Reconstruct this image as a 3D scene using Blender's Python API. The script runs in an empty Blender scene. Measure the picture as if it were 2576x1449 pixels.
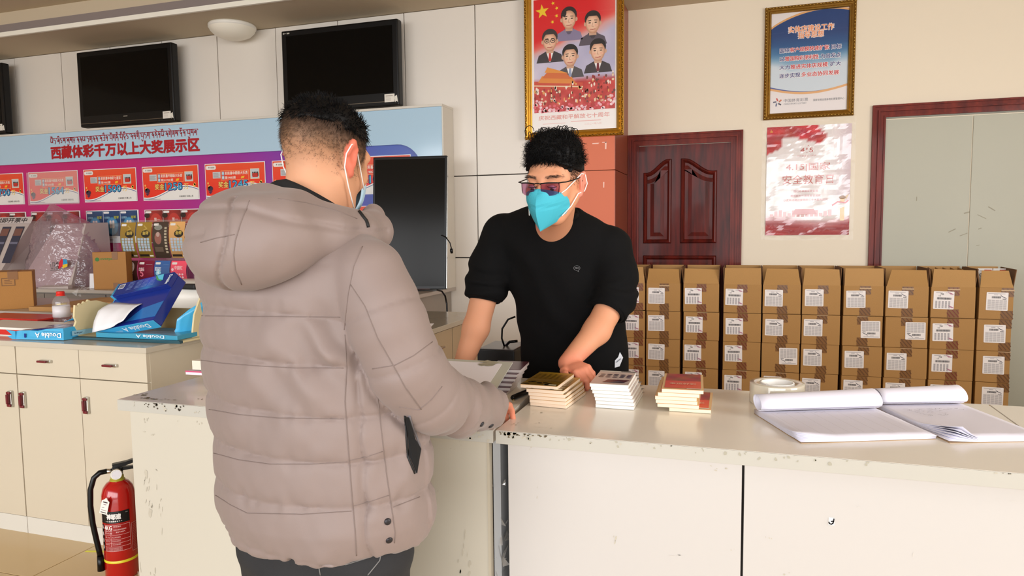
import bpy, bmesh, math, random
import numpy as np
from mathutils import Vector, Matrix, geometry
random.seed(7)
RNG = np.random.default_rng(11)
scene = bpy.context.scene
COL = scene.collection
PI = math.pi

# ------------------------------------------------------------------ camera, world, light, exposure
IMG_W, IMG_H, FPX, CAM_H = 2576.0, 1449.0, 1780.0, 1.27
YAW, PITCH, ROLL = math.radians(-18.05), math.radians(-4.72), math.radians(-0.62)
fwd = Vector((math.sin(YAW) * math.cos(PITCH), math.cos(YAW) * math.cos(PITCH), math.sin(PITCH)))
rgt = Vector((math.cos(YAW), -math.sin(YAW), 0))
upv = rgt.cross(fwd)
cam_r = math.cos(ROLL) * rgt + math.sin(ROLL) * upv
cam_u = -math.sin(ROLL) * rgt + math.cos(ROLL) * upv
cam_data = bpy.data.cameras.new('camera')
cam = bpy.data.objects.new('camera', cam_data)
COL.objects.link(cam)
cam.matrix_world = Matrix(((cam_r.x, cam_u.x, -fwd.x, 0), (cam_r.y, cam_u.y, -fwd.y, 0),
                           (cam_r.z, cam_u.z, -fwd.z, CAM_H), (0, 0, 0, 1)))
cam_data.sensor_width = 36.0
cam_data.lens = 36.0 * FPX / IMG_W
cam_data.clip_start = 0.05
scene.camera = cam

world = bpy.data.worlds.new('world')
scene.world = world
world.use_nodes = True
world.node_tree.nodes['Background'].inputs[0].default_value = (0.80, 0.90, 1.0, 1)
world.node_tree.nodes['Background'].inputs[1].default_value = 1.0


def area(name, loc, target, sx, sy, power, color):
    d = bpy.data.lights.new(name, 'AREA')
    d.shape = 'RECTANGLE'
    d.size, d.size_y, d.energy, d.color = sx, sy, power, color
    o = bpy.data.objects.new(name, d)
    COL.objects.link(o)
    o.location = loc
    o.rotation_euler = (Vector(target) - Vector(loc)).to_track_quat('-Z', 'Y').to_euler()
    return o


area('window_daylight', (-0.5, -10.0, 2.6), (-1.2, 4.0, 1.4), 18.0, 5.0, 1880, (0.985, 0.98, 0.985))
area('side_fill_light', (3.5, 1.6, 1.75), (-1.2, 4.6, 1.55), 3.2, 1.9, 165, (0.99, 0.98, 0.98))  # added fill for the back wall; the right wall has no window
scene.view_settings.view_transform = 'Standard'
scene.view_settings.look = 'None'
scene.view_settings.gamma = 1.0
scene.view_settings.use_curve_mapping = False
scene.view_settings.exposure = 0.0


def at(px, py, axis, val):
    """the point of the plane axis=val that the photograph shows at (px, py)"""
    d = cam_r * (px - IMG_W / 2) - cam_u * (py - IMG_H / 2) + fwd * FPX
    o = Vector((0, 0, CAM_H))
    i = 'xyz'.index(axis)
    return o + d * ((val - o[i]) / d[i])


# ------------------------------------------------------------------ materials
def lin(c):
    def f(v):
        v /= 255.0
        return v / 12.92 if v <= 0.04045 else ((v + 0.055) / 1.055) ** 2.4
    return (f(c[0]), f(c[1]), f(c[2]), 1.0)


MATS = {}


def mat(name, col=(200, 200, 200), rough=0.5, metal=0.0, spec=0.5, bump=0.0, bscale=60.0, var=0.0, vscale=4.0,
        attr=False, sheen=0.0, sss=0.0, coat=0.0, emit=None, stretch=None, col2=None):
    if name in MATS:
        return MATS[name]
    m = bpy.data.materials.new(name)
    m.use_nodes = True
    nt = m.node_tree
    b = nt.nodes['Principled BSDF']
    b.inputs['Base Color'].default_value = lin(col)
    b.inputs['Roughness'].default_value = rough
    b.inputs['Metallic'].default_value = metal
    b.inputs['Specular IOR Level'].default_value = spec
    if coat:
        b.inputs['Coat Weight'].default_value = coat
        b.inputs['Coat Roughness'].default_value = 0.08
    if sheen:
        b.inputs['Sheen Weight'].default_value = sheen
    if sss:
        b.inputs['Subsurface Weight'].default_value = sss
        b.inputs['Subsurface Radius'].default_value = (0.02, 0.008, 0.005)
        b.inputs['Subsurface Scale'].default_value = 0.4
    if emit:
        b.inputs['Emission Color'].default_value = lin(emit[0])
        b.inputs['Emission Strength'].default_value = emit[1]
    src = None
    if attr:
        a = nt.nodes.new('ShaderNodeVertexColor')
        a.layer_name = 'Col'
        src = a.outputs['Color']
    tc = None
    if var or bump or col2:
        tc = nt.nodes.new('ShaderNodeTexCoord')
        coord = tc.outputs['Object']
        if stretch:
            mp = nt.nodes.new('ShaderNodeMapping')
            mp.inputs['Scale'].default_value = stretch
            nt.links.new(coord, mp.inputs['Vector'])
            coord = mp.outputs['Vector']
    if var or col2:
        n = nt.nodes.new('ShaderNodeTexNoise')
        n.inputs['Scale'].default_value = vscale
        n.inputs['Detail'].default_value = 5
        nt.links.new(coord, n.inputs['Vector'])
        if col2:
            r = nt.nodes.new('ShaderNodeValToRGB')
            r.color_ramp.elements[0].position = 0.3
            r.color_ramp.elements[1].position = 0.7
            r.color_ramp.elements[0].color = lin(col)
            r.color_ramp.elements[1].color = lin(col2)
            nt.links.new(n.outputs['Fac'], r.inputs['Fac'])
            src = r.outputs['Color']
        else:
            h = nt.nodes.new('ShaderNodeHueSaturation')
            mr = nt.nodes.new('ShaderNodeMapRange')
            mr.inputs['To Min'].default_value = 1 - var
            mr.inputs['To Max'].default_value = 1 + var
            nt.links.new(n.outputs['Fac'], mr.inputs['Value'])
            nt.links.new(mr.outputs['Result'], h.inputs['Value'])
            if src is not None:
                nt.links.new(src, h.inputs['Color'])
            else:
                h.inputs['Color'].default_value = lin(col)
            src = h.outputs['Color']
    if src is not None:
        nt.links.new(src, b.inputs['Base Color'])
    if bump:
        n2 = nt.nodes.new('ShaderNodeTexNoise')
        n2.inputs['Scale'].default_value = bscale
        n2.inputs['Detail'].default_value = 4
        nt.links.new(coord, n2.inputs['Vector'])
        bp = nt.nodes.new('ShaderNodeBump')
        bp.inputs['Strength'].default_value = bump
        bp.inputs['Distance'].default_value = 0.01
        nt.links.new(n2.outputs['Fac'], bp.inputs['Height'])
        nt.links.new(bp.outputs['Normal'], b.inputs['Normal'])
    MATS[name] = m
    return m


def clear_mat(name, tint=(255, 255, 255), gloss=0.12, haze=0.0, rough=0.05, hazecol=(235, 235, 235), bump=0.0, bscale=30):
    """thin clear sheet: transparent, some haze, fresnel gloss"""
    if name in MATS:
        return MATS[name]
    m = bpy.data.materials.new(name)
    m.use_nodes = True
    nt = m.node_tree
    nt.nodes.clear()
    out = nt.nodes.new('ShaderNodeOutputMaterial')
    tr = nt.nodes.new('ShaderNodeBsdfTransparent')
    tr.inputs[0].default_value = lin(tint)
    df = nt.nodes.new('ShaderNodeBsdfDiffuse')
    df.inputs[0].default_value = lin(hazecol)
    gl = nt.nodes.new('ShaderNodeBsdfGlossy')
    gl.inputs['Roughness'].default_value = rough
    m1 = nt.nodes.new('ShaderNodeMixShader')
    m1.inputs[0].default_value = haze
    nt.links.new(tr.outputs[0], m1.inputs[1])
    nt.links.new(df.outputs[0], m1.inputs[2])
    lw = nt.nodes.new('ShaderNodeLayerWeight')
    lw.inputs['Blend'].default_value = 0.5
    pw = nt.nodes.new('ShaderNodeMath')
    pw.operation = 'POWER'
    pw.inputs[1].default_value = 5.0
    nt.links.new(lw.outputs['Facing'], pw.inputs[0])
    ma = nt.nodes.new('ShaderNodeMath')
    ma.operation = 'MULTIPLY_ADD'
    ma.inputs[1].default_value = 0.8
    ma.inputs[2].default_value = 0.008 + gloss * 0.2
    nt.links.new(pw.outputs[0], ma.inputs[0])
    m2 = nt.nodes.new('ShaderNodeMixShader')
    nt.links.new(ma.outputs[0], m2.inputs[0])
    nt.links.new(m1.outputs[0], m2.inputs[1])
    nt.links.new(gl.outputs[0], m2.inputs[2])
    nt.links.new(m2.outputs[0], out.inputs[0])
    if bump:
        n2 = nt.nodes.new('ShaderNodeTexNoise')
        n2.inputs['Scale'].default_value = bscale
        bp = nt.nodes.new('ShaderNodeBump')
        bp.inputs['Strength'].default_value = bump
        bp.inputs['Distance'].default_value = 0.02
        nt.links.new(n2.outputs['Fac'], bp.inputs['Height'])
        for s in (gl, df):
            nt.links.new(bp.outputs['Normal'], s.inputs['Normal'])
    MATS[name] = m
    return m


# ------------------------------------------------------------------ object helpers
def link(name, me, m=None, parent=None, loc=None, rot=None, smooth=False):
    o = bpy.data.objects.new(name, me)
    COL.objects.link(o)
    if m is not None and len(me.materials) == 0:
        for mm in (m if isinstance(m, (list, tuple)) else [m]):
            me.materials.append(mm)
    if parent is not None:
        o.parent = parent
    if loc is not None:
        o.location = loc
    if rot is not None:
        o.rotation_euler = rot
    if smooth:
        me.polygons.foreach_set('use_smooth', [True] * len(me.polygons))
    return o


def tag(o, label, cat, group=None, kind=None):
    o['label'] = label
    o['category'] = cat
    if group:
        o['group'] = group
    if kind:
        o['kind'] = kind
    return o


def struct(o):
    o['kind'] = 'structure'
    return o


def empty(name, loc, label=None, cat=None, group=None, rz=0.0):
    o = bpy.data.objects.new(name, None)
    COL.objects.link(o)
    o.location = loc
    o.rotation_euler = (0, 0, rz)
    o.empty_display_size = 0.05
    if label:
        tag(o, label, cat, group)
    return o


class MB:
    """collects shapes in one bmesh"""

    def __init__(self):
        self.bm = bmesh.new()

    def box(self, x0, x1, y0, y1, z0, z1, bev=0.0, mi=0):
        c = [(x, y, z) for x in (x0, x1) for y in (y0, y1) for z in (z0, z1)]
        v = [self.bm.verts.new(p) for p in c]
        F = [(0, 1, 3, 2), (4, 6, 7, 5), (0, 4, 5, 1), (2, 3, 7, 6), (0, 2, 6, 4), (1, 5, 7, 3)]
        fs = []
        for f in F:
            q = self.bm.faces.new([v[i] for i in f])
            q.material_index = mi
            fs.append(q)
        if bev:
            es = list({e for f in fs for e in f.edges})
            bmesh.ops.bevel(self.bm, geom=es, offset=bev, segments=2, affect='EDGES', profile=0.6)
        return self

    def hexa(self, bot, top, mi=0):
        """eight corners: four at the bottom, four at the top (same winding)"""
        v = [self.bm.verts.new(p) for p in list(bot) + list(top)]
        for f in ((3, 2, 1, 0), (4, 5, 6, 7), (0, 1, 5, 4), (1, 2, 6, 5), (2, 3, 7, 6), (3, 0, 4, 7)):
            q = self.bm.faces.new([v[i] for i in f])
            q.material_index = mi
        return self

    def tube(self, pts, r, n=10, cap=True, mi=0):
        pts = [Vector(p) for p in pts]
        rr = r if isinstance(r, (list, tuple)) else [r] * len(pts)
        rings = []
        prev = None
        for i, p in enumerate(pts):
            t = (pts[min(i + 1, len(pts) - 1)] - pts[max(i - 1, 0)]).normalized()
            if prev is None:
                a = t.orthogonal().normalized()
            else:
                a = (prev - t * prev.dot(t)).normalized()
            prev = a
            b = t.cross(a)
            rings.append([self.bm.verts.new(p + (a * math.cos(2 * PI * k / n) + b * math.sin(2 * PI * k / n)) * rr[i]) for k in range(n)])
        for i in range(len(rings) - 1):
            for k in range(n):
                f = self.bm.faces.new((rings[i][k], rings[i][(k + 1) % n], rings[i + 1][(k + 1) % n], rings[i + 1][k]))
                f.material_index = mi
                f.smooth = True
        if cap:
            self.bm.faces.new(rings[0][::-1]).material_index = mi
            self.bm.faces.new(rings[-1]).material_index = mi
        return self

    def lathe(self, prof, n=32, c=(0, 0, 0), mi=0, closed=False):
        rings = []
        for (r, z) in prof:
            if r < 1e-6:
                rings.append([self.bm.verts.new((c[0], c[1], c[2] + z))])
            else:
                rings.append([self.bm.verts.new((c[0] + r * math.cos(2 * PI * k / n), c[1] + r * math.sin(2 * PI * k / n), c[2] + z)) for k in range(n)])
        seq = list(range(len(rings) - 1))
        prs = [(i, i + 1) for i in seq]
        if closed:
            prs.append((len(rings) - 1, 0))
        for i, j in prs:
            A, B = rings[i], rings[j]
            for k in range(n):
                a0, a1 = A[k % len(A)], A[(k + 1) % len(A)]
                b0, b1 = B[k % len(B)], B[(k + 1) % len(B)]
                vs = []
                for v in (a0, a1, b1, b0):
                    if v not in vs:
                        vs.append(v)
                if len(vs) > 2:
                    f = self.bm.faces.new(vs)
                    f.material_index = mi
                    f.smooth = True
        return self

    def prism(self, poly, ax, t0, t1, mi=0):
        """a flat outline of (u, v) pushed from t0 to t1 along an axis: 'y' gives (u, t, v)"""
        def P(u, v, t):
            return {'y': (u, t, v), 'z': (u, v, t), 'x': (t, u, v)}[ax]
        a = [self.bm.verts.new(P(u, v, t0)) for u, v in poly]
        b = [self.bm.verts.new(P(u, v, t1)) for u, v in poly]
        n = len(poly)
        self.bm.faces.new(a).material_index = mi
        self.bm.faces.new(b[::-1]).material_index = mi
        for i in range(n):
            self.bm.faces.new((a[i], b[i], b[(i + 1) % n], a[(i + 1) % n])).material_index = mi
        return self

    def grid(self, P, mi=0, smooth=True):
        """P[i][j] points"""
        V = [[self.bm.verts.new(p) for p in row] for row in P]
        for i in range(len(V) - 1):
            for j in range(len(V[0]) - 1):
                f = self.bm.faces.new((V[i][j], V[i + 1][j], V[i + 1][j + 1], V[i][j + 1]))
                f.material_index = mi
                f.smooth = smooth
        return self

    def build(self, name, m, parent=None, loc=None, rot=None, smooth=False, normals=True):
        if normals:
            bmesh.ops.recalc_face_normals(self.bm, faces=self.bm.faces)
        me = bpy.data.meshes.new(name)
        self.bm.to_mesh(me)
        self.bm.free()
        return link(name, me, m, parent, loc, rot, smooth)


def solid(o, t, off=-1.0):
    md = o.modifiers.new('thickness', 'SOLIDIFY')
    md.thickness = t
    md.offset = off
    return o


def box(name, m, x0, x1, y0, y1, z0, z1, parent=None, bev=0.0, loc=None, rot=None):
    return MB().box(x0, x1, y0, y1, z0, z1, bev).build(name, m, parent, loc, rot)


def dup(root, loc=None, rotz=None):
    """a copy of a thing with copies of its parts and sub-parts"""
    r = root.copy()
    COL.objects.link(r)
    if loc is not None:
        r.location = loc
    if rotz is not None:
        r.rotation_euler = (0, 0, rotz)
    for ch in list(root.children):
        c = ch.copy()
        COL.objects.link(c)
        c.parent = r
        for g in ch.children:
            d = g.copy()
            COL.objects.link(d)
            d.parent = c
    return r


# ------------------------------------------------------------------ flat print (posters, labels, lettering)
TXT = {}


def text2d(s, bold=0.0):
    key = (s, bold)
    if key in TXT:
        return TXT[key]
    cu = bpy.data.curves.new('lettering', 'FONT')
    cu.body = s
    cu.size = 1.0
    cu.offset = bold
    cu.resolution_u = 2
    cu.fill_mode = 'FRONT'
    ob = bpy.data.objects.new('lettering', cu)
    COL.objects.link(ob)
    dg = bpy.context.evaluated_depsgraph_get()
    me = bpy.data.meshes.new_from_object(ob.evaluated_get(dg))
    v = np.zeros(len(me.vertices) * 3)
    me.vertices.foreach_get('co', v)
    v = v.reshape(-1, 3)[:, :2]
    fs = [tuple(p.vertices) for p in me.polygons]
    bpy.data.objects.remove(ob)
    bpy.data.curves.remove(cu)
    bpy.data.meshes.remove(me)
    TXT[key] = (v, fs)
    return TXT[key]


class Print:
    """flat coloured shapes lying on a sheet; local x = right, z = up, the sheet faces -y"""
    EPS = 0.0007

    def __init__(self):
        self.v, self.f, self.c = [], [], []

    def add(self, pts, faces, cols, layer):
        b = len(self.v)
        for (x, z) in pts:
            self.v.append((x, -self.EPS * layer, z))
        if isinstance(cols, tuple):
            c = lin(cols)
            self.c += [c] * len(pts)
        else:
            self.c += [lin(c) for c in cols]
        self.f += [tuple(b + i for i in f) for f in faces]
        return self

    def poly(self, pts, col, layer=1):
        t = geometry.tessellate_polygon([[Vector((x, z, 0)) for x, z in pts]])
        return self.add(pts, t, col, layer)

    def rect(self, x0, z0, x1, z1, col, layer=1):
        return self.add([(x0, z0), (x1, z0), (x1, z1), (x0, z1)], [(0, 1, 2, 3)], col, layer)

    def ell(self, cx, cz, rx, rz, col, layer=1, n=20, a0=0.0, a1=2 * PI):
        pts = [(cx + rx * math.cos(a0 + (a1 - a0) * k / n), cz + rz * math.sin(a0 + (a1 - a0) * k / n)) for k in range(n if a1 - a0 > 6.2 else n + 1)]
        return self.poly(pts, col, layer)

    def rrect(self, x0, z0, x1, z1, r, col, layer=1):
        pts = []
        for cx, cz, s in ((x1 - r, z1 - r, 0), (x0 + r, z1 - r, 1), (x0 + r, z0 + r, 2), (x1 - r, z0 + r, 3)):
            for k in range(5):
                a = (s + k / 4) * PI / 2
                pts.append((cx + r * math.cos(a), cz + r * math.sin(a)))
        return self.poly(pts, col, layer)

    def line(self, pts, w, col, layer=1):
        for (a, b) in zip(pts[:-1], pts[1:]):
            dx, dz = b[0] - a[0], b[1] - a[1]
            L = math.hypot(dx, dz) or 1e-9
            nx, nz = -dz / L * w / 2, dx / L * w / 2
            ex, ez = dx / L * w * .3, dz / L * w * .3
            self.add([(a[0] + nx - ex, a[1] + nz - ez), (a[0] - nx - ex, a[1] - nz - ez), (b[0] - nx + ex, b[1] - nz + ez), (b[0] + nx + ex, b[1] + nz + ez)], [(0, 1, 2, 3)], col, layer)
        return self

    def star(self, cx, cz, r, col, layer=1, rot=0.0, n=5, inner=0.4):
        pts = []
        for k in range(2 * n):
            a = PI / 2 + rot + k * PI / n
            q = r if k % 2 == 0 else r * inner
            pts.append((cx + q * math.cos(a), cz + q * math.sin(a)))
        return self.poly(pts, col, layer)

    def grid(self, x0, z0, x1, z1, nx, nz, fn, layer=1):
        pts, cols, fs = [], [], []
        for j in range(nz + 1):
            for i in range(nx + 1):
                u, w = i / nx, j / nz
                pts.append((x0 + (x1 - x0) * u, z0 + (z1 - z0) * w))
                cols.append(fn(u, w))
        for j in range(nz):
            for i in range(nx):
                a = j * (nx + 1) + i
                fs.append((a, a + 1, a + nx + 2, a + nx + 1))
        return self.add(pts, fs, cols, layer)

    def text(self, s, x, z, h, col, layer=2, align='l', bold=0.0, width=None, rot=0.0, flip=False):
        """h = height of the lettering's box; width squeezes or spreads it"""
        v, fs = text2d(s, 0.0)
        if len(v) == 0:
            return self
        lo, hi = v.min(0), v.max(0)
        sy = h / max(hi[1] - lo[1], 1e-6)
        sx = width / max(hi[0] - lo[0], 1e-6) if width else sy
        q = (v - lo) * np.array([sx, sy])
        w = (hi[0] - lo[0]) * sx
        if flip:
            q = np.array([w, h]) - q
        ox = {'l': 0, 'c': -w / 2, 'r': -w}[align]
        q[:, 0] += ox
        cr, sr = math.cos(rot), math.sin(rot)
        pts = [(x + a * cr - b * sr, z + a * sr + b * cr) for a, b in q]
        if bold <= 0:
            return self.add(pts, fs, col, layer)
        # thicker strokes: the same outlines laid again, shifted a little each way
        b = bold * h * .8
        for n_, (dx, dz) in enumerate(((b, 0), (-b, 0), (0, b * .8), (0, -b * .8)) if bold < .06 else ((b, 0), (-b, 0), (0, b), (0, -b), (b * .7, b * .7), (-b * .7, b * .7), (b * .7, -b * .7), (-b * .7, -b * .7))):
            self.add([(a + dx, q_ + dz) for a, q_ in pts], fs, col, layer + .11 * n_)
        return self

    def build(self, name, m, parent=None, loc=None, rot=None):
        me = bpy.data.meshes.new(name)
        me.from_pydata(self.v, [], self.f)
        ca = me.color_attributes.new('Col', 'FLOAT_COLOR', 'POINT')
        ca.data.foreach_set('color', np.array(self.c, dtype=np.float32).ravel())
        # make every face look towards -y
        bm = bmesh.new()
        bm.from_mesh(me)
        bad = [f for f in bm.faces if f.normal.y > 0]
        if bad:
            bmesh.ops.reverse_faces(bm, faces=bad)
        bm.to_mesh(me)
        bm.free()
        return link(name, me, m, parent, loc, rot)


def vnoise(p, s, seed=0):
    """smooth 3-d value noise in -1..1 for an (n,3) array"""
    q = p * s
    i = np.floor(q).astype(np.int64)
    f = q - i
    f = f * f * (3 - 2 * f)

    def hsh(a, b, c):
        n = (a * 374761393 + b * 668265263 + c * 2147483647 + seed * 1274126177) & 0xffffffff
        n = ((n ^ (n >> 13)) * 1274126177) & 0xffffffff
        n = n ^ (n >> 16)
        return (n & 0xffff) / 32767.5 - 1.0
    r = 0
    for dx in (0, 1):
        for dy in (0, 1):
            for dz in (0, 1):
                w = (f[:, 0] if dx else 1 - f[:, 0]) * (f[:, 1] if dy else 1 - f[:, 1]) * (f[:, 2] if dz else 1 - f[:, 2])
                r = r + w * hsh(i[:, 0] + dx, i[:, 1] + dy, i[:, 2] + dz)
    return r


def n1(x, y=0.0, s=1.0, seed=0):
    return float(vnoise(np.array([[x, y, 0.37]]), s, seed)[0])


# ------------------------------------------------------------------ signed distance fields -> mesh (bodies, clothes, hair)
def smin(a, b, k):
    h = np.clip(0.5 + 0.5 * (b - a) / k, 0, 1)
    return b + (a - b) * h - k * h * (1 - h)


def smax(a, b, k):
    return -smin(-a, -b, k)


def cap(p, a, b, ra, rb=None):
    a, b = np.array(a, float), np.array(b, float)
    rb = ra if rb is None else rb
    d = b - a
    h = np.clip(((p - a) @ d) / (d @ d), 0, 1)
    return np.linalg.norm(p - a - h[:, None] * d, axis=1) - (ra + (rb - ra) * h)


def ell(p, c, r, R=None):
    q = p - np.array(c, float)
    if R is not None:
        q = q @ R
    r = np.array(r, float)
    k0 = np.linalg.norm(q / r, axis=1)
    k1 = np.linalg.norm(q / (r * r), axis=1) + 1e-9
    return k0 * (k0 - 1.0) / k1


def chain(p, pts, rs, k=0.02):
    d = None
    for (a, b, ra, rb) in zip(pts[:-1], pts[1:], rs[:-1], rs[1:]):
        e = cap(p, a, b, ra, rb)
        d = e if d is None else smin(d, e, k)
    return d


def rot_axes(az, pitch=0.0, roll=0.0):
    """columns: right, forward, up of something facing azimuth az (from +Y towards +X), tipped down by pitch"""
    f = np.array([math.sin(az) * math.cos(pitch), math.cos(az) * math.cos(pitch), -math.sin(pitch)])
    r = np.array([math.cos(az), -math.sin(az), 0.0])
    u = np.cross(r, f)
    r2 = r * math.cos(roll) + u * math.sin(roll)
    u2 = -r * math.sin(roll) + u * math.cos(roll)
    return np.stack([r2, f, u2], 1)


def sdf_mesh(name, fn, lo, hi, h, m, parent=None, colfn=None, B=10, fac=1.7, smooth_it=0):
    lo, hi = np.array(lo, float), np.array(hi, float)
    nb = np.ceil((hi - lo) / h / B).astype(int)
    n = nb * B
    vals = np.ones(n, np.float32)
    bi = np.stack(np.meshgrid(*[np.arange(k) for k in nb], indexing='ij'), -1).reshape(-1, 3)
    cen = lo + (bi * B + (B - 1) / 2) * h
    dc = fn(cen)
    half = (B + 1) / 2 * h * math.sqrt(3)
    near = np.abs(dc) < half * fac + 0.004
    for b in bi[(~near) & (dc < 0)]:
        s = b * B
        vals[s[0]:s[0] + B, s[1]:s[1] + B, s[2]:s[2] + B] = -1
    off = np.stack(np.meshgrid(*[np.arange(B)] * 3, indexing='ij'), -1).reshape(-1, 3)
    nbk = bi[near]
    for s in range(0, len(nbk), 200):
        ch = nbk[s:s + 200]
        ii = (ch[:, None, :] * B + off[None]).reshape(-1, 3)
        vals[ii[:, 0], ii[:, 1], ii[:, 2]] = fn(lo + ii * h)
    ins = vals < 0
    c = np.zeros(n - 1, np.uint8)
    for dx in (0, 1):
        for dy in (0, 1):
            for dz in (0, 1):
                c += ins[dx:n[0] - 1 + dx, dy:n[1] - 1 + dy, dz:n[2] - 1 + dz]
    act = np.argwhere((c > 0) & (c < 8))
    idx = -np.ones(n - 1, np.int32)
    idx[act[:, 0], act[:, 1], act[:, 2]] = np.arange(len(act))
    acc = np.zeros((len(act), 3))
    cnt = np.zeros(len(act))
    cor = [(dx, dy, dz) for dx in (0, 1) for dy in (0, 1) for dz in (0, 1)]
    cv = {k: vals[act[:, 0] + k[0], act[:, 1] + k[1], act[:, 2] + k[2]] for k in cor}
    for a in cor:
        for ax in range(3):
            if a[ax] == 0:
                b = list(a)
                b[ax] = 1
                va, vb = cv[a], cv[tuple(b)]
                x = (va < 0) != (vb < 0)
                t = np.where(x, va / np.where(x, va - vb, 1), 0)
                pt = np.tile(np.array(a, float), (len(act), 1))
                pt[:, ax] += t
                acc += pt * x[:, None]
                cnt += x
    V = lo + (act + acc / cnt[:, None]) * h
    F = []
    for ax in range(3):
        u, w = (ax + 1) % 3, (ax + 2) % 3
        s0 = [slice(None)] * 3
        s1 = [slice(None)] * 3
        s0[ax] = slice(0, n[ax] - 1)
        s1[ax] = slice(1, n[ax])
        A, Bv = ins[tuple(s0)], ins[tuple(s1)]
        e = np.argwhere(A != Bv)
        e = e[(e[:, u] > 0) & (e[:, w] > 0) & (e[:, u] < n[u] - 1) & (e[:, w] < n[w] - 1)]
        q = []
        for du, dw in ((-1, -1), (0, -1), (0, 0), (-1, 0)):
            t = e.copy()
            t[:, u] += du
            t[:, w] += dw
            q.append(idx[t[:, 0], t[:, 1], t[:, 2]])
        q = np.stack(q, 1)
        flip = ~A[e[:, 0], e[:, 1], e[:, 2]]
        q[flip] = q[flip][:, ::-1]
        F.append(q)
    F = np.concatenate(F)
    F = F[(F >= 0).all(1)]
    if smooth_it:
        for _ in range(smooth_it):
            S = np.zeros_like(V)
            k = np.zeros(len(V))
            for a, b in ((0, 1), (1, 2), (2, 3), (3, 0)):
                np.add.at(S, F[:, a], V[F[:, b]])
                np.add.at(S, F[:, b], V[F[:, a]])
                np.add.at(k, F[:, a], 1)
                np.add.at(k, F[:, b], 1)
            V = V * 0.5 + 0.5 * S / np.maximum(k, 1)[:, None]
    me = bpy.data.meshes.new(name)
    me.vertices.add(len(V))
    me.vertices.foreach_set('co', V.astype(np.float32).ravel())
    me.loops.add(len(F) * 4)
    me.loops.foreach_set('vertex_index', F.astype(np.int32).ravel())
    me.polygons.add(len(F))
    me.polygons.foreach_set('loop_start', np.arange(0, len(F) * 4, 4, dtype=np.int32))
    me.polygons.foreach_set('use_smooth', np.ones(len(F), bool))
    me.update(calc_edges=True)
    me.validate()
    if colfn is not None:
        ca = me.color_attributes.new('Col', 'FLOAT_COLOR', 'POINT')
        cc = np.ones((len(V), 4), np.float32)
        cc[:, :3] = colfn(V)
        ca.data.foreach_set('color', cc.ravel())
    o = link(name, me, m, parent)
    return o, V


def linc(c):
    return np.array(lin(c)[:3])


def strands(name, roots, dirs, length, width, m, parent, seg=3, curl=0.0, bend=(0, 0, -0.3), seed=1, jit=.0014):
    """many fine hairs as one mesh: tapering three-sided strips"""
    rg = np.random.default_rng(seed)
    N = len(roots)
    roots = roots + rg.normal(size=(N, 3)) * jit
    L = length if isinstance(length, np.ndarray) else np.full(N, length)
    L = L * rg.uniform(0.7, 1.25, N)
    d = dirs / np.linalg.norm(dirs, axis=1)[:, None]
    a = np.cross(d, rg.normal(size=(N, 3)))
    a /= np.linalg.norm(a, axis=1)[:, None] + 1e-9
    b = np.cross(d, a)
    ph = rg.uniform(0, 2 * PI, N)
    V = []
    for s in range(seg + 1):
        t = s / seg
        c = roots + d * (L * t)[:, None] + np.array(bend) * (L * t * t)[:, None]
        if curl:
            an = ph + t * 5.0
            c = c + (a * np.cos(an)[:, None] + b * np.sin(an)[:, None]) * (curl * t * L)[:, None]
        w = width * (1 - 0.85 * t)
        for k in range(3):
            an = 2 * PI * k / 3
            V.append(c + (a * math.cos(an) + b * math.sin(an)) * w)
    V = np.stack(V, 1)
    nv = (seg + 1) * 3
    F = []
    for s in range(seg):
        for k in range(3):
            F.append((s * 3 + k, s * 3 + (k + 1) % 3, (s + 1) * 3 + (k + 1) % 3, (s + 1) * 3 + k))
    F = np.array(F)
    FF = (np.arange(N)[:, None, None] * nv + F[None]).reshape(-1, 4)
    me = bpy.data.meshes.new(name)
    V = V.reshape(-1, 3)
    me.vertices.add(len(V))
    me.vertices.foreach_set('co', V.astype(np.float32).ravel())
    me.loops.add(len(FF) * 4)
    me.loops.foreach_set('vertex_index', FF.astype(np.int32).ravel())
    me.polygons.add(len(FF))
    me.polygons.foreach_set('loop_start', np.arange(0, len(FF) * 4, 4, dtype=np.int32))
    me.polygons.foreach_set('use_smooth', np.ones(len(FF), bool))
    me.update(calc_edges=True)
    o = link(name, me, m, parent)
    o['kind'] = 'stuff'
    return o
# ------------------------------------------------------------------ palette
M_floor = mat('floor_tile', (214, 186, 138), 0.22, var=0.06, vscale=3, spec=0.5)
M_grout = mat('grout', (150, 128, 96), 0.8)
M_cream = mat('cream_paint', (236, 223, 201), 0.75, var=0.02, vscale=2)
M_panel = mat('white_wall_panel', (230, 222, 211), 0.38, var=0.02, vscale=1.2)
M_joint = mat('dark_joint', (52, 46, 42), 0.9)
M_ceil = mat('ceiling_paint', (204, 188, 162), 0.85, var=0.02, vscale=1)
M_trimw = mat('white_cornice', (250, 246, 232), 0.6)
M_trimg = mat('grey_slot', (140, 128, 124), 0.8)
M_trimd = mat('slot_shade', (70, 60, 62), 0.9)  # dark tone stands for the shadow in the ceiling gap
M_wood = mat('mahogany', (104, 28, 18), 0.5, spec=0.2, col2=(58, 18, 14), vscale=5, stretch=(6, 6, 0.7), coat=0.1)
M_woodh = mat('mahogany_frame', (128, 42, 26), 0.5, spec=0.2, col2=(84, 24, 17), vscale=5, stretch=(5, 5, 0.8), coat=0.1)
M_grey = mat('grey_steel_door', (176, 174, 156), 0.45, var=0.04, vscale=2)
M_orange = mat('orange_panel', (216, 116, 82), 0.42, var=0.05, vscale=2, spec=0.25)
M_orange2 = mat('orange_side_shaded', (150, 74, 50), 0.35, var=0.05, vscale=2)  # the same orange darkened, shade put into the colour
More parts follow.
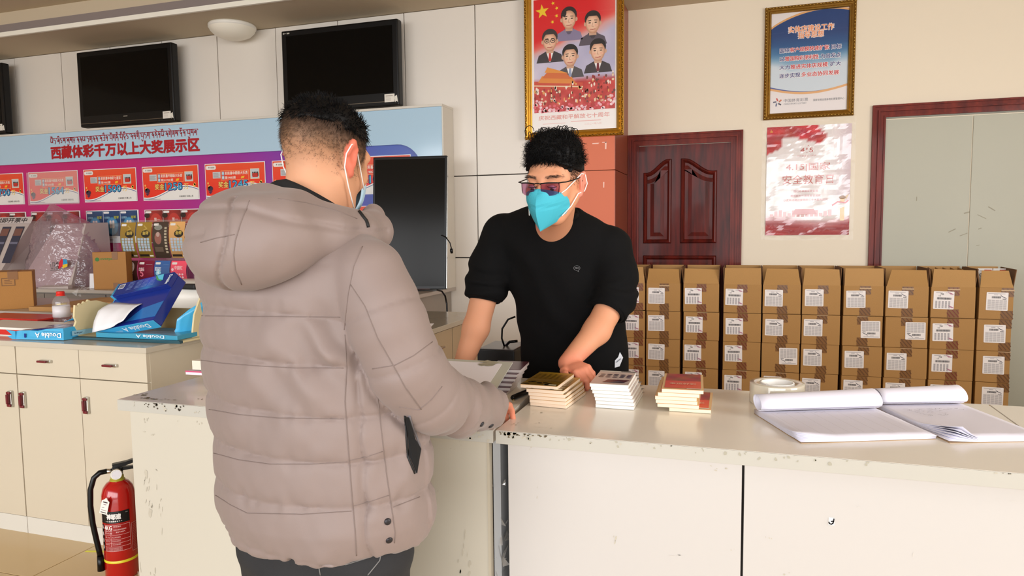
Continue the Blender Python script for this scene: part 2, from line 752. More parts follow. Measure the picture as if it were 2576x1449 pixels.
M_black = mat('black_plastic', (9, 9, 10), 0.32, spec=0.3)
M_blackm = mat('black_matt', (20, 20, 21), 0.6)
M_screen = mat('dark_screen', (5, 5, 5), 0.12, spec=0.18)
M_steel = mat('chrome', (200, 198, 192), 0.2, metal=1.0)
M_white = mat('white_plastic', (238, 234, 224), 0.35)
M_paper = mat('white_paper', (240, 238, 240), 0.7)
M_print = mat('print_matt', attr=True, rough=0.6)
M_printg = mat('print_gloss', attr=True, rough=0.28)
M_lam = mat('white_laminate', (214, 209, 198), 0.42, var=0.015, vscale=3)
M_lamw = mat('warm_laminate', (206, 194, 172), 0.4, var=0.015, vscale=3)
M_top = mat('counter_slab', (230, 223, 211), 0.2, var=0.04, vscale=5, spec=0.45)
M_glass = clear_mat('picture_glass', gloss=0.05, rough=0.03)

WY_R, WY_L, CEIL = 5.65, 5.10, 2.95

# ------------------------------------------------------------------ setting
fl = struct(box('floor', M_grout, -8.2, 3.7, -3.2, 5.9, -0.12, -0.006))
tile = MB().box(-0.398, 0.398, -0.398, 0.398, -0.006, 0.0, 0.0015)
t0 = tile.build('tile', M_floor, fl, (0, 0, 0))
k = 0
for ix in range(11):
    for iy in range(9):
        x, y = -6.9 + 0.8 * ix, -0.95 + 0.8 * iy
        if k == 0:
            t0.location = (x, y, 0)
        else:
            o = t0.copy()
            COL.objects.link(o)
            o.location = (x, y, 0)
        k += 1

struct(box('wall_back', M_cream, -0.9, 3.6, WY_R, WY_R + 0.15, 0, 3.3))
struct(box('wall_right', M_cream, 3.6, 3.75, -3.0, 5.9, 0, 3.3))
struct(box('wall_left', M_cream, -8.2, -8.05, -3.0, 5.9, 0, 3.3))
wf = MB()
wf.box(-8.2, -7.6, -3.15, -3.0, 0, 3.3).box(3.3, 3.75, -3.15, -3.0, 0, 3.3).box(-7.6, 3.3, -3.15, -3.0, 2.95, 3.3).box(-7.6, 3.3, -3.15, -3.0, 0, 0.12)
struct(wf.build('wall_front', M_cream))
w1 = MB()
for x in (-7.6, -5.45, -3.3, -1.15, 1.0, 3.23):
    w1.box(x, x + 0.07, -3.12, -3.04, 0.12, 2.95)
w1.box(-7.6, 3.3, -3.12, -3.04, 0.12, 0.19).box(-7.6, 3.3, -3.12, -3.04, 2.88, 2.95)
struct(w1.build('window_1', M_blackm))
struct(box('pavement', mat('pavement_grey', (150, 146, 140), .8), -14, 10, -12, -3.2, -0.14, -0.02))

# panelled wall: dark backing with proud panels
wl = struct(box('wall_rear', M_joint, -8.05, -1.5, WY_L + 0.012, WY_L + 0.15, 0, 3.1))
seams = [-1.932 - 0.5865 * i for i in range(0, 11)]
edges = [-1.50] + seams + [-8.05]
for i in range(len(edges) - 1):
    x1, x0 = edges[i], edges[i + 1]
    if i < 2:
        cuts = [0.0, 1.057, 1.684, 2.95]
    else:
        cuts = [0.0, 2.95]
    for a, b in zip(cuts[:-1], cuts[1:]):
        dy = 0.0 if i < 2 else random.uniform(-0.002, 0.002)
        box('panel', M_panel, x0 + 0.0035, x1 - 0.0035, WY_L + dy, WY_L + 0.03, a + 0.0035, b - 0.004, wl, 0.002)

# pillar with orange panels: front and shade-toned side
pl = struct(MB().box(-1.50, -0.885, 5.075, 5.80, 0, 3.1).build('pillar', M_joint))
for a, b in ((0, 1.057), (1.06, 1.684), (1.688, 2.945)):
    box('panel', M_orange, -1.497, -0.872, 5.06, 5.09, a, b, pl, 0.002)
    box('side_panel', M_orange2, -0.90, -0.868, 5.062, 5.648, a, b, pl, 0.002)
for (px, py, w, h) in ((1499, 361, .05, .008), (1521, 358, .035, .006), (1524, 366, .012, .05), (1519, 465, .008, .04)):  # pale strips painted as reflections on the orange face
    c = at(px, py, 'y', 5.06)
    q = MB().hexa([(c.x - w / 2, 5.0585, c.z - h / 2), (c.x + w / 2 * .7, 5.0585, c.z - h / 2), (c.x + w / 2 * .7, 5.061, c.z - h / 2), (c.x - w / 2, 5.061, c.z - h / 2)],
                  [(c.x - w / 2, 5.0585, c.z + h / 2), (c.x + w / 2, 5.0585, c.z + h / 2), (c.x + w / 2, 5.061, c.z + h / 2), (c.x - w / 2, 5.061, c.z + h / 2)])
    q.build('reflection_strip', mat('reflection_tone', (238, 190, 170), 0.3), pl)

# ceiling: low band along the back, then a cornice step up to the higher field
ce = struct(MB().box(-8.2, 3.75, 4.545, 5.9, CEIL, CEIL + 0.25).box(-8.2, 3.75, -3.2, 4.79, CEIL + 0.20, CEIL + 0.35).build('ceiling', M_ceil))
tr = struct(box('trim_1', M_trimw, -8.2, 3.7, 4.525, 4.548, CEIL - 0.002, CEIL + 0.034))
struct(box('trim_2', M_trimg, -8.2, 3.7, 4.54, 4.60, CEIL + 0.034, CEIL + 0.10))
struct(box('trim_3', M_trimd, -8.2, 3.7, 4.57, 4.66, CEIL + 0.10, CEIL + 0.20))


# ------------------------------------------------------------------ doors
def casing(name, parent, m, x0, x1, ztop, w, y, sides='lr', zb=0.0):
    """a stepped architrave"""
    mb = MB()
    for (d0, d1, t) in ((0, 0.16, 0.030), (0.16, 0.42, 0.020), (0.42, 0.55, 0.034), (0.55, 0.86, 0.018), (0.86, 1.0, 0.026)):
        if 'l' in sides:
            mb.box(x0 + w * d0, x0 + w * d1, y - t, y, zb, ztop - w * d0)
        if 'r' in sides:
            mb.box(x1 - w * d1, x1 - w * d0, y - t, y, zb, ztop - w * d0)
        mb.box(x0 + (w * d1 if 'l' in sides else 0), x1 - (w * d1 if 'r' in sides else 0), y - t * 1.001, y, ztop - w * d1, ztop - w * d0)
    return mb.build(name, m, parent)


d1 = struct(empty('door_1', (-0.44, WY_R, 0)))
d1['label'] = 'dark red wooden door with arched raised panels beside the orange pillar'
Yd = WY_R - 0.004


def loc_y(o, off):
    o.location = off
    return o


def shift(o, root):
    """keep world coordinates when a part built in world space is parented"""
    o.location = -Vector(root.location)
    return o


shift(casing('frame', d1, M_woodh, -0.866, -0.007, 1.994, 0.085, WY_R - 0.0), d1)
leaf = MB().box(-0.79, -0.09, Yd - 0.012, WY_R, 0, 1.905).build('leaf', M_wood, d1)
shift(leaf, d1)


def arched(x0, x1, z0, zl, zr, n=14):
    """outline of a panel whose top swoops from the low side to the high side"""
    pts = [(x0, z0), (x1, z0)]
    top = []
    for k in range(n + 1):
        t = k / n
        s = t * t * (3 - 2 * t)
        e = max(0, min(1, (t - 0.12) / 0.74))
        s = e * e * (3 - 2 * e)
        top.append((x0 + (x1 - x0) * t, zl + (zr - zl) * s))
    return pts + top[::-1]


def raised(poly, parent, m):
    c = (sum(p[0] for p in poly) / len(poly), sum(p[1] for p in poly) / len(poly))
    mb = MB()

    def ins(d):
        out = []
        n = len(poly)
        for i in range(n):
            a, b, q = Vector(poly[i - 1]), Vector(poly[i]), Vector(poly[(i + 1) % n])
            t = ((q - b).normalized() + (b - a).normalized())
            t = t.normalized() if t.length > 1e-6 else (q - b).normalized()
            nrm = Vector((-t.y, t.x))
            cs = max(0.5, abs(nrm.dot(Vector((-(q - b).normalized().y, (q - b).normalized().x)))))
            out.append(b + nrm * d / cs)
        return out
    levels = [(0.0, 0.0), (0.006, 0.016), (0.016, 0.020), (0.026, 0.010), (0.034, -0.004), (0.040, -0.004), (0.085, 0.008)]
    rings = []
    for d, h in levels:
        rings.append([mb.bm.verts.new((p.x, Yd - 0.012 - h, p.y)) for p in ins(d)])
    for A, B in zip(rings[:-1], rings[1:]):
        n = len(A)
        for i in range(n):
            mb.bm.faces.new((A[i], A[(i + 1) % n], B[(i + 1) % n], B[i]))
    mb.bm.faces.new(rings[-1])
    o = mb.build('panel', m, parent)
    return shift(o, d1)


for poly in (arched(-0.745, -0.528, 1.15, 1.70, 1.80), arched(-0.455, -0.185, 1.15, 1.80, 1.70) if False else arched(-0.46, -0.19, 1.15, 1.80, 1.70),
             [(-0.745, 0.25), (-0.19, 0.25), (-0.19, 1.055), (-0.745, 1.055)]):
    raised(poly, d1, M_wood)

d2 = struct(empty('door_2', (1.6, WY_R, 0)))
d2['label'] = 'grey double door in a dark red frame behind the right-hand cartons'
shift(casing('frame', d2, M_woodh, 0.862, 2.6, 2.115, 0.085, WY_R), d2)
shift(box('header_track', mat('track', (128, 124, 108), 0.4), 0.945, 2.52, WY_R - 0.012, WY_R, 2.02, 2.035, d2), d2)
shift(box('leaf', M_grey, 0.945, 1.482, WY_R - 0.008, WY_R, 0, 2.012, d2, 0.002), d2)
shift(box('leaf', M_grey, 1.488, 2.52, WY_R - 0.008, WY_R, 0, 2.012, d2, 0.002), d2)
for (px, py, w, h, r) in ((2395, 580, .05, .006, -.5), (2424, 590, .05, .005, -.4), (2432, 535, .035, .008, -.3), (2465, 575, .02, .006, -.4), (2495, 525, .05, .006, .6), (2470, 545, .06, .004, .5), (2460, 617, .02, .004, -.2), (2306, 500, .005, .03, 0)):
    c = at(px, py, 'y', WY_R - 0.009)
    o = MB().box(-w / 2, w / 2, -0.0006, 0, -h / 2, h / 2).build('scuff', mat('scuff', (156, 150, 130), 0.6), d2)
    o.location = (c.x - 1.6, -0.0085, c.z)
    o.rotation_euler = (0, r, 0)

# ------------------------------------------------------------------ ceiling lamp
lp = empty('ceiling_lamp', (-3.97, 4.92, CEIL), 'round white dome lamp on the low ceiling between the two televisions', 'lamp')
MB().lathe([(0, 0), (0.178, 0), (0.185, -0.008), (0.185, -0.028), (0.17, -0.034)], 40).build('rim', M_white, lp)
MB().lathe([(0.181, -0.026), (0.172, -0.05), (0.14, -0.082), (0.09, -0.104), (0.04, -0.112), (0, -0.113)], 40).build('diffuser', mat('lamp_dome', (246, 240, 224), 0.3, sss=0.0), lp)


# ------------------------------------------------------------------ televisions
def television(x0, x1, z0, z1, label, stickers=True, logo=False):
    w, h = x1 - x0, z1 - z0
    t = empty('television', ((x0 + x1) / 2, 4.955, z0), label, 'television', 'televisions on the panelled wall')
    MB().box(-w / 2, w / 2, -0.025, 0.05, 0, h, 0.012).build('casing', M_black, t)
    MB().box(-w / 2 + 0.045, w / 2 - 0.045, -0.0275, -0.02, 0.095, h - 0.045).build('screen', M_screen, t)
    MB().box(-w / 2 + 0.08, w / 2 - 0.08, 0.05, 0.095, 0.06, h - 0.08, 0.01).build('back_cover', M_blackm, t)
    MB().box(-0.2, 0.2, 0.09, 0.143, 0.15, h - 0.2).build('wall_bracket', M_blackm, t)
    MB().box(-w / 2 + 0.01, w / 2 - 0.01, -0.028, -0.02, 0.028, 0.032).build('trim_strip', mat('bronze_strip', (120, 108, 92), 0.35, metal=0.6), t)
    P = Print()
    S = P
    P = Print()
    if logo:
        P.line([(-w / 2 + .03, h - .03), (-w / 2 + .018, h - .024), (-w / 2 + .03, h - .018)], .003, (210, 205, 195))
        P.line([(-w / 2 + .018, h - .024), (-w / 2 + .045, h - .024)], .003, (210, 205, 195))
        P.rect(-w / 2 + .055, h - .029, -w / 2 + .065, h - .019, (220, 215, 200)).rect(-w / 2 + .069, h - .029, -w / 2 + .079, h - .019, (220, 215, 200))
    else:
        P.rect(-.025, .068, .02, .074, (175, 165, 150))
    P.build('logo_mark', M_print, t, (0, -0.0285, 0))
    P = S
    x = w / 2 - .12
    P.rect(x, .025, x + .085, .085, (232, 226, 214)).rect(x + .01, .068, x + .07, .074, (170, 160, 150), 2)
    for i in range(4):
        P.rect(x + .01, .034 + .008 * i, x + .055, .037 + .008 * i, (196, 188, 178), 2)
    P.poly([(x + .083, .062), (x + .105, .075), (x + .11, .04), (x + .112, .022), (x + .098, .03), (x + .09, .02)], (225, 220, 208))
    P.build('sticker', M_print, t, (0, -0.0285, 0))
    return t


television(-5.655, -4.605, 2.222, 2.878, 'black flat television left of the dome lamp, above the red banner lettering')
television(-3.515, -2.49, 2.222, 2.861, 'black flat television right of the dome lamp, above the grey-jacketed customer', logo=True)
television(-7.62, -6.57, 2.222, 2.87, 'third black television, only its right edge showing at the far left')
# ------------------------------------------------------------------ prize display on the panelled wall
YB = 4.90
XR = -2.131
M_blue = mat('pale_blue_board', (178, 208, 228), 0.12, coat=0.3)
M_edge = mat('board_edge', (214, 208, 196), 0.4)
db = empty('prize_display', (-4.9, YB, 0.83), 'long pale blue and magenta prize display board with red lettering on the back shelf', 'display')


def pd(o):
    return shift(o, db)


pd(box('header_panel', M_blue, -8.0, XR, YB, 5.095, 1.922, 2.183, db))
pd(box('top_board', M_edge, -8.0, XR + 0.012, YB - 0.012, 5.097, 2.183, 2.201, db, 0.002))
pd(box('end_panel', M_edge, XR - 0.002, XR + 0.01, YB + 0.004, 5.097, 0.83, 2.183, db))
# right-hand blue strip with the rounded corner of the inset board
rc, xin = 0.20, -2.30
arc = [(xin - rc + rc * math.cos(a), 1.922 - rc + rc * math.sin(a)) for a in [PI / 2 * k / 10 for k in range(11)]]
poly = [(XR, 0.83), (XR, 1.922)] + [(xin - rc, 1.922)] + arc[::-1][1:] + [(xin, 0.83)]
mb = MB()
mb.prism(poly, 'y', YB, 5.095)
pd(mb.build('side_panel', M_blue, db))
nt = None


def board_col(u, w):
    x = u
    a, b, c = (196, 22, 110), (150, 48, 160), (78, 98, 178)
    if x < 0.74:
        t = max(0, (x - 0.50) / 0.24)
        q = [a[i] + (b[i] - a[i]) * t for i in range(3)]
    else:
        t = min(1, (x - 0.74) / 0.19)
        q = [b[i] + (c[i] - b[i]) * t for i in range(3)]
    return tuple(q)


P = Print()
P.grid(-8.0, 0.83, -2.28, 1.93, 60, 6, board_col, 0)
o = P.build('inset_board', mat('board_gloss', attr=True, rough=0.22), db)
o.location = (-db.location.x, YB + 0.03 - db.location.y, -db.location.z)

# lettering on the header
RED = (176, 6, 24)
P = Print()
P.text('西藏体彩千万以上大奖展示区', -5.985, 1.955, 0.108, RED, 1, bold=0.062, width=1.65)


# Tibetan line, drawn with strokes: letters hang from a head line
def G(*ls):
    return [list(l) for l in ls]


HEAD = [(0, .72), (1, .72)]
GL = {
    'b': G(HEAD, [(.1, .72), (.1, .3), (.5, .22), (.9, .38), (.9, .72)], [(.9, .4), (.95, .2)]),
    'd': G(HEAD, [(.3, .72), (.25, .5), (.8, .48), (.85, .2), (.6, .05)]),
    'g': G(HEAD, [(.15, .72), (.15, .35), (.45, .3), (.5, .72)], [(.9, .72), (.9, .0)]),
    's': G(HEAD, [(.2, .72), (.2, .35), (.5, .45), (.55, .72)], [(.55, .5), (.9, .25)], [(.9, .72), (.9, .1)]),
    'l': G(HEAD, [(.1, .3), (.3, .55), (.5, .3), (.6, .6), (.9, .55), (.9, .05)]),
    'ng': G(HEAD, [(.3, .72), (.2, .5), (.7, .45), (.75, .2), (.3, .15)]),
    'r': G(HEAD, [(.2, .72), (.2, .4), (.8, .35), (.85, .6)], [(.5, .4), (.45, .05)]),
    'm': G(HEAD, [(.1, .5), (.3, .3), (.6, .35), (.6, .72)], [(.1, .72), (.1, .5)], [(.9, .72), (.9, .05)]),
    'n': G(HEAD, [(.4, .72), (.15, .4), (.45, .35), (.75, .55), (.7, .05)]),
    'p': G(HEAD, [(.15, .72), (.15, .3), (.9, .3)], [(.9, .72), (.9, .05)]),
    'y': G(HEAD, [(.1, .72), (.2, .35), (.5, .4), (.5, .72)], [(.5, .35), (.9, .35), (.9, .72)], [(.9, .35), (.9, .05)]),
    'a': G(HEAD, [(.2, .72), (.5, .55), (.2, .4), (.6, .3), (.8, .5), (.85, .05)]),
    'j': G(HEAD, [(.85, .72), (.85, .1), (.2, .1)], [(.85, .42), (.3, .42)]),
    't': G(HEAD, [(.5, .72), (.15, .5), (.45, .3), (.85, .5), (.6, .15), (.8, .0)]),
    'c': G(HEAD, [(.2, .5), (.45, .65), (.6, .45), (.35, .3), (.15, .4)], [(.6, .45), (.9, .3), (.85, .0)]),
}
VO = {'o': G([(.1, .98), (.35, .82), (.6, .98), (.85, .82)]), 'i': G([(.3, .78), (.2, .95), (.55, 1.0), (.7, .8)]), 'e': G([(.15, 1.0), (.8, .8)]),
      'u': G([(.2, -.05), (.5, -.25), (.85, -.1)]), '': []}
SEQ = 'bo d | lo ng s | lu s r | a u b | d g a i | a ji n | po g ci | pi to ng | ya n gi | pu d g | a ce n bo | a ge m s | to n | pu y l |'
P2 = Print()
tokens = SEQ.split()
adv = 1.65 / (len(tokens) * 0.93)
x = -5.985
for tk in tokens:
    if tk == '|':
        P2.line([(x + .004, 2.137), (x + .007, 2.128)], .006, RED)
        x += adv * .42
        continue
    v = tk[-1] if tk[-1] in 'oieu' and len(tk) > 1 else ''
    base = tk[:-1] if v else tk
    if base not in GL:
        base = 'a' if v == '' else base
    for st in GL.get(base, GL['a']) + VO[v]:
        P2.line([(x + a * adv * .92, 2.082 + b * .074) for a, b in st], .0058, RED)
    x += adv * 1.08
sc = 1.65 / (x + 5.985)
P.v += [(-5.985 + (a + 5.985) * sc, b, c) for a, b, c in P2.v]
P.f += [tuple(i + len(P.c) for i in f) for f in P2.f]
P.c += P2.c
o = P.build('lettering', M_print, db)
o.location = (-db.location.x, YB - 0.002 - db.location.y, -db.location.z)


# ------------------------------------------------------------------ prize cards on the board
YC = YB + 0.024


def prize_card(x0, num, line1, line2, label, dim=0.0):
    w, h = 0.60, 0.292
    c = empty('prize_card', (x0, YC, 1.555), label, 'prize card', 'red prize cards in a row on the magenta board')
    MB().box(0, w, 0, 0.004, 0, h).build('card', M_paper, c)
    P = Print()
    k = 1 - dim
    rd = lambda u, q: (238, 36 + 44 * q, 18 + 20 * q)
    P.grid(.006, .006, w - .006, h - .006, 8, 5, rd, 1)
    # white sweep along the bottom
    def wave(o, a=.05):
        return [(.006 + (w - .012) * i / 18, max(.006, min(h, .075 + o + a * math.sin(-1.9 + 4.6 * i / 18)))) for i in range(19)]
    for off, col, ly in ((.0, (250, 244, 236), 2), (-.009, (120, 130, 170), 3), (-.016, (240, 236, 230), 4)):
        P.poly([(.006, .006)] + [(w - .006, .006)] + wave(off)[::-1], col, ly)
    P.text('公益体彩 乐善人生', w - .06, .022, .015, (60, 50, 50), 5, 'r', .02, width=.15)
    P.rect(.06, .008, .19, .012, (140, 130, 130), 5)
    # white tab with the little emblem
    P.rrect(.012, h - .05, .115, h - .016, .014, (240, 236, 228), 3)
    P.star(.045, h - .033, .009, (120, 110, 110), 4).rect(.06, h - .04, .1, h - .028, (176, 170, 166), 4)
    # pictures left and right, boxed two-line text
    P.rect(.08, .168, .158, .222, (206, 206, 206), 3)
    for i in range(6):
        P.rect(.086, .174 + i * .007, .150 - .012 * (i % 2), .177 + i * .007, (140, 140, 142), 4)
    P.rect(.455, .153, .545, .238, (240, 206, 160), 3).rect(.459, .157, .541, .234, (196, 206, 210), 4)
    P.rect(.478, .167, .53, .2, (196, 44, 34), 6)
    for i in range(4):
        P.ell(.482 + .016 * i, .205, .006, .007, (60, 42, 36), 7, 8).rect(.475 + .016 * i, .175, .488 + .016 * i, .199, (36, 34, 44), 5)
    bx = [(.165, .152), (.44, .152), (.44, .228), (.165, .228), (.165, .152)]
    P.line(bx, .003, (250, 190, 120), 3)
    P.rrect(.172, .192, .197, .222, .006, (96, 176, 210), 3).rrect(.172, .158, .197, .188, .006, (96, 176, 210), 3)
    P.text('西', .1845, .197, .02, (250, 246, 240), 4, 'c', .02).text('藏', .1845, .163, .02, (250, 246, 240), 4, 'c', .02)
    P.text(line1, .205, .194, .027, (252, 236, 220), 4, bold=.03, width=.225)
    P.text(line2, .205, .16, .022, (252, 236, 220), 4, bold=.03)
    P.poly([(.36, .16), (.392, .163), (.4, .182), (.368, .179)], (246, 190, 40), 4)
    # prize line
    P.text('奖金', .135, .09, .05, (120, 20, 10), 3, bold=.075, width=.1)
    P.text('奖金', .135, .09, .05, (250, 214, 110), 4, bold=.03, width=.1)
    P.text(num, .335, .084, .062, (24, 44, 110), 4, 'c', .10, width=.185)
    P.text(num, .335, .087, .057, (70, 176, 214), 5, 'c', .02, width=.175)
    P.text('万', .445, .09, .045, (250, 214, 110), 4, bold=.03)
    for (x, z, r) in ((.04, .1, .012), (.555, .12, .013), (.56, .13, .01), (.03, .13, .008)):
        P.ell(x, z, r, r * 1.2, (246, 196, 90), 5, 10)
    P.ell(.05, .085, .028, .022, (50, 26, 60), 5, 12).poly([(.03, .06), (.075, .065), (.05, .04)], (70, 30, 80), 5)
    P.build('print', M_printg, c, (0, -0.0002, 0))
    # clear pocket the card sits in
    MB().box(-.012, w + .012, -0.0105, -0.0095, -.012, h - .004).build('pocket', clear_mat('card_pocket_hazy', gloss=.0, haze=.14) if dim else clear_mat('card_pocket', gloss=.0, haze=.0), c)
    return c


pitch = 0.6685
specs = [(0, '1700', '彩民喜中超级大乐透', '第18001期', 'red prize card at the far left edge, half out of frame'),
         (1, '1564', '彩民喜中超级大乐透', '第16005期', 'faded red prize card reading 1564 above the clear plastic bag'),
         (2, '1500', '彩民喜中体彩七星彩', '第19002期', 'red prize card reading 1500 above the three blue ticket leaflets'),
         (3, '1258', '彩民喜中超级大乐透', '第2017031期', 'red prize card reading 1258 above the gold scratch tickets'),
         (4, '1245', '彩民喜中超级大乐透', '第19082期', 'red prize card reading 1245 partly behind the grey hood'),
         (5, '1100', '彩民喜中超级大乐透', '第19062期', 'red prize card mostly hidden behind the customer head, left sliver showing')]
for i, n, l1, l2, lab in specs:
    prize_card(-6.985 + pitch * i + (0.0 if i else 0.0), n, l1, l2, lab, .25 if i == 1 else 0)
prize_card(-3.0, '1000', '彩民喜中超级大乐透', '第19053期', 'red prize card between the customer face and the upright screen')
prize_card(-3.0, '1000', '彩民喜中超级大乐透', '第19053期', 'lower red card showing under the mask corner, beside the upright screen').location = (-3.0, YC, 1.175)


# ------------------------------------------------------------------ ticket leaflets hanging in the lower row of pockets
def leaflet(x0, kind, z1, n, label):
    w, h = 0.60, 0.29
    c = empty('ticket_pocket', (x0, YC, z1 - h), label, 'ticket pocket', 'lower pockets on the magenta board')
    MB().box(0, w, 0, 0.004, 0, h).build('backing', M_paper, c)
    P = Print()
    for i in range(n):
        a, b = .008 + (w - .016) * i / n, .008 + (w - .016) * (i + 1) / n - .004
        m = (a + b) / 2
        if kind == 'blue':
            P.grid(a, .06, b, h - .006, 3, 4, lambda u, q: (16 + 20 * q, 60 + 10 * q, 100 + 16 * q), 1)
            P.ell(m, .15, (b - a) * .36, .08, (60, 128, 170), 2).ell(m, .15, (b - a) * .30, .07, (84, 150, 190), 3)
            P.rrect(m - .028, .13, m - .004, .2, .01, (232, 220, 214), 4).rrect(m + .004, .13, m + .028, .2, .01, (232, 220, 214), 4)
            P.rect(m - .03, .158, m + .03, .162, (120, 140, 160), 5)
            P.text('全民健身', a + .012, h - .075, .02, (150, 190, 210), 4, bold=.03, width=.06).text('冠军', b - .07, h - .075, .022, (190, 190, 60), 4, bold=.04, width=.055)
            P.rect(a + .02, .02, a + .1, .034, (190, 180, 180), 2).rect(a + .02, .042, a + .14, .048, (200, 190, 190), 2)
        elif kind == 'red':
            P.grid(a, .006, b, h - .006, 4, 4, lambda u, q: (110 + 90 * math.sin(u * PI) * (1 - q * .4), 16 + 20 * math.sin(u * PI), 22 + 14 * math.sin(u * PI)), 1)
            P.ell(m + .02, .13, (b - a) * .42, .13, (196, 52, 44), 2, 24)
            P.ell(a + .02, h - .05, .03, .022, (34, 10, 14), 3)
            P.text('ONE FIX', m - .06, .14, .03, (244, 226, 220), 4, bold=.04, width=.14).text('第一', m, .19, .03, (244, 210, 200), 4, bold=.03)
        else:
            P.grid(a, .006, b, h - .006, 3, 3, lambda u, q: (24, 40, 90), 1)
        P.rrect(a + .006, h - .03, a + .07, h - .012, .008, (240, 236, 232), 5)
    P.build('print', M_printg, c, (0, -0.0002, 0))
    MB().box(-.012, w + .012, -0.0105, -0.0095, -.012, h + .004).build('pocket', clear_mat('card_pocket'), c)
    return c


leaflet(-6.98, 'red', 1.484, 3, 'dark red ticket pocket at the far left above the ticket machine')
leaflet(-6.315, 'red', 1.484, 3, 'red ticket pocket partly behind the clear plastic bag')
leaflet(-5.645, 'blue', 1.48, 3, 'pocket of three blue ticket leaflets under the 1500 card')
leaflet(-4.976, 'red', 1.476, 3, 'pocket of three red ticket leaflets under the 1258 card')
leaflet(-4.31, 'dark', 1.476, 3, 'dark blue ticket pocket under the 1245 card beside the hood')

# ------------------------------------------------------------------ long back shelf cabinet
sh = empty('shelf_cabinet', (-5.0, 4.68, 0), 'long grey base cabinet with a shelf top along the panelled wall', 'cabinet')
M_shelf = mat('shelf_laminate', (176, 166, 156), 0.3, var=0.03, vscale=3)
M_shelff = mat('shelf_front', (122, 112, 104), 0.5)
for a in (shift(box('shelf_top', M_shelf, -8.0, -2.118, 4.265, 5.094, 0.803, 0.83, sh, 0.003), sh),
          shift(box('carcass', mat('grey_panel', (150, 142, 132), 0.5), -8.0, -2.16, 4.30, 5.09, 0, 0.803, sh), sh)):
    pass
for i in range(9):
    x0 = -8.0 + 0.648 * i
    o = shift(box('drawer', M_shelff, x0 + .004, x0 + .644, 4.284, 4.302, 0.60, 0.792, sh, 0.002), sh)
    q = MB().box(x0 + .26, x0 + .38, 4.262, 4.274, 0.70, 0.715, 0.003).box(x0 + .265, x0 + .28, 4.27, 4.286, 0.70, 0.712).box(x0 + .36, x0 + .375, 4.27, 4.286, 0.70, 0.712).build('handle', M_blackm, o)
    o = shift(box('door', M_shelff, x0 + .004, x0 + .644, 4.284, 4.302, 0.06, 0.594, sh, 0.002), sh)

# ------------------------------------------------------------------ upright portrait monitor leaning on the display
mo_w, mo_h, mo_t = 0.56, 0.985, 0.035
mb = empty('upright_monitor', (-2.31, 4.66, 0.8315), 'tall black portrait monitor on the back shelf right of the customer', 'monitor')
MB().box(-mo_w / 2, mo_w / 2, 0, mo_t, 0.012, mo_h, 0.006).build('casing', M_black, mb)
MB().box(-mo_w / 2 + .016, mo_w / 2 - .016, -0.0015, 0.002, 0.035, mo_h - .02).build('screen', mat('glossy_screen', (22, 20, 17), 0.16, spec=0.12), mb)
MB().box(mo_w / 2 - .001, mo_w / 2 + .002, 0.004, mo_t - .004, 0.02, mo_h - .01).build('edge_strip', M_steel, mb)
MB().box(-.16, .16, .0, .10, .012, .02, .003).box(-.12, .12, .033, .06, .05, .5).build('foot', mat('dark_red_stand', (70, 30, 22), .4), mb)
mb.rotation_euler = (math.radians(-5.5), 0, math.radians(9))
RM = Matrix.Translation(mb.location) @ mb.rotation_euler.to_matrix().to_4x4()


def into_monitor(o):
    o.parent = mb
    o.matrix_parent_inverse = RM.inverted()
    return o


c0 = at(1112, 592, 'y', 4.735)
q = [c0 + Vector(v) for v in ((-.03, .01, -.004), (.0, .0, .0), (.035, -.01, -.015), (.068, -.015, -.055), (.078, -.015, -.095))]
o = into_monitor(MB().tube(q, .0042).build('cord', M_black))
e = q[-1]
MB().tube([e, e + Vector((0, 0, -.016)), e + Vector((.003, 0, -.036))], [.009, .012, .009]).build('plug', M_black, o)
o = MB().tube([at(1100, 730, 'y', 4.6), at(1112, 733, 'y', 4.4), at(1120, 745, 'y', 4.252), at(1124, 765, 'y', 4.25), at(1125, 790, 'y', 4.24), at(1124, 840, 'y', 4.2)], .006).build('power_cord', M_black)
into_monitor(o)
# ------------------------------------------------------------------ left cabinet run (drawers over doors)
YCF = 2.14
lc = empty('drawer_cabinet', (-2.54, 2.5, 0), 'cream cabinet with two drawers over two doors behind the fire extinguisher', 'cabinet', None)
lc2 = empty('drawer_cabinet', (-3.3, 2.5, 0), 'next cream cabinet unit cut off by the left picture edge', 'cabinet', None)
M_maroon = mat('maroon_inlay', (110, 24, 34), 0.3)


def handle(parent, x, z, vert, root):
    mb = MB()
    L = 0.062 if not vert else 0.07
    if vert:
        mb.box(x - .011, x + .011, YCF - .012, YCF - .0005, z - L / 2, z + L / 2, .004)
        o = mb.build('handle', M_steel, parent)
        q = MB().box(x - .010, x - .002, YCF - .022, YCF - .011, z - L * .3, z + L * .3, .003).box(x - .011, x + .009, YCF - .018, YCF - .011, z + L * .3, z + L * .46, .003).box(x - .011, x + .009, YCF - .018, YCF - .011, z - L * .46, z - L * .3, .003)
    else:
        mb.box(x - L / 2, x + L / 2, YCF - .012, YCF - .0005, z - .006, z + .006, .003)
        o = mb.build('handle', M_steel, parent)
        q = MB().box(x - L / 2 - .004, x + L * .2, YCF - .02, YCF - .011, z - .005, z + .004, .003)
    q.build('inlay', M_maroon, o)
    return o


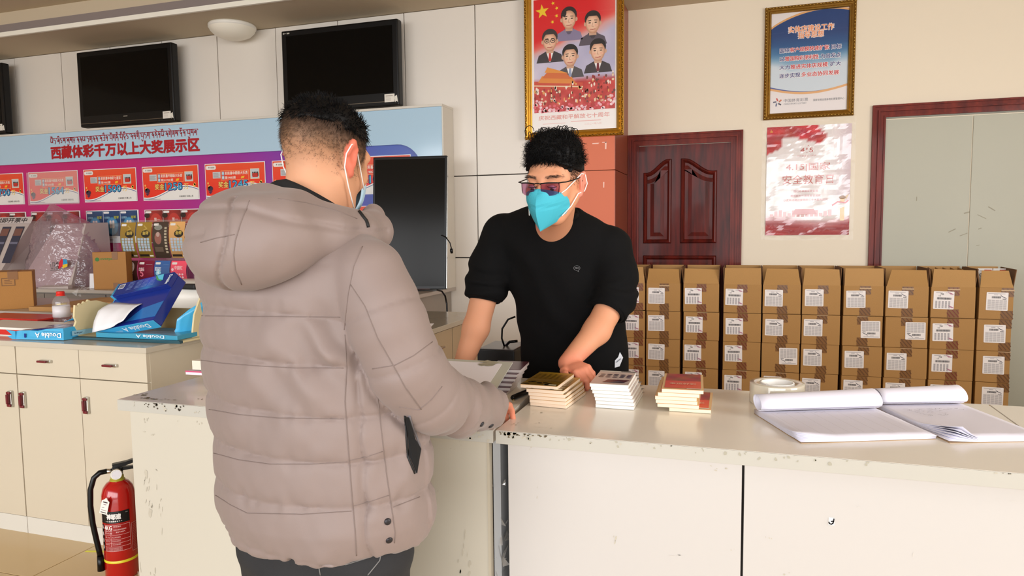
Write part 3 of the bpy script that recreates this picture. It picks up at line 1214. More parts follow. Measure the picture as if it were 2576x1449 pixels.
def cab_unit(root, x0, x1, n, hand):
    shift(box('carcass', M_lamw, x0, x1, YCF + .018, 2.85, 0.07, 0.807, root), root)
    shift(box('plinth', M_lam, x0, x1, YCF + .002, YCF + .03, 0, 0.072, root), root)
    w = (x1 - x0) / n
    for i in range(n):
        a, b = x0 + w * i + .0015, x0 + w * (i + 1) - .0015
        d = shift(box('drawer', M_lamw, a, b, YCF, YCF + .018, 0.691, 0.806, root, .0012), root)
        handle(d, (a + b) / 2 - .0 , .752, False, None)
        d = shift(box('door', M_lamw, a, b, YCF, YCF + .018, 0.074, 0.687, root, .0012), root)
        handle(d, hand[i] * (w / 2 - .035) + (a + b) / 2, .582, True, None)


cab_unit(lc, -2.884, -2.192, 2, (-1, -1))
cab_unit(lc2, -3.75, -2.887, 2, (1, 1))
cab_unit(lc2, -4.60, -3.753, 2, (1, 1))
o = MB().box(-4.6, -2.18, 2.128, 2.86, 0.808, 0.83, .002).build('cabinet_worktop', mat('cabinet_worktop', (196, 186, 168), 0.2, var=.03))
tag(o, 'long grey-beige worktop over the drawer cabinets at the left', 'worktop')

# table behind the cabinet run
rt = empty('rear_table', (-3.6, 3.15, 0), 'low-lit grey table behind the drawer cabinets carrying flattened cardboard', 'table')
shift(box('table_top', M_shelf, -4.8, -2.75, 2.875, 3.55, 0.815, 0.845, rt, .003), rt)
for x in (-4.75, -2.85):
    shift(box('leg', M_shelff, x, x + .04, 2.9, 3.5, 0, .815, rt), rt)

# return cabinet behind the customer, drawers facing right
rc_ = empty('return_cabinet', (-1.72, 3.2, 0), 'beige return cabinet with a drawer handle, seen past the customer sleeve', 'cabinet')
M_taupe = mat('taupe_laminate', (176, 156, 126), 0.4, var=.02)
for o in (box('worktop', mat('return_top', (178, 168, 150), 0.14, var=.03, coat=.2), -2.05, -1.40, 2.6, 3.76, .775, .80, rc_, .002), box('carcass', M_taupe, -2.03, -1.44, 2.62, 3.74, 0, .775, rc_)):
    shift(o, rc_)
for i in range(3):
    y0 = 2.63 + .37 * i
    d = shift(box('drawer', M_taupe, -1.445, -1.425, y0, y0 + .362, .60, .765, rc_, .0015), rc_)
    MB().box(-1.412, -1.402, y0 + .14, y0 + .22, .685, .695, .002).box(-1.426, -1.404, y0 + .145, y0 + .155, .686, .694).box(-1.426, -1.404, y0 + .205, y0 + .215, .686, .694).build('handle', M_steel, d)
    shift(box('door', M_taupe, -1.445, -1.425, y0, y0 + .362, .05, .594, rc_, .0015), rc_)
o = MB().box(-.09, .09, -.11, .11, 0, .001).build('paper_sheet', M_paper, None, (-1.53, 3.12, .8005), (0, 0, .3))
tag(o, 'white paper sheet lying on the return cabinet', 'paper')
o = MB().tube([(-1.40, 3.0, .81), (-1.385, 2.93, .79), (-1.37, 2.84, .74), (-1.33, 2.7, .66), (-1.29, 2.62, .58)], .006).build('thick_cable', M_black)
tag(o, 'black cable hanging over the return cabinet edge beside the sleeve', 'cable')


# ------------------------------------------------------------------ things on the left cabinet
def flatbox(name, x0, x1, y0, y1, z0, h, side, top, label, cat, rz=0):
    c = empty(name, ((x0 + x1) / 2, (y0 + y1) / 2, z0), label, cat)
    w, d = (x1 - x0) / 2, (y1 - y0) / 2
    MB().box(-w, w, -d, d, .004, h * .72, .002).build('base', side, c)
    MB().box(-w - .002, w + .002, -d - .002, d + .002, h * .72, h, .002).build('lid', top, c)
    MB().box(-w - .003, w + .003, -d - .003, d + .003, 0, .004, .001).build('rim', M_white, c)
    c.rotation_euler = (0, 0, rz)
    return c


M_redb = mat('red_card', (206, 40, 30), 0.35)
M_redd = mat('dark_red_card', (140, 26, 22), 0.35)
flatbox('gift_box', -3.35, -2.87, 2.24, 2.44, .83, .037, M_redb, M_white, 'white-topped red flat box at the left end of the worktop', 'box')
g = flatbox('gift_box', -3.7, -3.235, 2.52, 2.70, .83, .032, M_redd, M_redb, 'thin dark red box with a star behind the white-topped box', 'box')
Print().star(.19, .016, .010, (230, 150, 60), 1).build('star', M_print, g, (0.0, -.0935, 0))


def ream_wrap(nm, label, loc, rot, w=.297, d=.21, h=.05):
    c = empty(nm, loc, label, 'paper ream')
    c.rotation_euler = rot
    return c


M_cyan = mat('ream_cyan', (70, 170, 214), 0.25, coat=.2)
M_navy = mat('ream_navy', (20, 44, 130), 0.2, coat=.3)
rm = ream_wrap('paper_wrapper', 'crumpled light blue ream wrapper lying flat beside the bottle', (-2.80, 2.29, .832), (0, 0, .12))
# a slack wrapper: block with a crushed, pinched left end
bot = [(-.05, -.11), (.13, -.11), (.13, .10), (-.03, .10)]
mb = MB()
mb.hexa([(-.13, -.115, 0), (.115, -.115, 0), (.135, .11, 0), (-.06, .11, 0)], [(-.135, -.11, .03), (.112, -.112, .048), (.13, .105, .046), (-.05, .10, .036)])
bmesh.ops.subdivide_edges(mb.bm, edges=mb.bm.edges[:], cuts=5, use_grid_fill=True)
for v in mb.bm.verts:
    if v.co.z > .01:
        v.co.z += .006 * n1(v.co.x, v.co.y, 22)
        v.co.y += .003 * n1(v.co.z, v.co.x, 30, 2)
mb.build('wrapper', M_cyan, rm)
mb = MB()
Pg = [[(-.125 + .235 * i / 8 + .012 * j / 5, -.105 + .2 * j / 5, .0335 + .0165 * i / 8 + .004 * n1(i, j, .9, 3)) for j in range(6)] for i in range(9)]
solid(mb.grid(Pg).build('navy_top', M_navy, rm), .001)
mb = MB()
solid(mb.grid([[(-.02 + .05 * i / 3, .03 + .05 * j / 3, .056 + .018 * (i / 3) * (1 - j / 3) + .004 * n1(i, j, 1.3, 5)) for j in range(4)] for i in range(4)]).build('torn_flap', M_cyan, rm), .0008)
mb = MB()
mb.prism([(-.135, 0), (-.16, .012), (-.135, .018), (-.165, .04), (-.12, .034), (-.12, .002)], 'y', -.1165, -.113)
mb.build('pinched_end', M_cyan, rm)
P = Print()
P.text('Double A', .105, .010, .020, (244, 248, 250), 1, 'r', .04, width=.125, flip=True)
P.text('100% premium copy paper', .105, .033, .004, (30, 70, 120), 1, 'r', width=.09, flip=True)
P.rrect(-.075, .008, -.066, .026, .003, (20, 44, 130), 1)
P.build('print', M_printg, rm, (0, -.117, 0))
P = Print().rrect(.02, .014, .12, .034, .003, (150, 196, 214), 1).text('A4 80 g/m²', .03, .019, .008, (30, 60, 100), 2, bold=.02)
P.build('side_print', M_printg, rm, (.1245, -.103, 0), (0, 0, math.radians(84)))

# bottle
bt = empty('water_bottle', (-3.2, 2.62, .83), 'clear plastic water bottle with a red cap and white label', 'bottle')
M_pet = clear_mat('pet', gloss=.25, haze=.10, rough=.06)
prof = [(0, .002), (.024, 0), (.027, .006), (.0265, .02), (.0275, .03), (.0265, .036), (.0275, .06), (.0275, .092), (.028, .105), (.026, .118), (.018, .134), (.0125, .141), (.0125, .15)]
MB().lathe([(r * 1.35, z) for r, z in prof], 28).build('body', M_pet, bt)
MB().lathe([(.0385, .034), (.0385, .09)], 28).build('label', mat('label_white', (226, 220, 222), .4), bt)
solid(bt.children[-1], .0006)
MB().lathe([(0, .16), (.017, .16), (.0185, .156), (.0185, .143), (.0205, .142), (.0205, .138), (0, .138)], 24).build('cap', mat('red_cap', (222, 40, 30), .35), bt)

# carton tray with torn reams
ct = empty('paper_carton', (-2.40, 2.36, .832), 'open cut-down carton with cream inside holding torn blue paper reams', 'carton')
M_card = mat('cardboard', (178, 132, 78), 0.7, var=.05, vscale=6, bump=.15, bscale=140)
M_cardin = mat('cardboard_inside', (122, 84, 48), 0.8, var=.05, vscale=6)
M_cream_card = mat('cream_card', (216, 200, 156), 0.6, var=.03)
MB().box(-.275, .275, -.10, .2, 0, .008, .001).build('bottom', M_cream_card, ct)
mb = MB()
pts = [(-.105, 0), (.2, 0), (.2, .10), (.08, .125), (.0, .15)] + [(-.03 - .075 * i / 7, .15 - .02 * i / 7 + .010 * (i % 2)) for i in range(8)] + [(-.112, .09), (-.104, .07), (-.113, .05), (-.104, .03)]
mb.prism(pts, 'x', -.285, -.275)
mb.build('left_flap', M_cream_card, ct)
MB().box(-.275, .24, .2, .208, 0, .10, .001).build('back_flap', M_cream_card, ct)
MB().prism([(-.02, 0), (.2, 0), (.2, .20), (.05, .19), (.0, .1)], 'x', .24, .248).build('right_flap', M_cream_card, ct)
MB().hexa([(-.285, -.13, -.001), (.28, -.12, -.001), (.275, -.10, -.001), (-.275, -.10, -.001)], [(-.285, -.13, .006), (.28, -.125, .012), (.275, -.10, .010), (-.275, -.10, .008)]).build('front_lip', mat('dark_teal_card', (40, 84, 96), .5), ct)

r1 = ream_wrap('paper_ream', 'torn navy paper ream tilted up in the open carton, white sheets bulging out', (-2.425, 2.375, .945), (math.radians(46), math.radians(-10), math.radians(-4)))
W2, D2 = .17, .12
MB().box(-W2, W2, -D2, D2, 0, .047, .004).build('wrapper', M_navy, r1)
MB().box(-W2 - .0015, W2 + .0015, -D2 - .002, -D2 + .001, 0, .046, .001).build('front_band', M_cyan, r1)
MB().box(-W2 - .003, -W2 + .001, -D2, D2, 0, .0475, .001).build('end_band', M_cyan, r1)
P = Print()
P.text('Double A', .13, .012, .024, (240, 246, 250), 1, 'r', .04, width=.15, flip=True)
P.text('PREMIUM COPY PAPER', -.03, .017, .008, (200, 226, 236), 1, 'r', width=.10, flip=True)
P.build('front_print', M_printg, r1, (0, -D2 - .0022, 0))
# white sheets bursting from the torn face
Pg = []
for i in range(13):
    u = i / 12
    row = []
    for j in range(8):
        q = j / 7
        edge = .02 + .10 * u
        row.append((-W2 - .005 + .22 * u, -D2 - .01 + (.165 - .05 * u) * q, .05 + .028 * math.sin(PI * q) * (1 - .6 * u) + .035 * (1 - q) * u * u + .004 * n1(u * 5, q * 5, 1, 9)))
    Pg.append(row)
solid(MB().grid(Pg).build('torn_sheets', M_paper, r1), .002)
P = Print()
P.grid(-W2, -.034, W2, .034, 16, 5, lambda u, q: (18 + 30 * max(0, 1 - abs(u - .62) * 4), 44 + 90 * max(0, 1 - abs(u - .62) * 4) * (1 - q), 120 + 70 * max(0, 1 - abs(u - .62) * 4)), 0)
P.rect(-W2 + .02, .0, -W2 + .055, .026, (232, 232, 238), 1)
for i in range(9):
    P.rect(-W2 + .024 + .0033 * i, .003, -W2 + .0255 + .0033 * i, .023, (60, 60, 90), 2)
for cx in (-.09, -.04, .0, .04):
    for i in range(6):
        P.rect(cx, .024 - .008 * i, cx + .034, .0265 - .008 * i, (120, 140, 190), 1)
P.poly([(.06, .034), (.085, .005), (.115, -.005), (.12, .0), (.09, .034)], (70, 150, 90), 1).poly([(.07, .034), (.095, .008), (.125, -.002), (.11, .034)], (90, 190, 220), 2)
P.text('Double', .152, .02, .018, (240, 246, 250), 2, 'l', .04, width=.05, rot=-PI / 2)
o = P.build('flap_print', M_printg, r1, (0, .085, .0705), (-PI / 2, 0, 0))
MB().box(-W2, W2, .050, .120, .047, .0695, .002).build('folded_flap', M_navy, r1)
MB().box(-W2 - .003, -W2 + .012, .049, .121, .046, .0705, .002).build('flap_end', M_cyan, r1)
MB().box(-W2 - .0045, -W2 - .0025, .06, .11, .05, .066).build('white_patch', M_paper, r1)
MB().prism([(.0, -.1), (.17, -.1), (.17, -.02), (.06, -.04)], 'z', .0472, .0486).build('facet', mat('ream_blue_facet', (36, 110, 180), .25, coat=.2), r1)

r2 = ream_wrap('paper_ream', 'flattened light blue ream wrapper under the torn ream in the carton', (-2.36, 2.30, .8415), (0, 0, .03))
mb = MB().box(-.20, .21, -.05, .12, 0, .020, .002)
bmesh.ops.subdivide_edges(mb.bm, edges=mb.bm.edges[:], cuts=3, use_grid_fill=True)
for v in mb.bm.verts:
    v.co.z += .003 * n1(v.co.x, v.co.y, 25, 4) if v.co.z > .01 else 0
mb.build('wrapper', mat('ream_teal', (60, 150, 180), .3), r2)
Print().text('Double A', .15, .006, .012, (236, 244, 248), 1, 'r', .03, width=.14, flip=True).build('print', M_printg, r2, (0, -.0535, 0))
r3 = empty('torn_wrapper', (-2.185, 2.37, .842), 'torn light blue wrapper sheet standing at the carton end beside the customer', 'wrapper')
Pg = [[(-.05 + .075 * i / 5 + .02 * j / 6, -.04 + .08 * i / 5, .15 * (j / 6) * (.5 + .5 * i / 5) + .01 * n1(i, j, 1.1, 6)) for j in range(7)] for i in range(6)]
solid(MB().grid(Pg).build('sheet', M_cyan, r3), .001)
Pg = [[(-.075 + .06 * i / 5 + .02 * j / 6, -.02 + .08 * i / 5, .10 * (j / 6) * (.4 + .6 * i / 5) + .008 * n1(i, j, 1.3, 8)) for j in range(7)] for i in range(6)]
solid(MB().grid(Pg).build('white_lining', M_paper, r3), .001)

# ------------------------------------------------------------------ things on the table behind
cb = empty('flat_cardboard', (-3.45, 3.02, .845), 'flattened brown cardboard with a yellow strap lying on the rear table', 'cardboard')
mb = MB().hexa([(-.36, -.10, 0), (.40, -.10, 0), (.34, .25, 0), (-.22, .25, 0)], [(-.36, -.10, .022), (.40, -.10, .03), (.34, .25, .055), (-.22, .25, .045)])
mb.build('sheet', M_card, cb)
MB().hexa([(.0, -.09, .028), (.40, -.09, .031), (.36, .05, .04), (.05, .08, .045)], [(.02, -.08, .052), (.40, -.08, .06), (.36, .05, .06), (.07, .08, .07)]).build('folded_flap', M_card, cb)
MB().tube([(-.16, -.104, .0), (-.158, -.108, .02), (-.150, -.09, .034), (-.14, -.05, .036)], .009).build('strap', mat('yellow_strap', (230, 200, 30), .4), cb)
Print().text('CARTON BOX PAPER', .12, .008, .012, (90, 50, 30), 1, bold=.03, width=.2).build('print', M_print, cb, (0, -.1012, 0))
pw = MB()
rg = random.Random(3)
for i in range(9):
    a = Vector((rg.uniform(-.04, .04), rg.uniform(-.02, .02), .02 + rg.uniform(0, .05)))
    pts = [a + Vector((rg.uniform(-.03, .03), rg.uniform(-.02, .02), rg.uniform(-.02, .03))) for _ in range(3)]
    pw.bm.faces.new([pw.bm.verts.new(p) for p in pts])
o = pw.build('plastic_wrap_scrap', clear_mat('clear_wrap', gloss=.5, haze=.15, bump=.4), None, (-3.62, 3.1, .885), normals=False)
tag(o, 'crumpled clear wrap scrap on the flattened cardboard', 'plastic wrap')


def small_carton(x0, x1, y0, y1, z0, h, label, group=None, rz=0.0):
    c = empty('carton', ((x0 + x1) / 2, (y0 + y1) / 2, z0), label, 'carton', group, rz)
    w, d = (x1 - x0) / 2, (y1 - y0) / 2
    MB().box(-w, w, -d, d, 0, h, .003).build('body', mat('carton_ochre', (172, 118, 52), .65, var=.04, bump=.1, bscale=120), c)
    return c


c = small_carton(-4.285, -3.95, 2.865, 3.115, .845, .215, 'ochre carton on the rear table at the far left picture edge', None, .85)
Print().rect(.02, .135, .085, .18, (120, 80, 40), 1).rect(.024, .139, .081, .176, (170, 118, 56), 2).rect(.034, .147, .07, .15, (110, 70, 36), 3).rect(.034, .156, .07, .159, (110, 70, 36), 3).rect(.034, .165, .06, .168, (110, 70, 36), 3).build('print', M_print, c, (0, -.1255, 0))
MB().box(.05, .10, -.127, .127, .17, .2165, .001).build('tape_strip', mat('brown_tape', (136, 90, 44), .5), c)

c = small_carton(-4.955, -4.705, 4.37, 4.49, .83, .296, 'ochre carton with green lettering beside the plastic bag on the back shelf', None, .45)
P = Print().ell(-.135, .238, .016, .016, (50, 120, 40), 1).text('overpack', -.112, .228, .026, (60, 128, 46), 1, bold=.03, width=.125)
P.build('print', M_print, c, (.045, -.0605, 0))
for z0, z1 in ((.235, .2975), (0, .05)):
    MB().box(.02, .065, -.0615, .0615, z0, z1, .001).build('tape_strip', mat('brown_tape', (136, 90, 44), .5), c)

# clear bag thrown over a wedge-shaped ticket machine
M_bag = clear_mat('clear_bag', tint=(238, 222, 232), gloss=.4, haze=.15, rough=.16, hazecol=(240, 226, 230), bump=.9, bscale=16)
tm = empty('ticket_machine', (-5.52, 4.62, .83), 'grey sloping ticket machine under the clear plastic bag', 'machine')
MB().hexa([(-.36, -.2, 0), (.24, -.2, 0), (.24, .22, 0), (-.36, .22, 0)], [(-.14, .02, .53), (.24, -.02, .53), (.24, .20, .54), (-.14, .2, .54)]).build('body', mat('warm_grey_plastic', (190, 176, 170), .4), tm)
P = Print()
P.poly([(.10, .15), (.17, .19), (.15, .245), (.115, .21)], (210, 30, 50), 1).poly([(.155, .19), (.21, .20), (.20, .235), (.165, .235)], (40, 150, 200), 2).poly([(.15, .16), (.205, .175), (.21, .2), (.155, .19)], (230, 190, 40), 3)
P.text('U3G', .02, .15, .06, (40, 36, 40), 1, bold=.03, width=.085).line([(.015, .14), (.11, .15)], .006, (40, 36, 40), 1)
P.build('emblem', M_print, tm, (0.02, -.205, 0))
bg = empty('plastic_bag', (-5.52, 4.62, .83), 'large crumpled clear plastic bag draped over the ticket machine', 'plastic bag')
pts = []
NU, NV = 40, 26
for i in range(NU):
    row = []
    a = 2 * PI * i / NU
    for j in range(NV + 1):
        q = j / NV
        z = .70 * q
        rx = .385 - .20 * q ** 1.3
        ry = .262 - .10 * q
        cx = -.05 + .02 * q
        if q > .76:
            t = (q - .76) / .24
            rx *= (1 - .9 * t)
            ry *= (1 - .9 * t)
            cx -= .12 * t
        r = 1 + .08 * n1(i * .9, j * .8, 1, 21) + .06 * n1(i * 1.9, j * 1.7, 1, 22)
        row.append((cx + rx * r * math.cos(a), ry * r * math.sin(a), max(0.002, z * (1 + .0 * r))))
    pts.append(row)
pts.append(pts[0])
MB().grid(pts).build('film', M_bag, bg, normals=False)

# left-hand wedge machine with black lettering
m2 = empty('ticket_machine', (-6.22, 4.62, .83), 'pale wedge-shaped ticket machine with black lettering at the left picture edge', 'machine')
MB().hexa([(-.3, -.25, 0), (.10, -.25, 0), (.16, .2, 0), (-.3, .2, 0)], [(-.3, .02, .56), (.27, .02, .56), (.27, .2, .56), (-.3, .2, .56)]).build('body', mat('warm_grey_plastic', (190, 176, 170), .4), m2)
P = Print()
P.rect(-.3, .60, .26, .665, (200, 188, 184), 0)
P.text('瓜刮即开票中', -.26, .61, .045, (40, 34, 36), 1, bold=.04, width=.46)
for i in range(3):
    P.rect(-.22 + .16 * i, .22, -.12 + .16 * i, .57, (52, 52, 70), 1)
    P.rect(-.215 + .16 * i, .48, -.125 + .16 * i, .55, (120, 80, 70), 2).rect(-.215 + .16 * i, .40, -.125 + .16 * i, .42, (110, 110, 130), 2)
P.build('print', M_print, m2, (0.02, -.256, 0), (math.radians(-25.7), 0, 0))
o = MB().hexa([(-.17, -.3, 0), (.13, -.28, 0), (.13, -.24, 0), (-.17, -.25, 0)], [(-.17, -.3, .006), (.13, -.28, .02), (.13, -.24, .03), (-.17, -.25, .02)]).build('scrap_card', mat('warm_grey_plastic', (190, 176, 170), .4), None, (-5.32, 4.60, .831))
tag(o, 'torn white card scrap lying in front of the bag on the back shelf', 'card')
o = MB().box(-.02, .02, -.001, .001, 0, .12).build('paper_slip', M_paper, None, (-5.03, 4.40, .831), (-.1, 0, .2))
tag(o, 'narrow white paper slip leaning on the ochre carton', 'paper')

# ------------------------------------------------------------------ acrylic rack of curved tickets
rk = empty('ticket_rack', (-4.47, 4.62, .83), 'clear acrylic rack with two rows of curved scratch tickets', 'rack')
M_acr = clear_mat('acrylic', gloss=.3, haze=.05)
MB().box(-.40, .40, .02, .03, 0, .55).box(-.40, -.394, -.14, .03, 0, .53).box(.394, .40, -.14, .03, 0, .53).box(-.40, .40, -.02, .03, 0, .006).box(-.40, .40, -.06, .03, .535, .54).build('body', M_acr, rk)


def ticket(x0, w, z0, h, kind, label):
    t = empty('scratch_ticket', (-4.47 + x0 + w / 2, 4.62, .83 + z0), label, 'ticket', 'scratch tickets in the acrylic rack')
    Pc = Print()
    bgc = {'gold': (146, 116, 44), 'dark': (66, 52, 44), 'tan': (206, 156, 96), 'brown': (74, 40, 36), 'maroon': (120, 30, 52), 'blue': (54, 92, 150), 'pink': (226, 78, 100)}[kind]
    a, b = -w / 2, w / 2
    Pc.grid(a, 0, b, h, 4, 12, lambda u, q: tuple(v * (.85 + .3 * q) for v in bgc), 0)
    Pc.rrect(a + .01, h - .03, a + .06, h - .012, .006, (238, 232, 224), 1)
    rg = random.Random(x0 * 100 + z0)
    if kind in ('gold', 'tan'):
        for i in range(4):
            for j in range(5):
                Pc.rect(a + .014 + (w - .03) * i / 4, .055 + .022 * j, a + .012 + (w - .03) * (i + .86) / 4, .074 + .022 * j, (176 + rg.randint(-14, 14), 192, 206), 1)
        Pc.ell(.02, h * .67, .045, .03, (34, 30, 26), 1).text('金砖', .02, h * .645, .03, (220, 190, 90), 2, 'c', .03)
        Pc.line([(.0, h * .9), (.03, h * .82), (.0, h * .78)], .01, (190, 160, 80), 1)
        Pc.rect(a + .01, .012, b - .05, .03, (40, 34, 30), 1).rect(b - .045, .012, b - .008, .022, (236, 230, 220), 1)
    elif kind == 'dark':
        for j in range(9):
            Pc.rect(b - .035, .04 + .024 * j, b - .012, .056 + .024 * j, (190, 176, 150), 1)
        Pc.ell(-.02, .16, .035, .05, (150, 96, 84), 1).ell(-.02, .19, .018, .02, (190, 160, 150), 2)
        Pc.ell(-.02, .245, .04, .02, (150, 150, 140), 1).ell(-.02, h - .04, .035, .02, (130, 130, 120), 1)
        Pc.rect(a + .015, .05, 0.02, .09, (100, 84, 72), 1)
    elif kind == 'brown':
        Pc.ell(.01, h - .055, .04, .045, (226, 206, 196), 1).ell(.0, h - .05, .006, .006, (40, 30, 30), 2).ell(.024, h - .05, .006, .006, (40, 30, 30), 2)
        for i in range(2):
            Pc.rect(a + .012 + i * .055, .03, a + .058 + i * .055, .10, (160, 176, 198), 1)
        Pc.text('萌宠', a + .01, .12, .03, (240, 226, 210), 1, bold=.04)
    elif kind == 'maroon':
        Pc.rect(.0, .02, b - .012, h - .03, (190, 196, 206), 1)
        Pc.text('红宝石', a + .01, h - .085, .03, (240, 220, 220), 1, bold=.03, width=.055).text('5', a + .02, .07, .06, (230, 120, 140), 1, bold=.03).text('15', a + .01, .02, .02, (230, 190, 80), 1, bold=.03)
    elif kind == 'blue':
        Pc.rect(.01, .02, b - .012, h - .03, (120, 150, 190), 1)
        Pc.poly([(a + .015, .1), (a + .04, .14), (a + .07, .11), (a + .06, .05), (a + .03, .045)], (150, 210, 230), 2).poly([(a + .03, .1), (a + .045, .12), (a + .055, .09)], (220, 240, 246), 3)
        Pc.rect(a + .012, .012, a + .07, .028, (90, 190, 220), 2).text('蓝宝石', a + .01, h - .08, .03, (230, 236, 246), 2, bold=.03, width=.06)
    else:
        Pc.text('中国红', .0, h - .07, .03, (250, 220, 220), 1, 'c', .02, width=.08)
        for i in range(4):
            for j in range(4):
                Pc.ell(a + .035 + .027 * i, .02 + .024 * j, .010, .008, (240, 200, 204), 1, 10)
        Pc.ell(a + .02, .13, .012, .012, (240, 200, 204), 1, 10)
    # bend the printed sheet outwards like an arc
    for i, (x, y, z) in enumerate(Pc.v):
        q = z / h
        Pc.v[i] = (x, y - .055 * math.sin(PI * min(1, max(0, q)) * .62 + .5) - .02, z)
    o = Pc.build('sheet', M_printg, t)
    return t


names = {'gold': 'gold', 'dark': 'dark brown', 'tan': 'tan orange', 'brown': 'brown panda-faced', 'maroon': 'maroon', 'blue': 'blue', 'pink': 'pink red'}
w = .155
for i, k in enumerate(('gold', 'gold', 'dark', 'tan')):
    ticket(-.39 + .166 * i, w, .242, .29, k, ['leftmost gold scratch ticket in the upper rack row', 'second gold scratch ticket in the upper rack row', 'dark brown scratch ticket in the upper rack row', 'tan orange scratch ticket in the upper rack row'][i])
for i, k in enumerate(('brown', 'maroon', 'blue', 'pink')):
    ticket(-.39 + .166 * i, w, .02, .2, k, '%s scratch ticket in the lower rack row' % ['brown', 'maroon', 'blue', 'pink red'][i])

# white printer crouching behind the carton
pr = empty('printer', (-3.02, 3.25, .845), 'low white rounded printer behind the torn reams', 'printer')
MB().lathe([(0, .16), (.20, .158), (.28, .135), (.31, .09), (.31, 0), (0, 0)], 28).build('body', M_white, pr)
for v in pr.children[0].data.vertices:
    v.co.y *= .6
MB().box(-.12, .22, -.17, -.12, .12, .15, .01).build('paper_slot', M_blackm, pr)
# ------------------------------------------------------------------ front service counter: two units, slabs on top
YF, YE, YK, ZC = 1.56, 1.535, 2.115, 0.80
M_stain = mat('brown_wear', (116, 102, 78), 0.7, var=.2, vscale=60)
M_stain2 = mat('grey_wear', (190, 182, 164), 0.6, var=.12, vscale=50)
M_stain3 = mat('dark_wear', (84, 74, 60), 0.7, var=.2, vscale=60)


def worn_edge_mat():
    m = mat('slab_edge', (190, 186, 175), 0.4, var=.03, vscale=9)
    return m


def slab(name, x0, x1, label, skew=0.0):
    s = empty(name, ((x0 + x1) / 2, 1.8, ZC), label, 'worktop')
    mb = MB().hexa([(x0, YE + .003, ZC - .03), (x1, YE + .003, ZC - .03), (x1 + skew, YK, ZC - .03), (x0 + (skew if x0 > -1 else 0), YK, ZC - .03)],
                   [(x0, YE + .003, ZC), (x1, YE + .003, ZC), (x1 + skew, YK, ZC), (x0 + (skew if x0 > -1 else 0), YK, ZC)])
    shift(mb.build('top', M_top, s), s)
    shift(box('edge_band', worn_edge_mat(), x0, x1, YE, YE + .003, ZC - .031, ZC - .0005, s, .0006), s)
    return s


sl = slab('counter_slab', -1.686, -.552, 'scuffed left slab of the front counter under the customer sleeve', -.03)
sr = slab('counter_slab', -.545, .618, 'long right slab of the front counter carrying the ticket stacks', 0.0)
sr.children[0].data.vertices[3].co.x += -.03
for v in sr.children[0].data.vertices:
    if v.co.x < -.5 and v.co.y > 2:
        v.co.x = -.571
s3 = slab('counter_slab', .622, 3.2, 'right end slab of the front counter beyond the dark diagonal joint', 0.0)

cl = empty('counter_unit', (-1.12, 1.83, 0), 'peeling white left counter unit behind the customer', 'counter')
cr = empty('counter_unit', (.8, 1.83, 0), 'white right counter unit with two front panels and a small black mark', 'counter')
M_front = mat('counter_front', (201, 196, 191), 0.38, var=.012, vscale=2)
M_frontl = mat('counter_front_warm', (201, 194, 178), 0.4, var=.02, vscale=2)
shift(box('front_panel', M_frontl, -1.668, -.576, YF, YF + .018, 0.0, ZC - .031, cl, .001), cl)
shift(box('end_panel', M_frontl, -1.668, -1.65, YF + .018, YK - .02, 0, ZC - .031, cl), cl)
shift(box('edge_strip', mat('beige_edging', (190, 180, 160), .5), -.576, -.570, YF - .001, YF + .02, 0, ZC - .031, cl), cl)
M_post = mat('grey_post', (168, 170, 172), 0.35)
shift(box('post', M_post, -.568, -.549, YF + .02, YF + .16, 0, ZC - .031, cl), cl)
shift(box('back_panel', mat('gap_shade', (58, 54, 52), .7), -.64, -.526, YF + .16, YF + .18, 0, ZC - .031, cl), cl)  # dark sheet standing in for the shade inside the gap
shift(box('front_panel', M_front, -.523, .0065, YF, YF + .018, 0.0, ZC - .031, cr, .001), cr)
shift(box('front_panel', M_front, .0115, 3.2, YF, YF + .018, 0.0, ZC - .031, cr, .001), cr)
shift(box('backing', M_joint, -.505, 3.19, YF + .0185, YF + .03, 0, ZC - .032, cr), cr)
shift(box('end_panel', M_front, -.523, -.505, YF + .018, YK - .02, 0, ZC - .031, cr), cr)
shift(box('back_panel', M_frontl, -1.648, -.65, YK - .04, YK - .02, .1, ZC - .031, cl), cl)
shift(box('back_panel', M_frontl, -.50, 3.19, YK - .04, YK - .02, .1, ZC - .031, cr), cr)


def patches(parent, name, m, axis, val, spots, seed, eps=.0008):
    """flakes of wear and tape residue: thin ragged chips lying on a face; spots = (px, py, w, h, n, slant)"""
    rg = random.Random(seed)
    mb = MB()
    for (px, py, w, h, n, sl_) in spots:
        c = at(px, py, axis, val)
        for k in range(n):
            u, v = (rg.uniform(-.5, .5) * w, rg.uniform(-.5, .5) * h) if n > 1 else (0, 0)
            s = (1.0 if n == 1 else rg.uniform(.16, .42))
            aw, ah = (w / 2, h / 2) if n == 1 else (w * s * .34, h * s * .55)
            K = 9
            poly = []
            for i in range(K):
                an = 2 * PI * i / K
                rr = rg.uniform(.55, 1.15)
                a, b = aw * rr * math.cos(an), ah * rr * math.sin(an)
                poly.append((u + a + sl_ * b, v + b))
            if axis == 'y':
                zz_ = [c.z + b for a, b in poly]
                if val == YE:
                    zz_ = [min(ZC - .001, max(ZC - .030, z_)) for z_ in zz_]
                vs = [mb.bm.verts.new((c.x + a, val - eps, z_)) for (a, b), z_ in zip(poly, zz_)]
            else:
                vs = [mb.bm.verts.new((c.x + a, c.y + b, val + eps)) for a, b in poly]
            mb.bm.faces.new(vs)
    o = mb.build(name, m, parent, normals=True)
    o['kind'] = 'stuff'
    shift(o, parent)
    return o


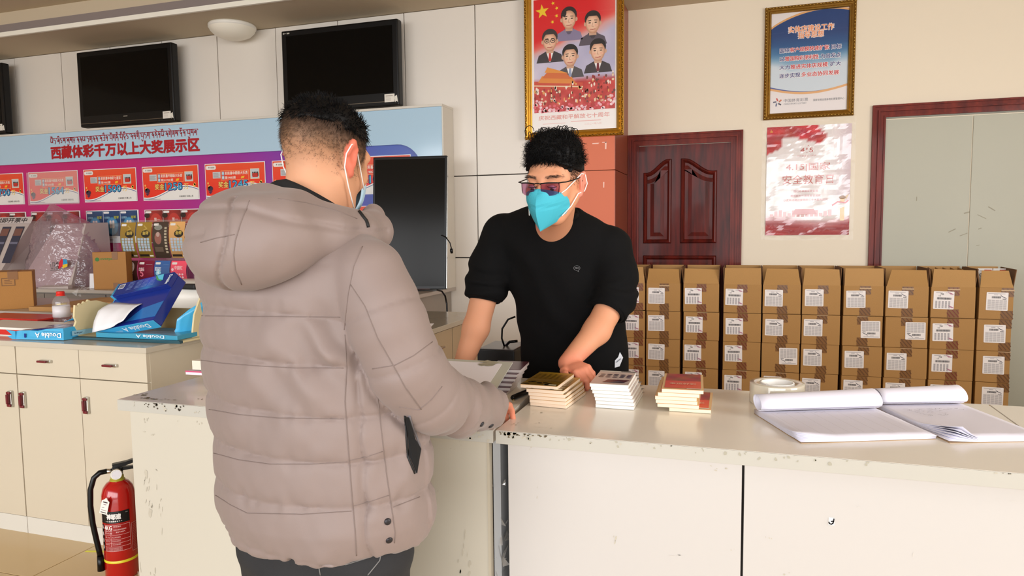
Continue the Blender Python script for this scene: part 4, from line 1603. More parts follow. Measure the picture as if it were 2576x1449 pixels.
patches(cl, 'tape_residue', M_stain2, 'y', YF, [(368, 1192, .016, .03, 1, 0), (370, 1225, .02, .05, 5, .3), (392, 1225, .008, .05, 2, 0), (375, 1265, .024, .04, 5, .3), (378, 1290, .018, .028, 1, .1),
         (400, 1180, .03, .012, 2, -.8), (408, 1310, .008, .07, 3, .1), (405, 1265, .02, .03, 4, .2), (352, 1440, .014, .06, 4, 0), (382, 1430, .026, .05, 3, 0), (370, 1060, .025, .02, 4, 0), (445, 1055, .01, .014, 2, 0), (500, 1062, .022, .014, 3, 0),
         (378, 1090, .05, .012, 3, 0)], 3)
patches(cl, 'tape_residue', M_stain2, 'y', YF, [(1168, 1420, .035, .05, 5, .2), (1172, 1370, .02, .07, 6, .1), (1160, 1115, .015, .01, 2, 0), (1130, 1130, .03, .01, 2, 0), (1098, 1230, .01, .012, 2, 0)], 4)
patches(sl, 'edge_wear', M_stain3, 'y', YE, [(372, 1020, .022, .012, 6, 0), (398, 1022, .035, .018, 9, 0), (452, 1028, .03, .018, 9, 0), (1110, 1082, .07, .018, 26, .3), (1150, 1087, .03, .012, 8, 0), (1075, 1078, .04, .016, 12, 0)], 5)
patches(sl, 'edge_chips', M_stain2, 'y', YE, [(335, 1018, .015, .02, 2, .4), (1175, 1092, .05, .02, 8, 0), (1210, 1098, .04, .02, 6, .2), (500, 1035, .03, .014, 4, 0), (430, 1025, .05, .022, 6, 0), (1080, 1086, .06, .016, 8, 0)], 6)
patches(sl, 'top_wear', M_stain, 'z', ZC, [(355, 993, .05, .022, 7, .3), (375, 1002, .06, .018, 8, .3), (410, 1005, .08, .016, 8, .3), (505, 1005, .03, .01, 3, 0)], 7)
patches(sr, 'edge_wear', M_stain, 'y', YE, [(1262, 1085, .020, .018, 14, 0), (1283, 1089, .034, .022, 18, 0), (1320, 1091, .040, .012, 20, 0), (1365, 1094, .026, .010, 12, .3), (2535, 1190, .02, .010, 5, 0), (1420, 1100, .012, .008, 2, 0)], 8)
patches(sr, 'edge_chips', M_stain2, 'y', YE, [(1283, 1085, .034, .024, 1, 0), (1310, 1092, .03, .018, 4, 0), (1350, 1098, .03, .01, 3, 0), (1450, 1103, .03, .008, 4, 0), (1518, 1105, .016, .02, 2, .6), (1552, 1108, .018, .016, 2, 0), (1620, 1115, .015, .012, 4, 0), (1740, 1123, .01, .008, 2, 0), (1860, 1136, .006, .006, 2, 0),
         (2395, 1172, .018, .02, 2, .3), (2440, 1176, .05, .006, 5, 0), (2520, 1184, .03, .012, 4, 0)], 9)
patches(sr, 'edge_residue', mat('pale_residue', (172, 166, 148), .6), 'y', YE, [(1290 + 52 * i, 1090 + 4.25 * i, .030, .022, 3, .2 * (-1) ** i) for i in range(18)], 21)
patches(sr, 'top_wear', M_stain2, 'z', ZC, [(1292, 1066, .018, .02, 4, 0), (1335, 1040, .02, .008, 2, 0), (1362, 1038, .008, .012, 1, 0), (1358, 1065, .02, .006, 4, 0), (1380, 1077, .016, .006, 4, 0), (1350, 1075, .03, .004, 3, 0)], 10)
patches(cr, 'tape_residue', M_stain2, 'y', YF, [(1337, 1125, .012, .022, 3, 0), (1812, 1182, .024, .01, 4, -.6), (1795, 1172, .016, .006, 2, -.6), (1934, 1358, .014, .012, 3, -.6), (1350, 1240, .01, .03, 2, .2), (1545, 1360, .016, .03, 3, .3), (1980, 1445, .02, .01, 3, 0), (1840, 1380, .012, .006, 2, 0)], 11)
patches(cr, 'scratch', mat('scratch_grey', (206, 200, 192), .5), 'y', YF, [(1560, 1180, .06, .002, 2, 0), (1655, 1290, .004, .02, 2, .4), (1500, 1290, .03, .002, 2, .2), (2160, 1275, .008, .003, 1, .5), (2297, 1395, .002, .010, 1, 0), (1720, 1400, .05, .006, 3, .6), (2540, 1260, .05, .002, 2, -.3)], 12)
c = at(2091, 1311, 'y', YF)
P = Print().rect(-.005, -.008, .006, .008, (250, 250, 246), 1)
P.line([(-.0045, -.002), (-.003, -.005), (.0, -.006), (.003, -.004), (.0042, .0), (.0048, .006)], .0026, (26, 22, 30), 2).line([(.004, .001), (.0, .0)], .0024, (26, 22, 30), 2)
o = P.build('ink_mark', M_print, cr)
o.location = (c.x - cr.location.x, YF - cr.location.y - .0004, c.z)

# clear scraps caught in the gap between the units
gp = MB()
rg = random.Random(9)
for (px, py, n, s) in ((1243, 1215, 3, .012), (1270, 1210, 2, .008), (1270, 1345, 5, .014), (1268, 1395, 8, .018), (1262, 1435, 6, .014), (1272, 1310, 3, .01), (1250, 1400, 4, .008)):
    c = at(px, py, 'y', YF + .03)
    for k in range(n):
        q = [c + Vector((rg.uniform(-s, s), rg.uniform(-.02, .02), rg.uniform(-s, s) * 1.6)) for _ in range(3)]
        gp.bm.faces.new([gp.bm.verts.new(p) for p in q])
o = gp.build('plastic_scraps', clear_mat('scrap_film', gloss=.8, haze=.35, hazecol=(210, 206, 200)), None, normals=False)
tag(o, 'crumpled clear plastic scraps caught in the dark gap between the counter units', 'plastic scraps', None, 'stuff')

# low work shelf behind the counter, hidden by it, where the clerk leans
ws = empty('work_shelf', (-1.0, 2.5, 0), 'low grey work shelf behind the counter under the black device', 'shelf')
shift(box('shelf_top', M_shelf, -1.30, -.745, 2.125, 2.62, .725, .745, ws, .002), ws)
for x in (-1.28, -.785):
    shift(box('leg', M_shelff, x, x + .03, 2.16, 2.58, 0, .725, ws), ws)
dv = empty('black_device', (-.80, 2.42, .745), 'small black office device with a cable, left of the clerk', 'device')
MB().box(-.10, .04, -.07, .12, 0, .098, .004).build('casing', M_blackm, dv)
MB().box(-.095, .035, -.065, .115, .098, .101, .001).build('lid', mat('device_grey', (96, 92, 92), .3), dv)
MB().tube([(-.02, .0, .10), (-.03, .0, .13), (-.028, .0, .165), (-.005, .0, .20), (.02, .01, .21)], .0035).build('cord', M_black, dv)
MB().tube([(-.02, .02, .101), (.0, .0, .118), (.03, .0, .122)], .005).build('cord', M_black, dv)

# ------------------------------------------------------------------ ticket booklets in stacks
M_edgep = {'gold': mat('pages_pinkish', (246, 222, 196), .7, var=.03, vscale=40, stretch=(1, 1, 20)), 'white': mat('pages_white', (246, 243, 236), .7, var=.02, vscale=40),
           'red': mat('pages_cream', (246, 230, 196), .7, var=.03, vscale=40), 'grey': mat('pages_grey', (206, 196, 192), .7, var=.05, vscale=60)}
M_spine = {'gold': mat('spine_tan', (222, 176, 120), .5, var=.1, vscale=30), 'white': mat('spine_white', (232, 226, 214), .5), 'red': mat('spine_orange', (226, 160, 120), .5, var=.1, vscale=20), 'grey': mat('spine_grey', (120, 90, 96), .5)}


def cover_print(kind, w, d):
    """drawn flat with x right and z = towards the back of the booklet; later laid on top"""
    P = Print()
    if kind == 'gold':
        P.grid(0, 0, w, d, 6, 12, lambda u, q: (150 - 30 * math.sin(q * 3 + u), 118 - 28 * math.sin(q * 3 + u), 22 + 12 * q), 0)
        P.rect(0, 0, w, .024, (112, 84, 18), 1)
        rg = random.Random(1)
        for i in range(9):
            P.ell(w * rg.random() * .8 + .008, .03 * rg.random() + .006, .008, .006, (60, 44, 14), 2, 7)
        P.rect(w * .62, .0, w * .96, .012, (232, 222, 190), 2)
        P.rect(0, .05, w, .075, (120, 92, 40), 1)
        for i in range(6):
            for j in range(5):
                P.ell(.014 + w * .15 * i, .085 + .013 * j, .005, .003, (112, 84, 22), 2, 7)
    elif kind == 'white':
        P.grid(0, 0, w, d, 5, 8, lambda u, q: (226 - 30 * (1 - q), 208 - 30 * (1 - q), 200 - 26 * (1 - q)), 0)
        for i in range(5):
            for j in range(3):
                P.ell(.016 + .0185 * i, .088 + .017 * j, .0075, .0055, (104 - 14 * i, 86 - 10 * i, 84), 1, 10)
        P.poly([(.03, .02), (.085, .02), (.098, .056), (.04, .056)], (86, 40, 56), 1).poly([(.05, .018), (.09, .022), (.07, .04)], (70, 66, 90), 2)
        P.rect(.0, d - .012, w, d, (238, 234, 226), 1).rect(.06, d - .012, .105, d - .004, (120, 116, 112), 2)
    elif kind == 'red':
        P.rect(0, 0, w, d, (232, 196, 140), 0)
        P.grid(.006, .01, w - .006, d * .5, 6, 4, lambda u, q: (222 + 12 * u, 84 - 14 * q + 20 * u, 66), 1)
        P.grid(.006, d * .5, w - .006, d - .004, 8, 5, lambda u, q: (158 + 24 * math.sin(u * 9 + q * 7), 62 + 22 * math.sin(u * 8 - q * 6), 58), 1)
        P.text('幸运好彩', w * .5, d * .24, .022, (244, 190, 160), 3, 'c', .02, width=w * .66)
        P.rect(w * .6, .002, w - .004, .009, (236, 228, 214), 2)
    else:
        P.rect(0, 0, w, d, (84, 40, 52), 0)
    return P


def booklet(kind, c, ang, w, d, t, label, group):
    b = empty('ticket_booklet', c, label, 'booklet', group, ang)
    MB().box(-w / 2, w / 2, 0, d, 0.0003, t - .0012, .0006).build('pages', M_edgep[kind], b)
    MB().box(-w / 2 - .0004, w / 2 + .0006, -.0003, d, t - .0012, t, .0002).build('cover', M_spine[kind], b)
    P = cover_print(kind, w, d)
    o = P.build('cover_print', M_printg, b, (-w / 2, 0, t + .0004), (-PI / 2, 0, 0))
    return b


def lay(o):
    """a print drawn upright is laid on its back, printed side up, top edge away from the viewer"""
    o.rotation_euler = (-PI / 2, 0, 0)


def stack(kind, spec, names, w, d, t, group):
    """spec = [(px of left front corner, px of right front corner, py), ...] from the bottom up"""
    for i, (l, r, y) in enumerate(spec):
        z = ZC + .0007 + i * t
        a, b = at(l, y, 'z', z), at(r, y + (r - l) * .03, 'z', z)
        m = (a + b) / 2
        ang = math.atan2(b.y - a.y, b.x - a.x) * .3 + names[1]
        booklet(kind, (m.x, m.y, z), ang + names[2] * (i - len(spec) / 2), w, d, t, names[0] % ['bottom', 'second from bottom', 'third from bottom', 'fourth from bottom', 'fifth from bottom', 'sixth from bottom', 'seventh from bottom', 'eighth from bottom'][i] if i < len(spec) - 1 else names[0] % 'top', group)


stack('gold', [(1333, 1425, 1023), (1331, 1424, 1015), (1333, 1422, 1006), (1330, 1420, 997), (1326, 1414, 988), (1310, 1400, 977)],
      ('%s booklet of the gold-covered stack in the clerk hand', -.10, .012), .101, .170, .0098, 'gold ticket booklets stacked on the counter')
stack('white', [(1496, 1596, 1027), (1496, 1597, 1018), (1494, 1595, 1009), (1492, 1592, 1000), (1489, 1587, 991), (1485, 1584, 982), (1483, 1580, 974)],
      ('%s booklet of the white stack in the middle', -.03, .006), .100, .172, .0092, 'white ticket booklets stacked on the counter')
stack('red', [(1683, 1788, 1036), (1654, 1757, 1025), (1650, 1753, 1015), (1650, 1750, 1006), (1656, 1758, 997), (1665, 1769, 988)],
      ('%s booklet of the red-covered stack beside the tape', .0, .01), .103, .195, .0100, 'red ticket booklets stacked on the counter')
for i in range(6):
    booklet('grey', (-.680 + .002 * i + .002 * (i % 2), 1.868 + .019 * i, ZC + .0007 + i * .0094), .06 + .03 * (i % 2), .10, .13, .0094, '%s grey-edged booklet fanned under the sloping document board' % ['lowest', 'second', 'third', 'fourth', 'fifth', 'topmost'][i], 'grey booklets under the document board')

# sloping clear document board with white sheet
a, b, c2 = at(1290, 914, 'z', .872), at(1243, 990, 'z', .815), at(1112, 903, 'z', .872)
bd = empty('document_board', (-.9, 1.95, .8), 'clear sloping document board with a white sheet, propped on booklets beside the clerk', 'document board')
dx = Vector((-.46, 0.005, 0))
n = (b - a).cross(dx).normalized()
if n.z < 0:
    n = -n
def board(off, th, ins0, ins1, name, m):
    A = a + (b - a) * ins0 + dx * ins1
    B = b + (a - b) * (ins0 if name != 'plate' else 0) + dx * ins1
    C, D = B + dx * (1 - 2 * ins1), A + dx * (1 - 2 * ins1)
    q = [A, B, C, D]
    mb = MB().hexa([p + n * off for p in q], [p + n * (off + th) for p in q])
    return shift(mb.build(name, m, bd), bd)
board(0, .004, 0, 0, 'plate', mat('milky_acrylic', (196, 194, 180), .15, spec=.6))
board(.0042, .0006, .08, .062, 'sheet', mat('sheet_white', (238, 232, 236), .5))
P = MB()
rg = random.Random(4)
for k in range(9):
    base = a + (b - a) * rg.uniform(.02, .16) + dx * rg.uniform(.12, .24) + n * (.0052 + .0002 * k)
    e1, e2 = (b - a).normalized(), dx.normalized()
    vs = [P.bm.verts.new(base + e1 * .008 * math.cos(t) * rg.uniform(.5, 1.2) + e2 * .018 * math.sin(t) * rg.uniform(.5, 1.2)) for t in [i * PI / 4 for i in range(8)]]
    P.bm.faces.new(vs)
o = shift(P.build('tape_residue', mat('old_glue', (168, 160, 138), .5), bd, normals=False), bd)
o['kind'] = 'stuff'

lb = empty('white_board', (-1.5, 1.87, ZC), 'thick white board lying on booklets at the left counter end behind the customer', 'board')
shift(box('board', mat('board_cream', (226, 218, 200), .35), -1.61, -1.17, 1.745, 1.90, .850, .878, lb, .001), lb)
for i in range(4):
    shift(box('support', M_paper, -1.56 + .01 * (i % 2), -1.46, 1.77, 1.89, ZC + .0072 * i + .0008, ZC + .0072 * i + .0078, lb), lb)
o = MB().box(-.075, .075, 0, .14, 0, .012, .001).build('booklet', mat('pink_booklet', (236, 214, 222), .5), None, (-1.555, 1.742, .8345), (0, 0, .05))
MB().box(-.0755, .0755, -.0006, .0, .008, .0124).build('cover', mat('pink_cover', (196, 70, 110), .4), o)
tag(o, 'pink-edged booklet pressed under the white board beside the customer back', 'booklet')

# pen
pn = empty('pen', tuple(at(1288, 1001, 'z', ZC + .008)), 'black pen lying beside the gold stack', 'pen')
e = at(1345, 977, 'z', ZC + .008) - Vector(pn.location)
e = e.normalized() * .13
MB().tube([Vector((0, 0, 0)), e * .04, e * .3, e * .85, e * .95, e], [.005, .0072, .0076, .0066, .003, .001], 12).build('barrel', M_black, pn)
MB().tube([e * .03 + Vector((0, 0, -.0073)), e * .05 + Vector((.004, -.004, -.005))], .0016, 8).build('clip', mat('brass', (210, 180, 90), .3, metal=1), pn)

# ------------------------------------------------------------------ roll of clear tape
tp = empty('tape_roll', (.094, 1.995, ZC), 'thick roll of clear packing tape standing flat behind the left notepad', 'tape roll')
MB().lathe([(.043, .0), (.069, .0), (.070, .002), (.070, .0525), (.069, .0545), (.043, .0545)], 56, closed=True).build('tape', mat('clear_tape_wound', (206, 198, 180), .12, spec=.6, coat=.5, sss=.15), tp)
MB().lathe([(.0385, .0005), (.043, .0005), (.043, .0552), (.0385, .0552)], 48, closed=True).build('core', mat('core_white', (246, 244, 240), .5), tp)
P = Print()
for an, s, col in ((2.0, 'nep', (40, 140, 90)), (1.57, '超强透明封箱胶带', (130, 180, 150)), (1.1, 'nep', (40, 140, 90))):
    pass
mbv = Print()
for (u0, s, h, wd, col) in ((-.038, 'nep', .016, .030, (40, 140, 90)), (0.0, '超强透明封箱胶带', .010, .036, (120, 176, 150)), (.040, 'nep', .016, .030, (40, 140, 90))):
    mbv.text(s, u0, .026, h, col, 1, 'c', .03, width=wd)
r_in = .0380
mbv.v = [(r_in * math.sin(x / r_in), r_in * math.cos(x / r_in), z) for x, y, z in mbv.v]
me = bpy.data.meshes.new('lettering')
me.from_pydata(mbv.v, [], mbv.f)
ca = me.color_attributes.new('Col', 'FLOAT_COLOR', 'POINT')
ca.data.foreach_set('color', np.array(mbv.c, dtype=np.float32).ravel())
link('lettering', me, M_print, tp)


# ------------------------------------------------------------------ notepads with rolled-back sheets
def pad(origin, ang, w, d, label, script_lines, curl, roll=.0195):
    p = empty('notepad', (origin[0], origin[1], ZC), label, 'notepad', 'open notepads on the counter', ang)
    T = .011
    for k in range(6):
        Pg = []
        rg = random.Random(k * 3 + int(w * 1000))
        for i in range(15):
            u = i / 14
            row = []
            for j in range(9):
                v = j / 8
                lift = 0.0
                c0 = max(0, 1 - math.hypot(u / .30, v / .42))
                lift += curl * c0 ** 1.4 * (k + 1) / 6
                lift += .0012 * (1 + math.sin(u * 6 + k)) * (1 - v) * k / 6
                row.append((w * u + .004 * rg.uniform(-1, 1) * (1 - v) * .3 + (.05 * c0 if curl > .01 else 0) * (k / 6), d * v + (.03 * c0) * (k / 6) - .0006 * k * (1 - v) * rg.uniform(0, 2), .0012 + T * (k + .4) / 6 * (1 - .25 * (1 - v)) + lift))
            Pg.append(row)
        o = MB().grid(Pg).build('sheet', M_pad, p)
        solid(o, .0011, 1.0)
    # rolled sheets at the back
    for k in range(2):
        Pg = []
        for i in range(13):
            u = i / 12
            row = []
            sc_ = 1.0 - .10 * k
            taper = .92 + .16 * u
            for j in range(19):
                a = -.35 + 5.95 * j / 18
                row.append((w * u + .004 * k, d + .012 - .028 * sc_ * math.sin(a - .25) * taper * -1 - .030, T + .004 + roll * sc_ * (1 - math.cos(a)) * taper + .0006 * k))
            Pg.append(row)
        o = MB().grid(Pg).build('rolled_sheet', M_pad, p)
        solid(o, .0012)
    P = Print()
    if script_lines:
        rg = random.Random(5)
        for i in range(7):
            z0 = d - .085 - .0105 * i
            x = .03 + .010 * i * .4
            while x < w * (.78 if i < 2 else .45 + .1 * rg.random()):
                L = rg.uniform(.008, .022)
                pts = [(x + L * q / 6, z0 + rg.uniform(-.003, .003)) for q in range(7)]
                P.line(pts, .0009, (128, 122, 132), 0)
                x += L + rg.uniform(.004, .02)
    else:
        for i in range(9):
            x = .02 + (w - .04) * i / 8
            P.line([(x, .02), (x, d - .055)], .0007, (190, 184, 190), 0)
        for j in range(26):
            z = .02 + (d - .08) * j / 25
            P.line([(.02, z), (w - .02, z)], .0005, (206, 200, 206), 0)
        for x in (.03, .075, .125):
            P.line([(x + q * .006, d - .06 + .003 * ((q * 7) % 3 - 1)) for q in range(6)], .0008, (150, 146, 154), 1)
    P.build('writing', M_print, p, (0, 0, T + .0045), (-PI / 2, 0, 0))
    MB().box(0, w, 0, d, 0, .0011).build('back_board', mat('kraft_board', (170, 140, 104), .6), p)
    return p


M_pad = mat('pad_paper', (220, 217, 228), 0.6)
pad((.128, 1.622), math.radians(22), .305, .250, 'left open notepad with ruled columns and a rolled-back sheet', False, .009, .0205)
pad((.432, 1.712), math.radians(19), .215, .315, 'right open notepad with handwriting and a curled front corner', True, .020)
# ------------------------------------------------------------------ stacked cartons by the wall
M_ctn = mat('carton_brown', (172, 128, 70), 0.68, var=.05, vscale=5, bump=.12, bscale=150)
M_ctnf = mat('carton_flap', (182, 138, 80), 0.68, var=.05, vscale=5, bump=.12, bscale=150)
M_ctni = mat('carton_shaded', (120, 84, 50), 0.8, var=.05)  # carton brown darkened, interior shade put into the colour


def box_label(kind):
    P = Print()
    P.rrect(0, 0, .105, .103, .004, (240, 234, 232), 0)
    ink, pale = (60, 56, 60), (168, 162, 166)
    rg = random.Random(ord(kind))
    x = .03 if kind == 'a' else .026
    if kind == 'a':
        P.rect(.012, .094, .045, .097, pale, 1).rect(.06, .094, .085, .097, pale, 1)
        P.text('790', .035, .083, .008, (30, 28, 30), 1, bold=.05).text('133', .026, .074, .006, (60, 56, 60), 1, bold=.04)
        by, bh = .056, .012
        for i in range(5):
            for j in range(10):
                P.rect(.010 + .0165 * i, .006 + .0042 * j, .020 + .0165 * i, .0088 + .0042 * j, (150, 144, 148), 1)
        for (cx, cz) in ((.085, .09), (.09, .012)):
            for k in range(4):
                P.line([(cx - .012 + .005 * k, cz + .010 - .002 * k), (cx + .002 + .005 * k, cz - .004)], .0016, (176, 90, 130), 2)
    else:
        P.rect(.008, .094, .09, .0965, pale, 1).rect(.035, .087, .055, .09, pale, 1)
        by, bh = .069, .011
        P.line([(.066, .09), (.08, .078), (.092, .074), (.07, .082), (.098, .068)], .0014, (70, 66, 90), 2)
        for i in range(5):
            for j in range(11):
                P.rect(.007 + .0188 * i, .006 + .0052 * j, .0235 + .0188 * i, .0085 + .0052 * j, (158, 152, 152), 1)
        P.rect(.078, .064, .095, .067, ink, 1)
    w = .058 if kind == 'a' else .042
    q = x - .012 if kind == 'a' else x
    while q < x - .012 + w + .012:
        d = rg.choice((.0009, .0014, .0022))
        P.rect(q, by, q + d, by + bh, ink, 1)
        q += d + rg.choice((.0008, .0012))
    return P


def tape_print(red):
    P = Print()
    P.rect(0, 0, .066, .058, (132, 92, 54), 0)
    c = (120, 56, 44) if red else (104, 72, 46)
    for k in range(4):
        x = -.018 + .024 * k
        P.line([(max(0, x), .052 if x >= 0 else .052 + x), (min(.066, x + .036), .008 if x + .036 < .066 else .008 + (x + .036 - .066))], .006, c, 1)
    return P


me_label = {}
for kd in 'ab':
    o = box_label(kd).build('label', M_print)
    me_label[kd] = o.data
    bpy.data.objects.remove(o)
me_tape = {}
for r in (0, 1):
    o = tape_print(r).build('tape_strip', mat('print_tape', attr=True, rough=.25))
    me_tape[r] = o.data
    bpy.data.objects.remove(o)
HS = [.252, .2045, .2045, .2045]
ZB = [0, .2525, .4575, .6625]
cols = [(-.862, -.676, 'a'), (-.664, -.420, 'b'), (-.402, -.152, 'a'), (-.122, .134, 'a'), (.139, .389, 'b'), (.396, .640, 'b'), (.657, .903, 'b'), (.914, 1.168, 'b'), (1.182, 1.438, 'a'), (1.452, 1.640, 'b')]
rows = ['bottom', 'second from the floor', 'third from the floor', 'top']
ordn = ['first', 'second', 'third', 'fourth', 'fifth', 'sixth', 'seventh', 'eighth', 'ninth', 'last']
YBX, DB = 5.235, .36
rg = random.Random(12)
body_cache = {}


def open_body(w, HB=.2035):
    mb = MB()
    t = .004
    mb.box(-w / 2, w / 2, 0, t, 0, HB).box(-w / 2, w / 2, DB - t, DB, 0, HB).box(-w / 2, -w / 2 + t, t, DB - t, 0, HB).box(w / 2 - t, w / 2, t, DB - t, 0, HB).box(-w / 2, w / 2, 0, DB, 0, t)
    return mb


flap_ang = {0: (.05, .1, .1, .1), 1: (-.35, .6, .2, .4), 2: (.42, .35, .05, .2), 3: (-.1, .12, .08, .08), 4: (-.22, .1, .12, .1), 5: (-.05, .12, .12, .1), 6: (.02, .1, .05, .05), 7: (-.28, .16, .1, .3), 8: (-.08, .25, .3, .35), 9: (.45, .5, .35, .3)}
for ci, (x0, x1, kind) in enumerate(cols):
    w = x1 - x0
    for ri in range(4):
        top = ri == 3
        flipped = (ci, ri) in ((4, 1), (6, 2), (7, 2))
        xj = 0 if ci == 0 else rg.uniform(-.003, .003)
        x = (x0 + x1) / 2 + xj
        yj = 0 if ci == 0 else rg.uniform(-.006, .01)
        lab = '%s brown carton, %s stack from the pillar%s' % (('open topmost' if top else 'closed ' + rows[ri]), ordn[ci], ', label upside down' if flipped else '')
        if ci == 9:
            lab = lab.replace('last stack from the pillar', 'narrow end stack beside the grey door')
        c = empty('carton', (x, YBX + yj, ZB[ri] + .0005), lab, 'carton', 'brown cartons stacked by the wall', rg.uniform(-.008, .008) if ci not in (0, 9) else (0 if ci == 0 else -.05))
        hb = HS[ri] - .001
        if top:
            o = open_body(w - .003).build('body', M_ctn, c)
            fa = flap_ang[ci]
            fl = .118
            # flap swings about its fold: front, left, right, back
            ti = (.012, .018, .002, .004, .020, .010, .003, .022, .006, .016)[ci]
            a_, b_ = -w / 2 + .004, w / 2 - .004
            MB().hexa([(a_, -.002, 0), (b_, -.002, 0), (b_, .002, 0), (a_, .002, 0)], [(a_ + ti, -.002, fl), (b_ - ti * (.3 if ci == 1 else 1), -.002, fl - .004 * (ci % 3)), (b_ - ti * (.3 if ci == 1 else 1), .002, fl - .004 * (ci % 3)), (a_ + ti, .002, fl)]).build('flap', M_ctnf, c, (0, .002, hb), (-fa[0] if fa[0] < .3 else fa[0] * -1, 0, 0))
            MB().box(-w / 2 + .004, w / 2 - .004, -.002, .002, 0, fl).build('flap', M_ctnf, c, (0, DB - .002, hb), (-fa[3] * .3, 0, 0))
            MB().box(-.002, .002, .006, DB - .006, 0, fl).build('flap', M_ctni, c, (-w / 2 + .002, 0, hb), (0, -min(.12, fa[1] * .4), 0))
            MB().box(-.002, .002, .006, DB - .006, 0, fl).build('flap', M_ctni, c, (w / 2 - .004, 0, hb), (0, min(.12, fa[2] * .4), 0))
        else:
            MB().box(-w / 2 + .001, w / 2 - .001, 0, DB, 0, hb, .003).build('body', M_ctn, c)
        red = 1 if kind == 'a' else 0
        lx, lz = (-w / 2 + .012 + rg.uniform(0, .006), hb - .148 + rg.uniform(-.005, .005)) if not flipped else (w / 2 - .015, hb - .030)
        if ci == 9:
            lx = -.055
        if ci == 0:
            lx = -.07
        lbl = link('label', me_label[kind], None, c, (lx, -.0016, lz), (0, PI if flipped else 0, 0))
        lbl.rotation_euler = (0, PI + rg.uniform(-.02, .02) if flipped else rg.uniform(-.02, .02), 0)
        lbl.scale = (1.13, 1, 1.13)
        tx = lx + .082 if not flipped else -.033
        for tz in (hb - .058, .001):
            link('tape_strip', me_tape[red], None, c, (tx, -.0008, tz))
        if ri == 3 and ci in (6, 7, 8) or rg.random() < .5:
            MB().box(tx - .002, tx + .070, -.003, -.0012, hb - .004 if not top else hb - .02, hb - .001 if not top else hb - .012).build('tape_glint', mat('glint_tone', (206, 176, 140), .12, coat=.6), c)  # pale strip painted as a highlight on the tape
# what sticks out of two open cartons
ins = empty('divider_insert', (1.31, YBX + .2, .875), 'corrugated brown dividers standing in the ninth open carton', 'divider')
for i in range(5):
    MB().hexa([(-.09 + .045 * i, -.1, -.05), (-.086 + .045 * i, -.1, -.05), (-.086 + .045 * i, .1, -.05), (-.09 + .045 * i, .1, -.05)], [(-.11 + .045 * i, -.1, .10), (-.106 + .045 * i, -.1, .10), (-.086 + .045 * i, .1, .105), (-.09 + .045 * i, .1, .105)]).build('divider', M_ctnf, ins)
for i in range(2):
    b = empty('booklet', (1.50 + .088 * i, YBX + .22, .75), ['left', 'right'][i] + ' white and red booklet standing in the end carton', 'booklet', 'booklets in the end carton', -.05)
    MB().box(0, .082, 0, .012, 0, .228, .001).build('pages', M_paper, b)
    P = Print().rect(.002, .002, .080, .226, (236, 232, 226), 0).rect(.036, .205, .078, .220, (190, 36, 44), 1).rect(.008, .21, .026, .214, (170, 160, 160), 1)
    P.ell(.02, .185, .012, .012, (110, 100, 96), 1, 12).ell(.02, .185, .008, .008, (226, 220, 214), 2, 12).line([(.038, .175), (.045, .198)], .004, (110, 100, 96), 1).line([(.05, .172), (.062, .2), (.07, .172)], .004, (110, 100, 96), 1).line([(.052, .185), (.07, .185)], .003, (110, 100, 96), 1)
    P.build('print', M_print, b, (0, -.0004, 0))


# ------------------------------------------------------------------ framed pictures and the loose poster
def frame(root, w, h, m, mb_m, bw=.052, bead=.011):
    prof = [(0, 0), (0, .022), (.010, .030), (.018, .024), (.026, .020), (.034, .028), (.042, .024), (.046, .014), (bw, .010), (bw, 0)]
    mb = MB()
    rings = []
    for d, t in prof:
        rings.append([mb.bm.verts.new(p) for p in ((d, -t, d), (w - d, -t, d), (w - d, -t, h - d), (d, -t, h - d))])
    for A, B in zip(rings[:-1], rings[1:]):
        for i in range(4):
            mb.bm.faces.new((A[i], A[(i + 1) % 4], B[(i + 1) % 4], B[i]))
    mb.build('frame', m, root)
    # carved scrollwork: a run of leaf-like lumps along the outer moulding
    mb = MB()
    def lump(x, z, horizontal, k):
        a, b = (bead * 1.25, bead * .62) if horizontal else (bead * .62, bead * 1.25)
        tw = .5 if k % 2 else -.5
        n = 6
        top = mb.bm.verts.new((x, -.043, z))
        ring = []
        for i in range(n):
            an = 2 * PI * i / n
            dx, dz = a * math.cos(an), b * math.sin(an)
            if horizontal:
                dz += dx * tw * .4
            else:
                dx += dz * tw * .4
            ring.append(mb.bm.verts.new((x + dx, -.028, z + dz)))
        for i in range(n):
            f = mb.bm.faces.new((top, ring[i], ring[(i + 1) % n]))
            f.smooth = True
    nx, nz = int(w / (bead * 2.3)), int(h / (bead * 2.3))
    for k in range(nx + 1):
        for z in (.010, h - .010):
            lump(.010 + (w - .02) * k / nx, z, True, k)
    for k in range(nz + 1):
        for x in (.010, w - .010):
            lump(x, .010 + (h - .02) * k / nz, False, k)
    o = mb.build('scrollwork', mb_m, root)
    o['kind'] = 'stuff'
    MB().box(.01, w - .01, -.006, 0, .01, h - .01).build('backing', M_paper, root)
    MB().box(bw - .004, w - bw + .004, -.0105, -.0095, bw - .004, h - bw + .004).build('glass', M_glass, root)


M_gold = mat('gilt', (206, 158, 62), 0.3, metal=.85, var=.15, vscale=30)
M_goldd = mat('gilt_dark', (138, 98, 36), 0.32, metal=.85, var=.35, vscale=90)
M_brz = mat('bronze_gilt', (168, 130, 62), 0.32, metal=.85, var=.3, vscale=60)
M_brzd = mat('bronze_dark', (150, 116, 52), 0.3, metal=.85, var=.4, vscale=90)

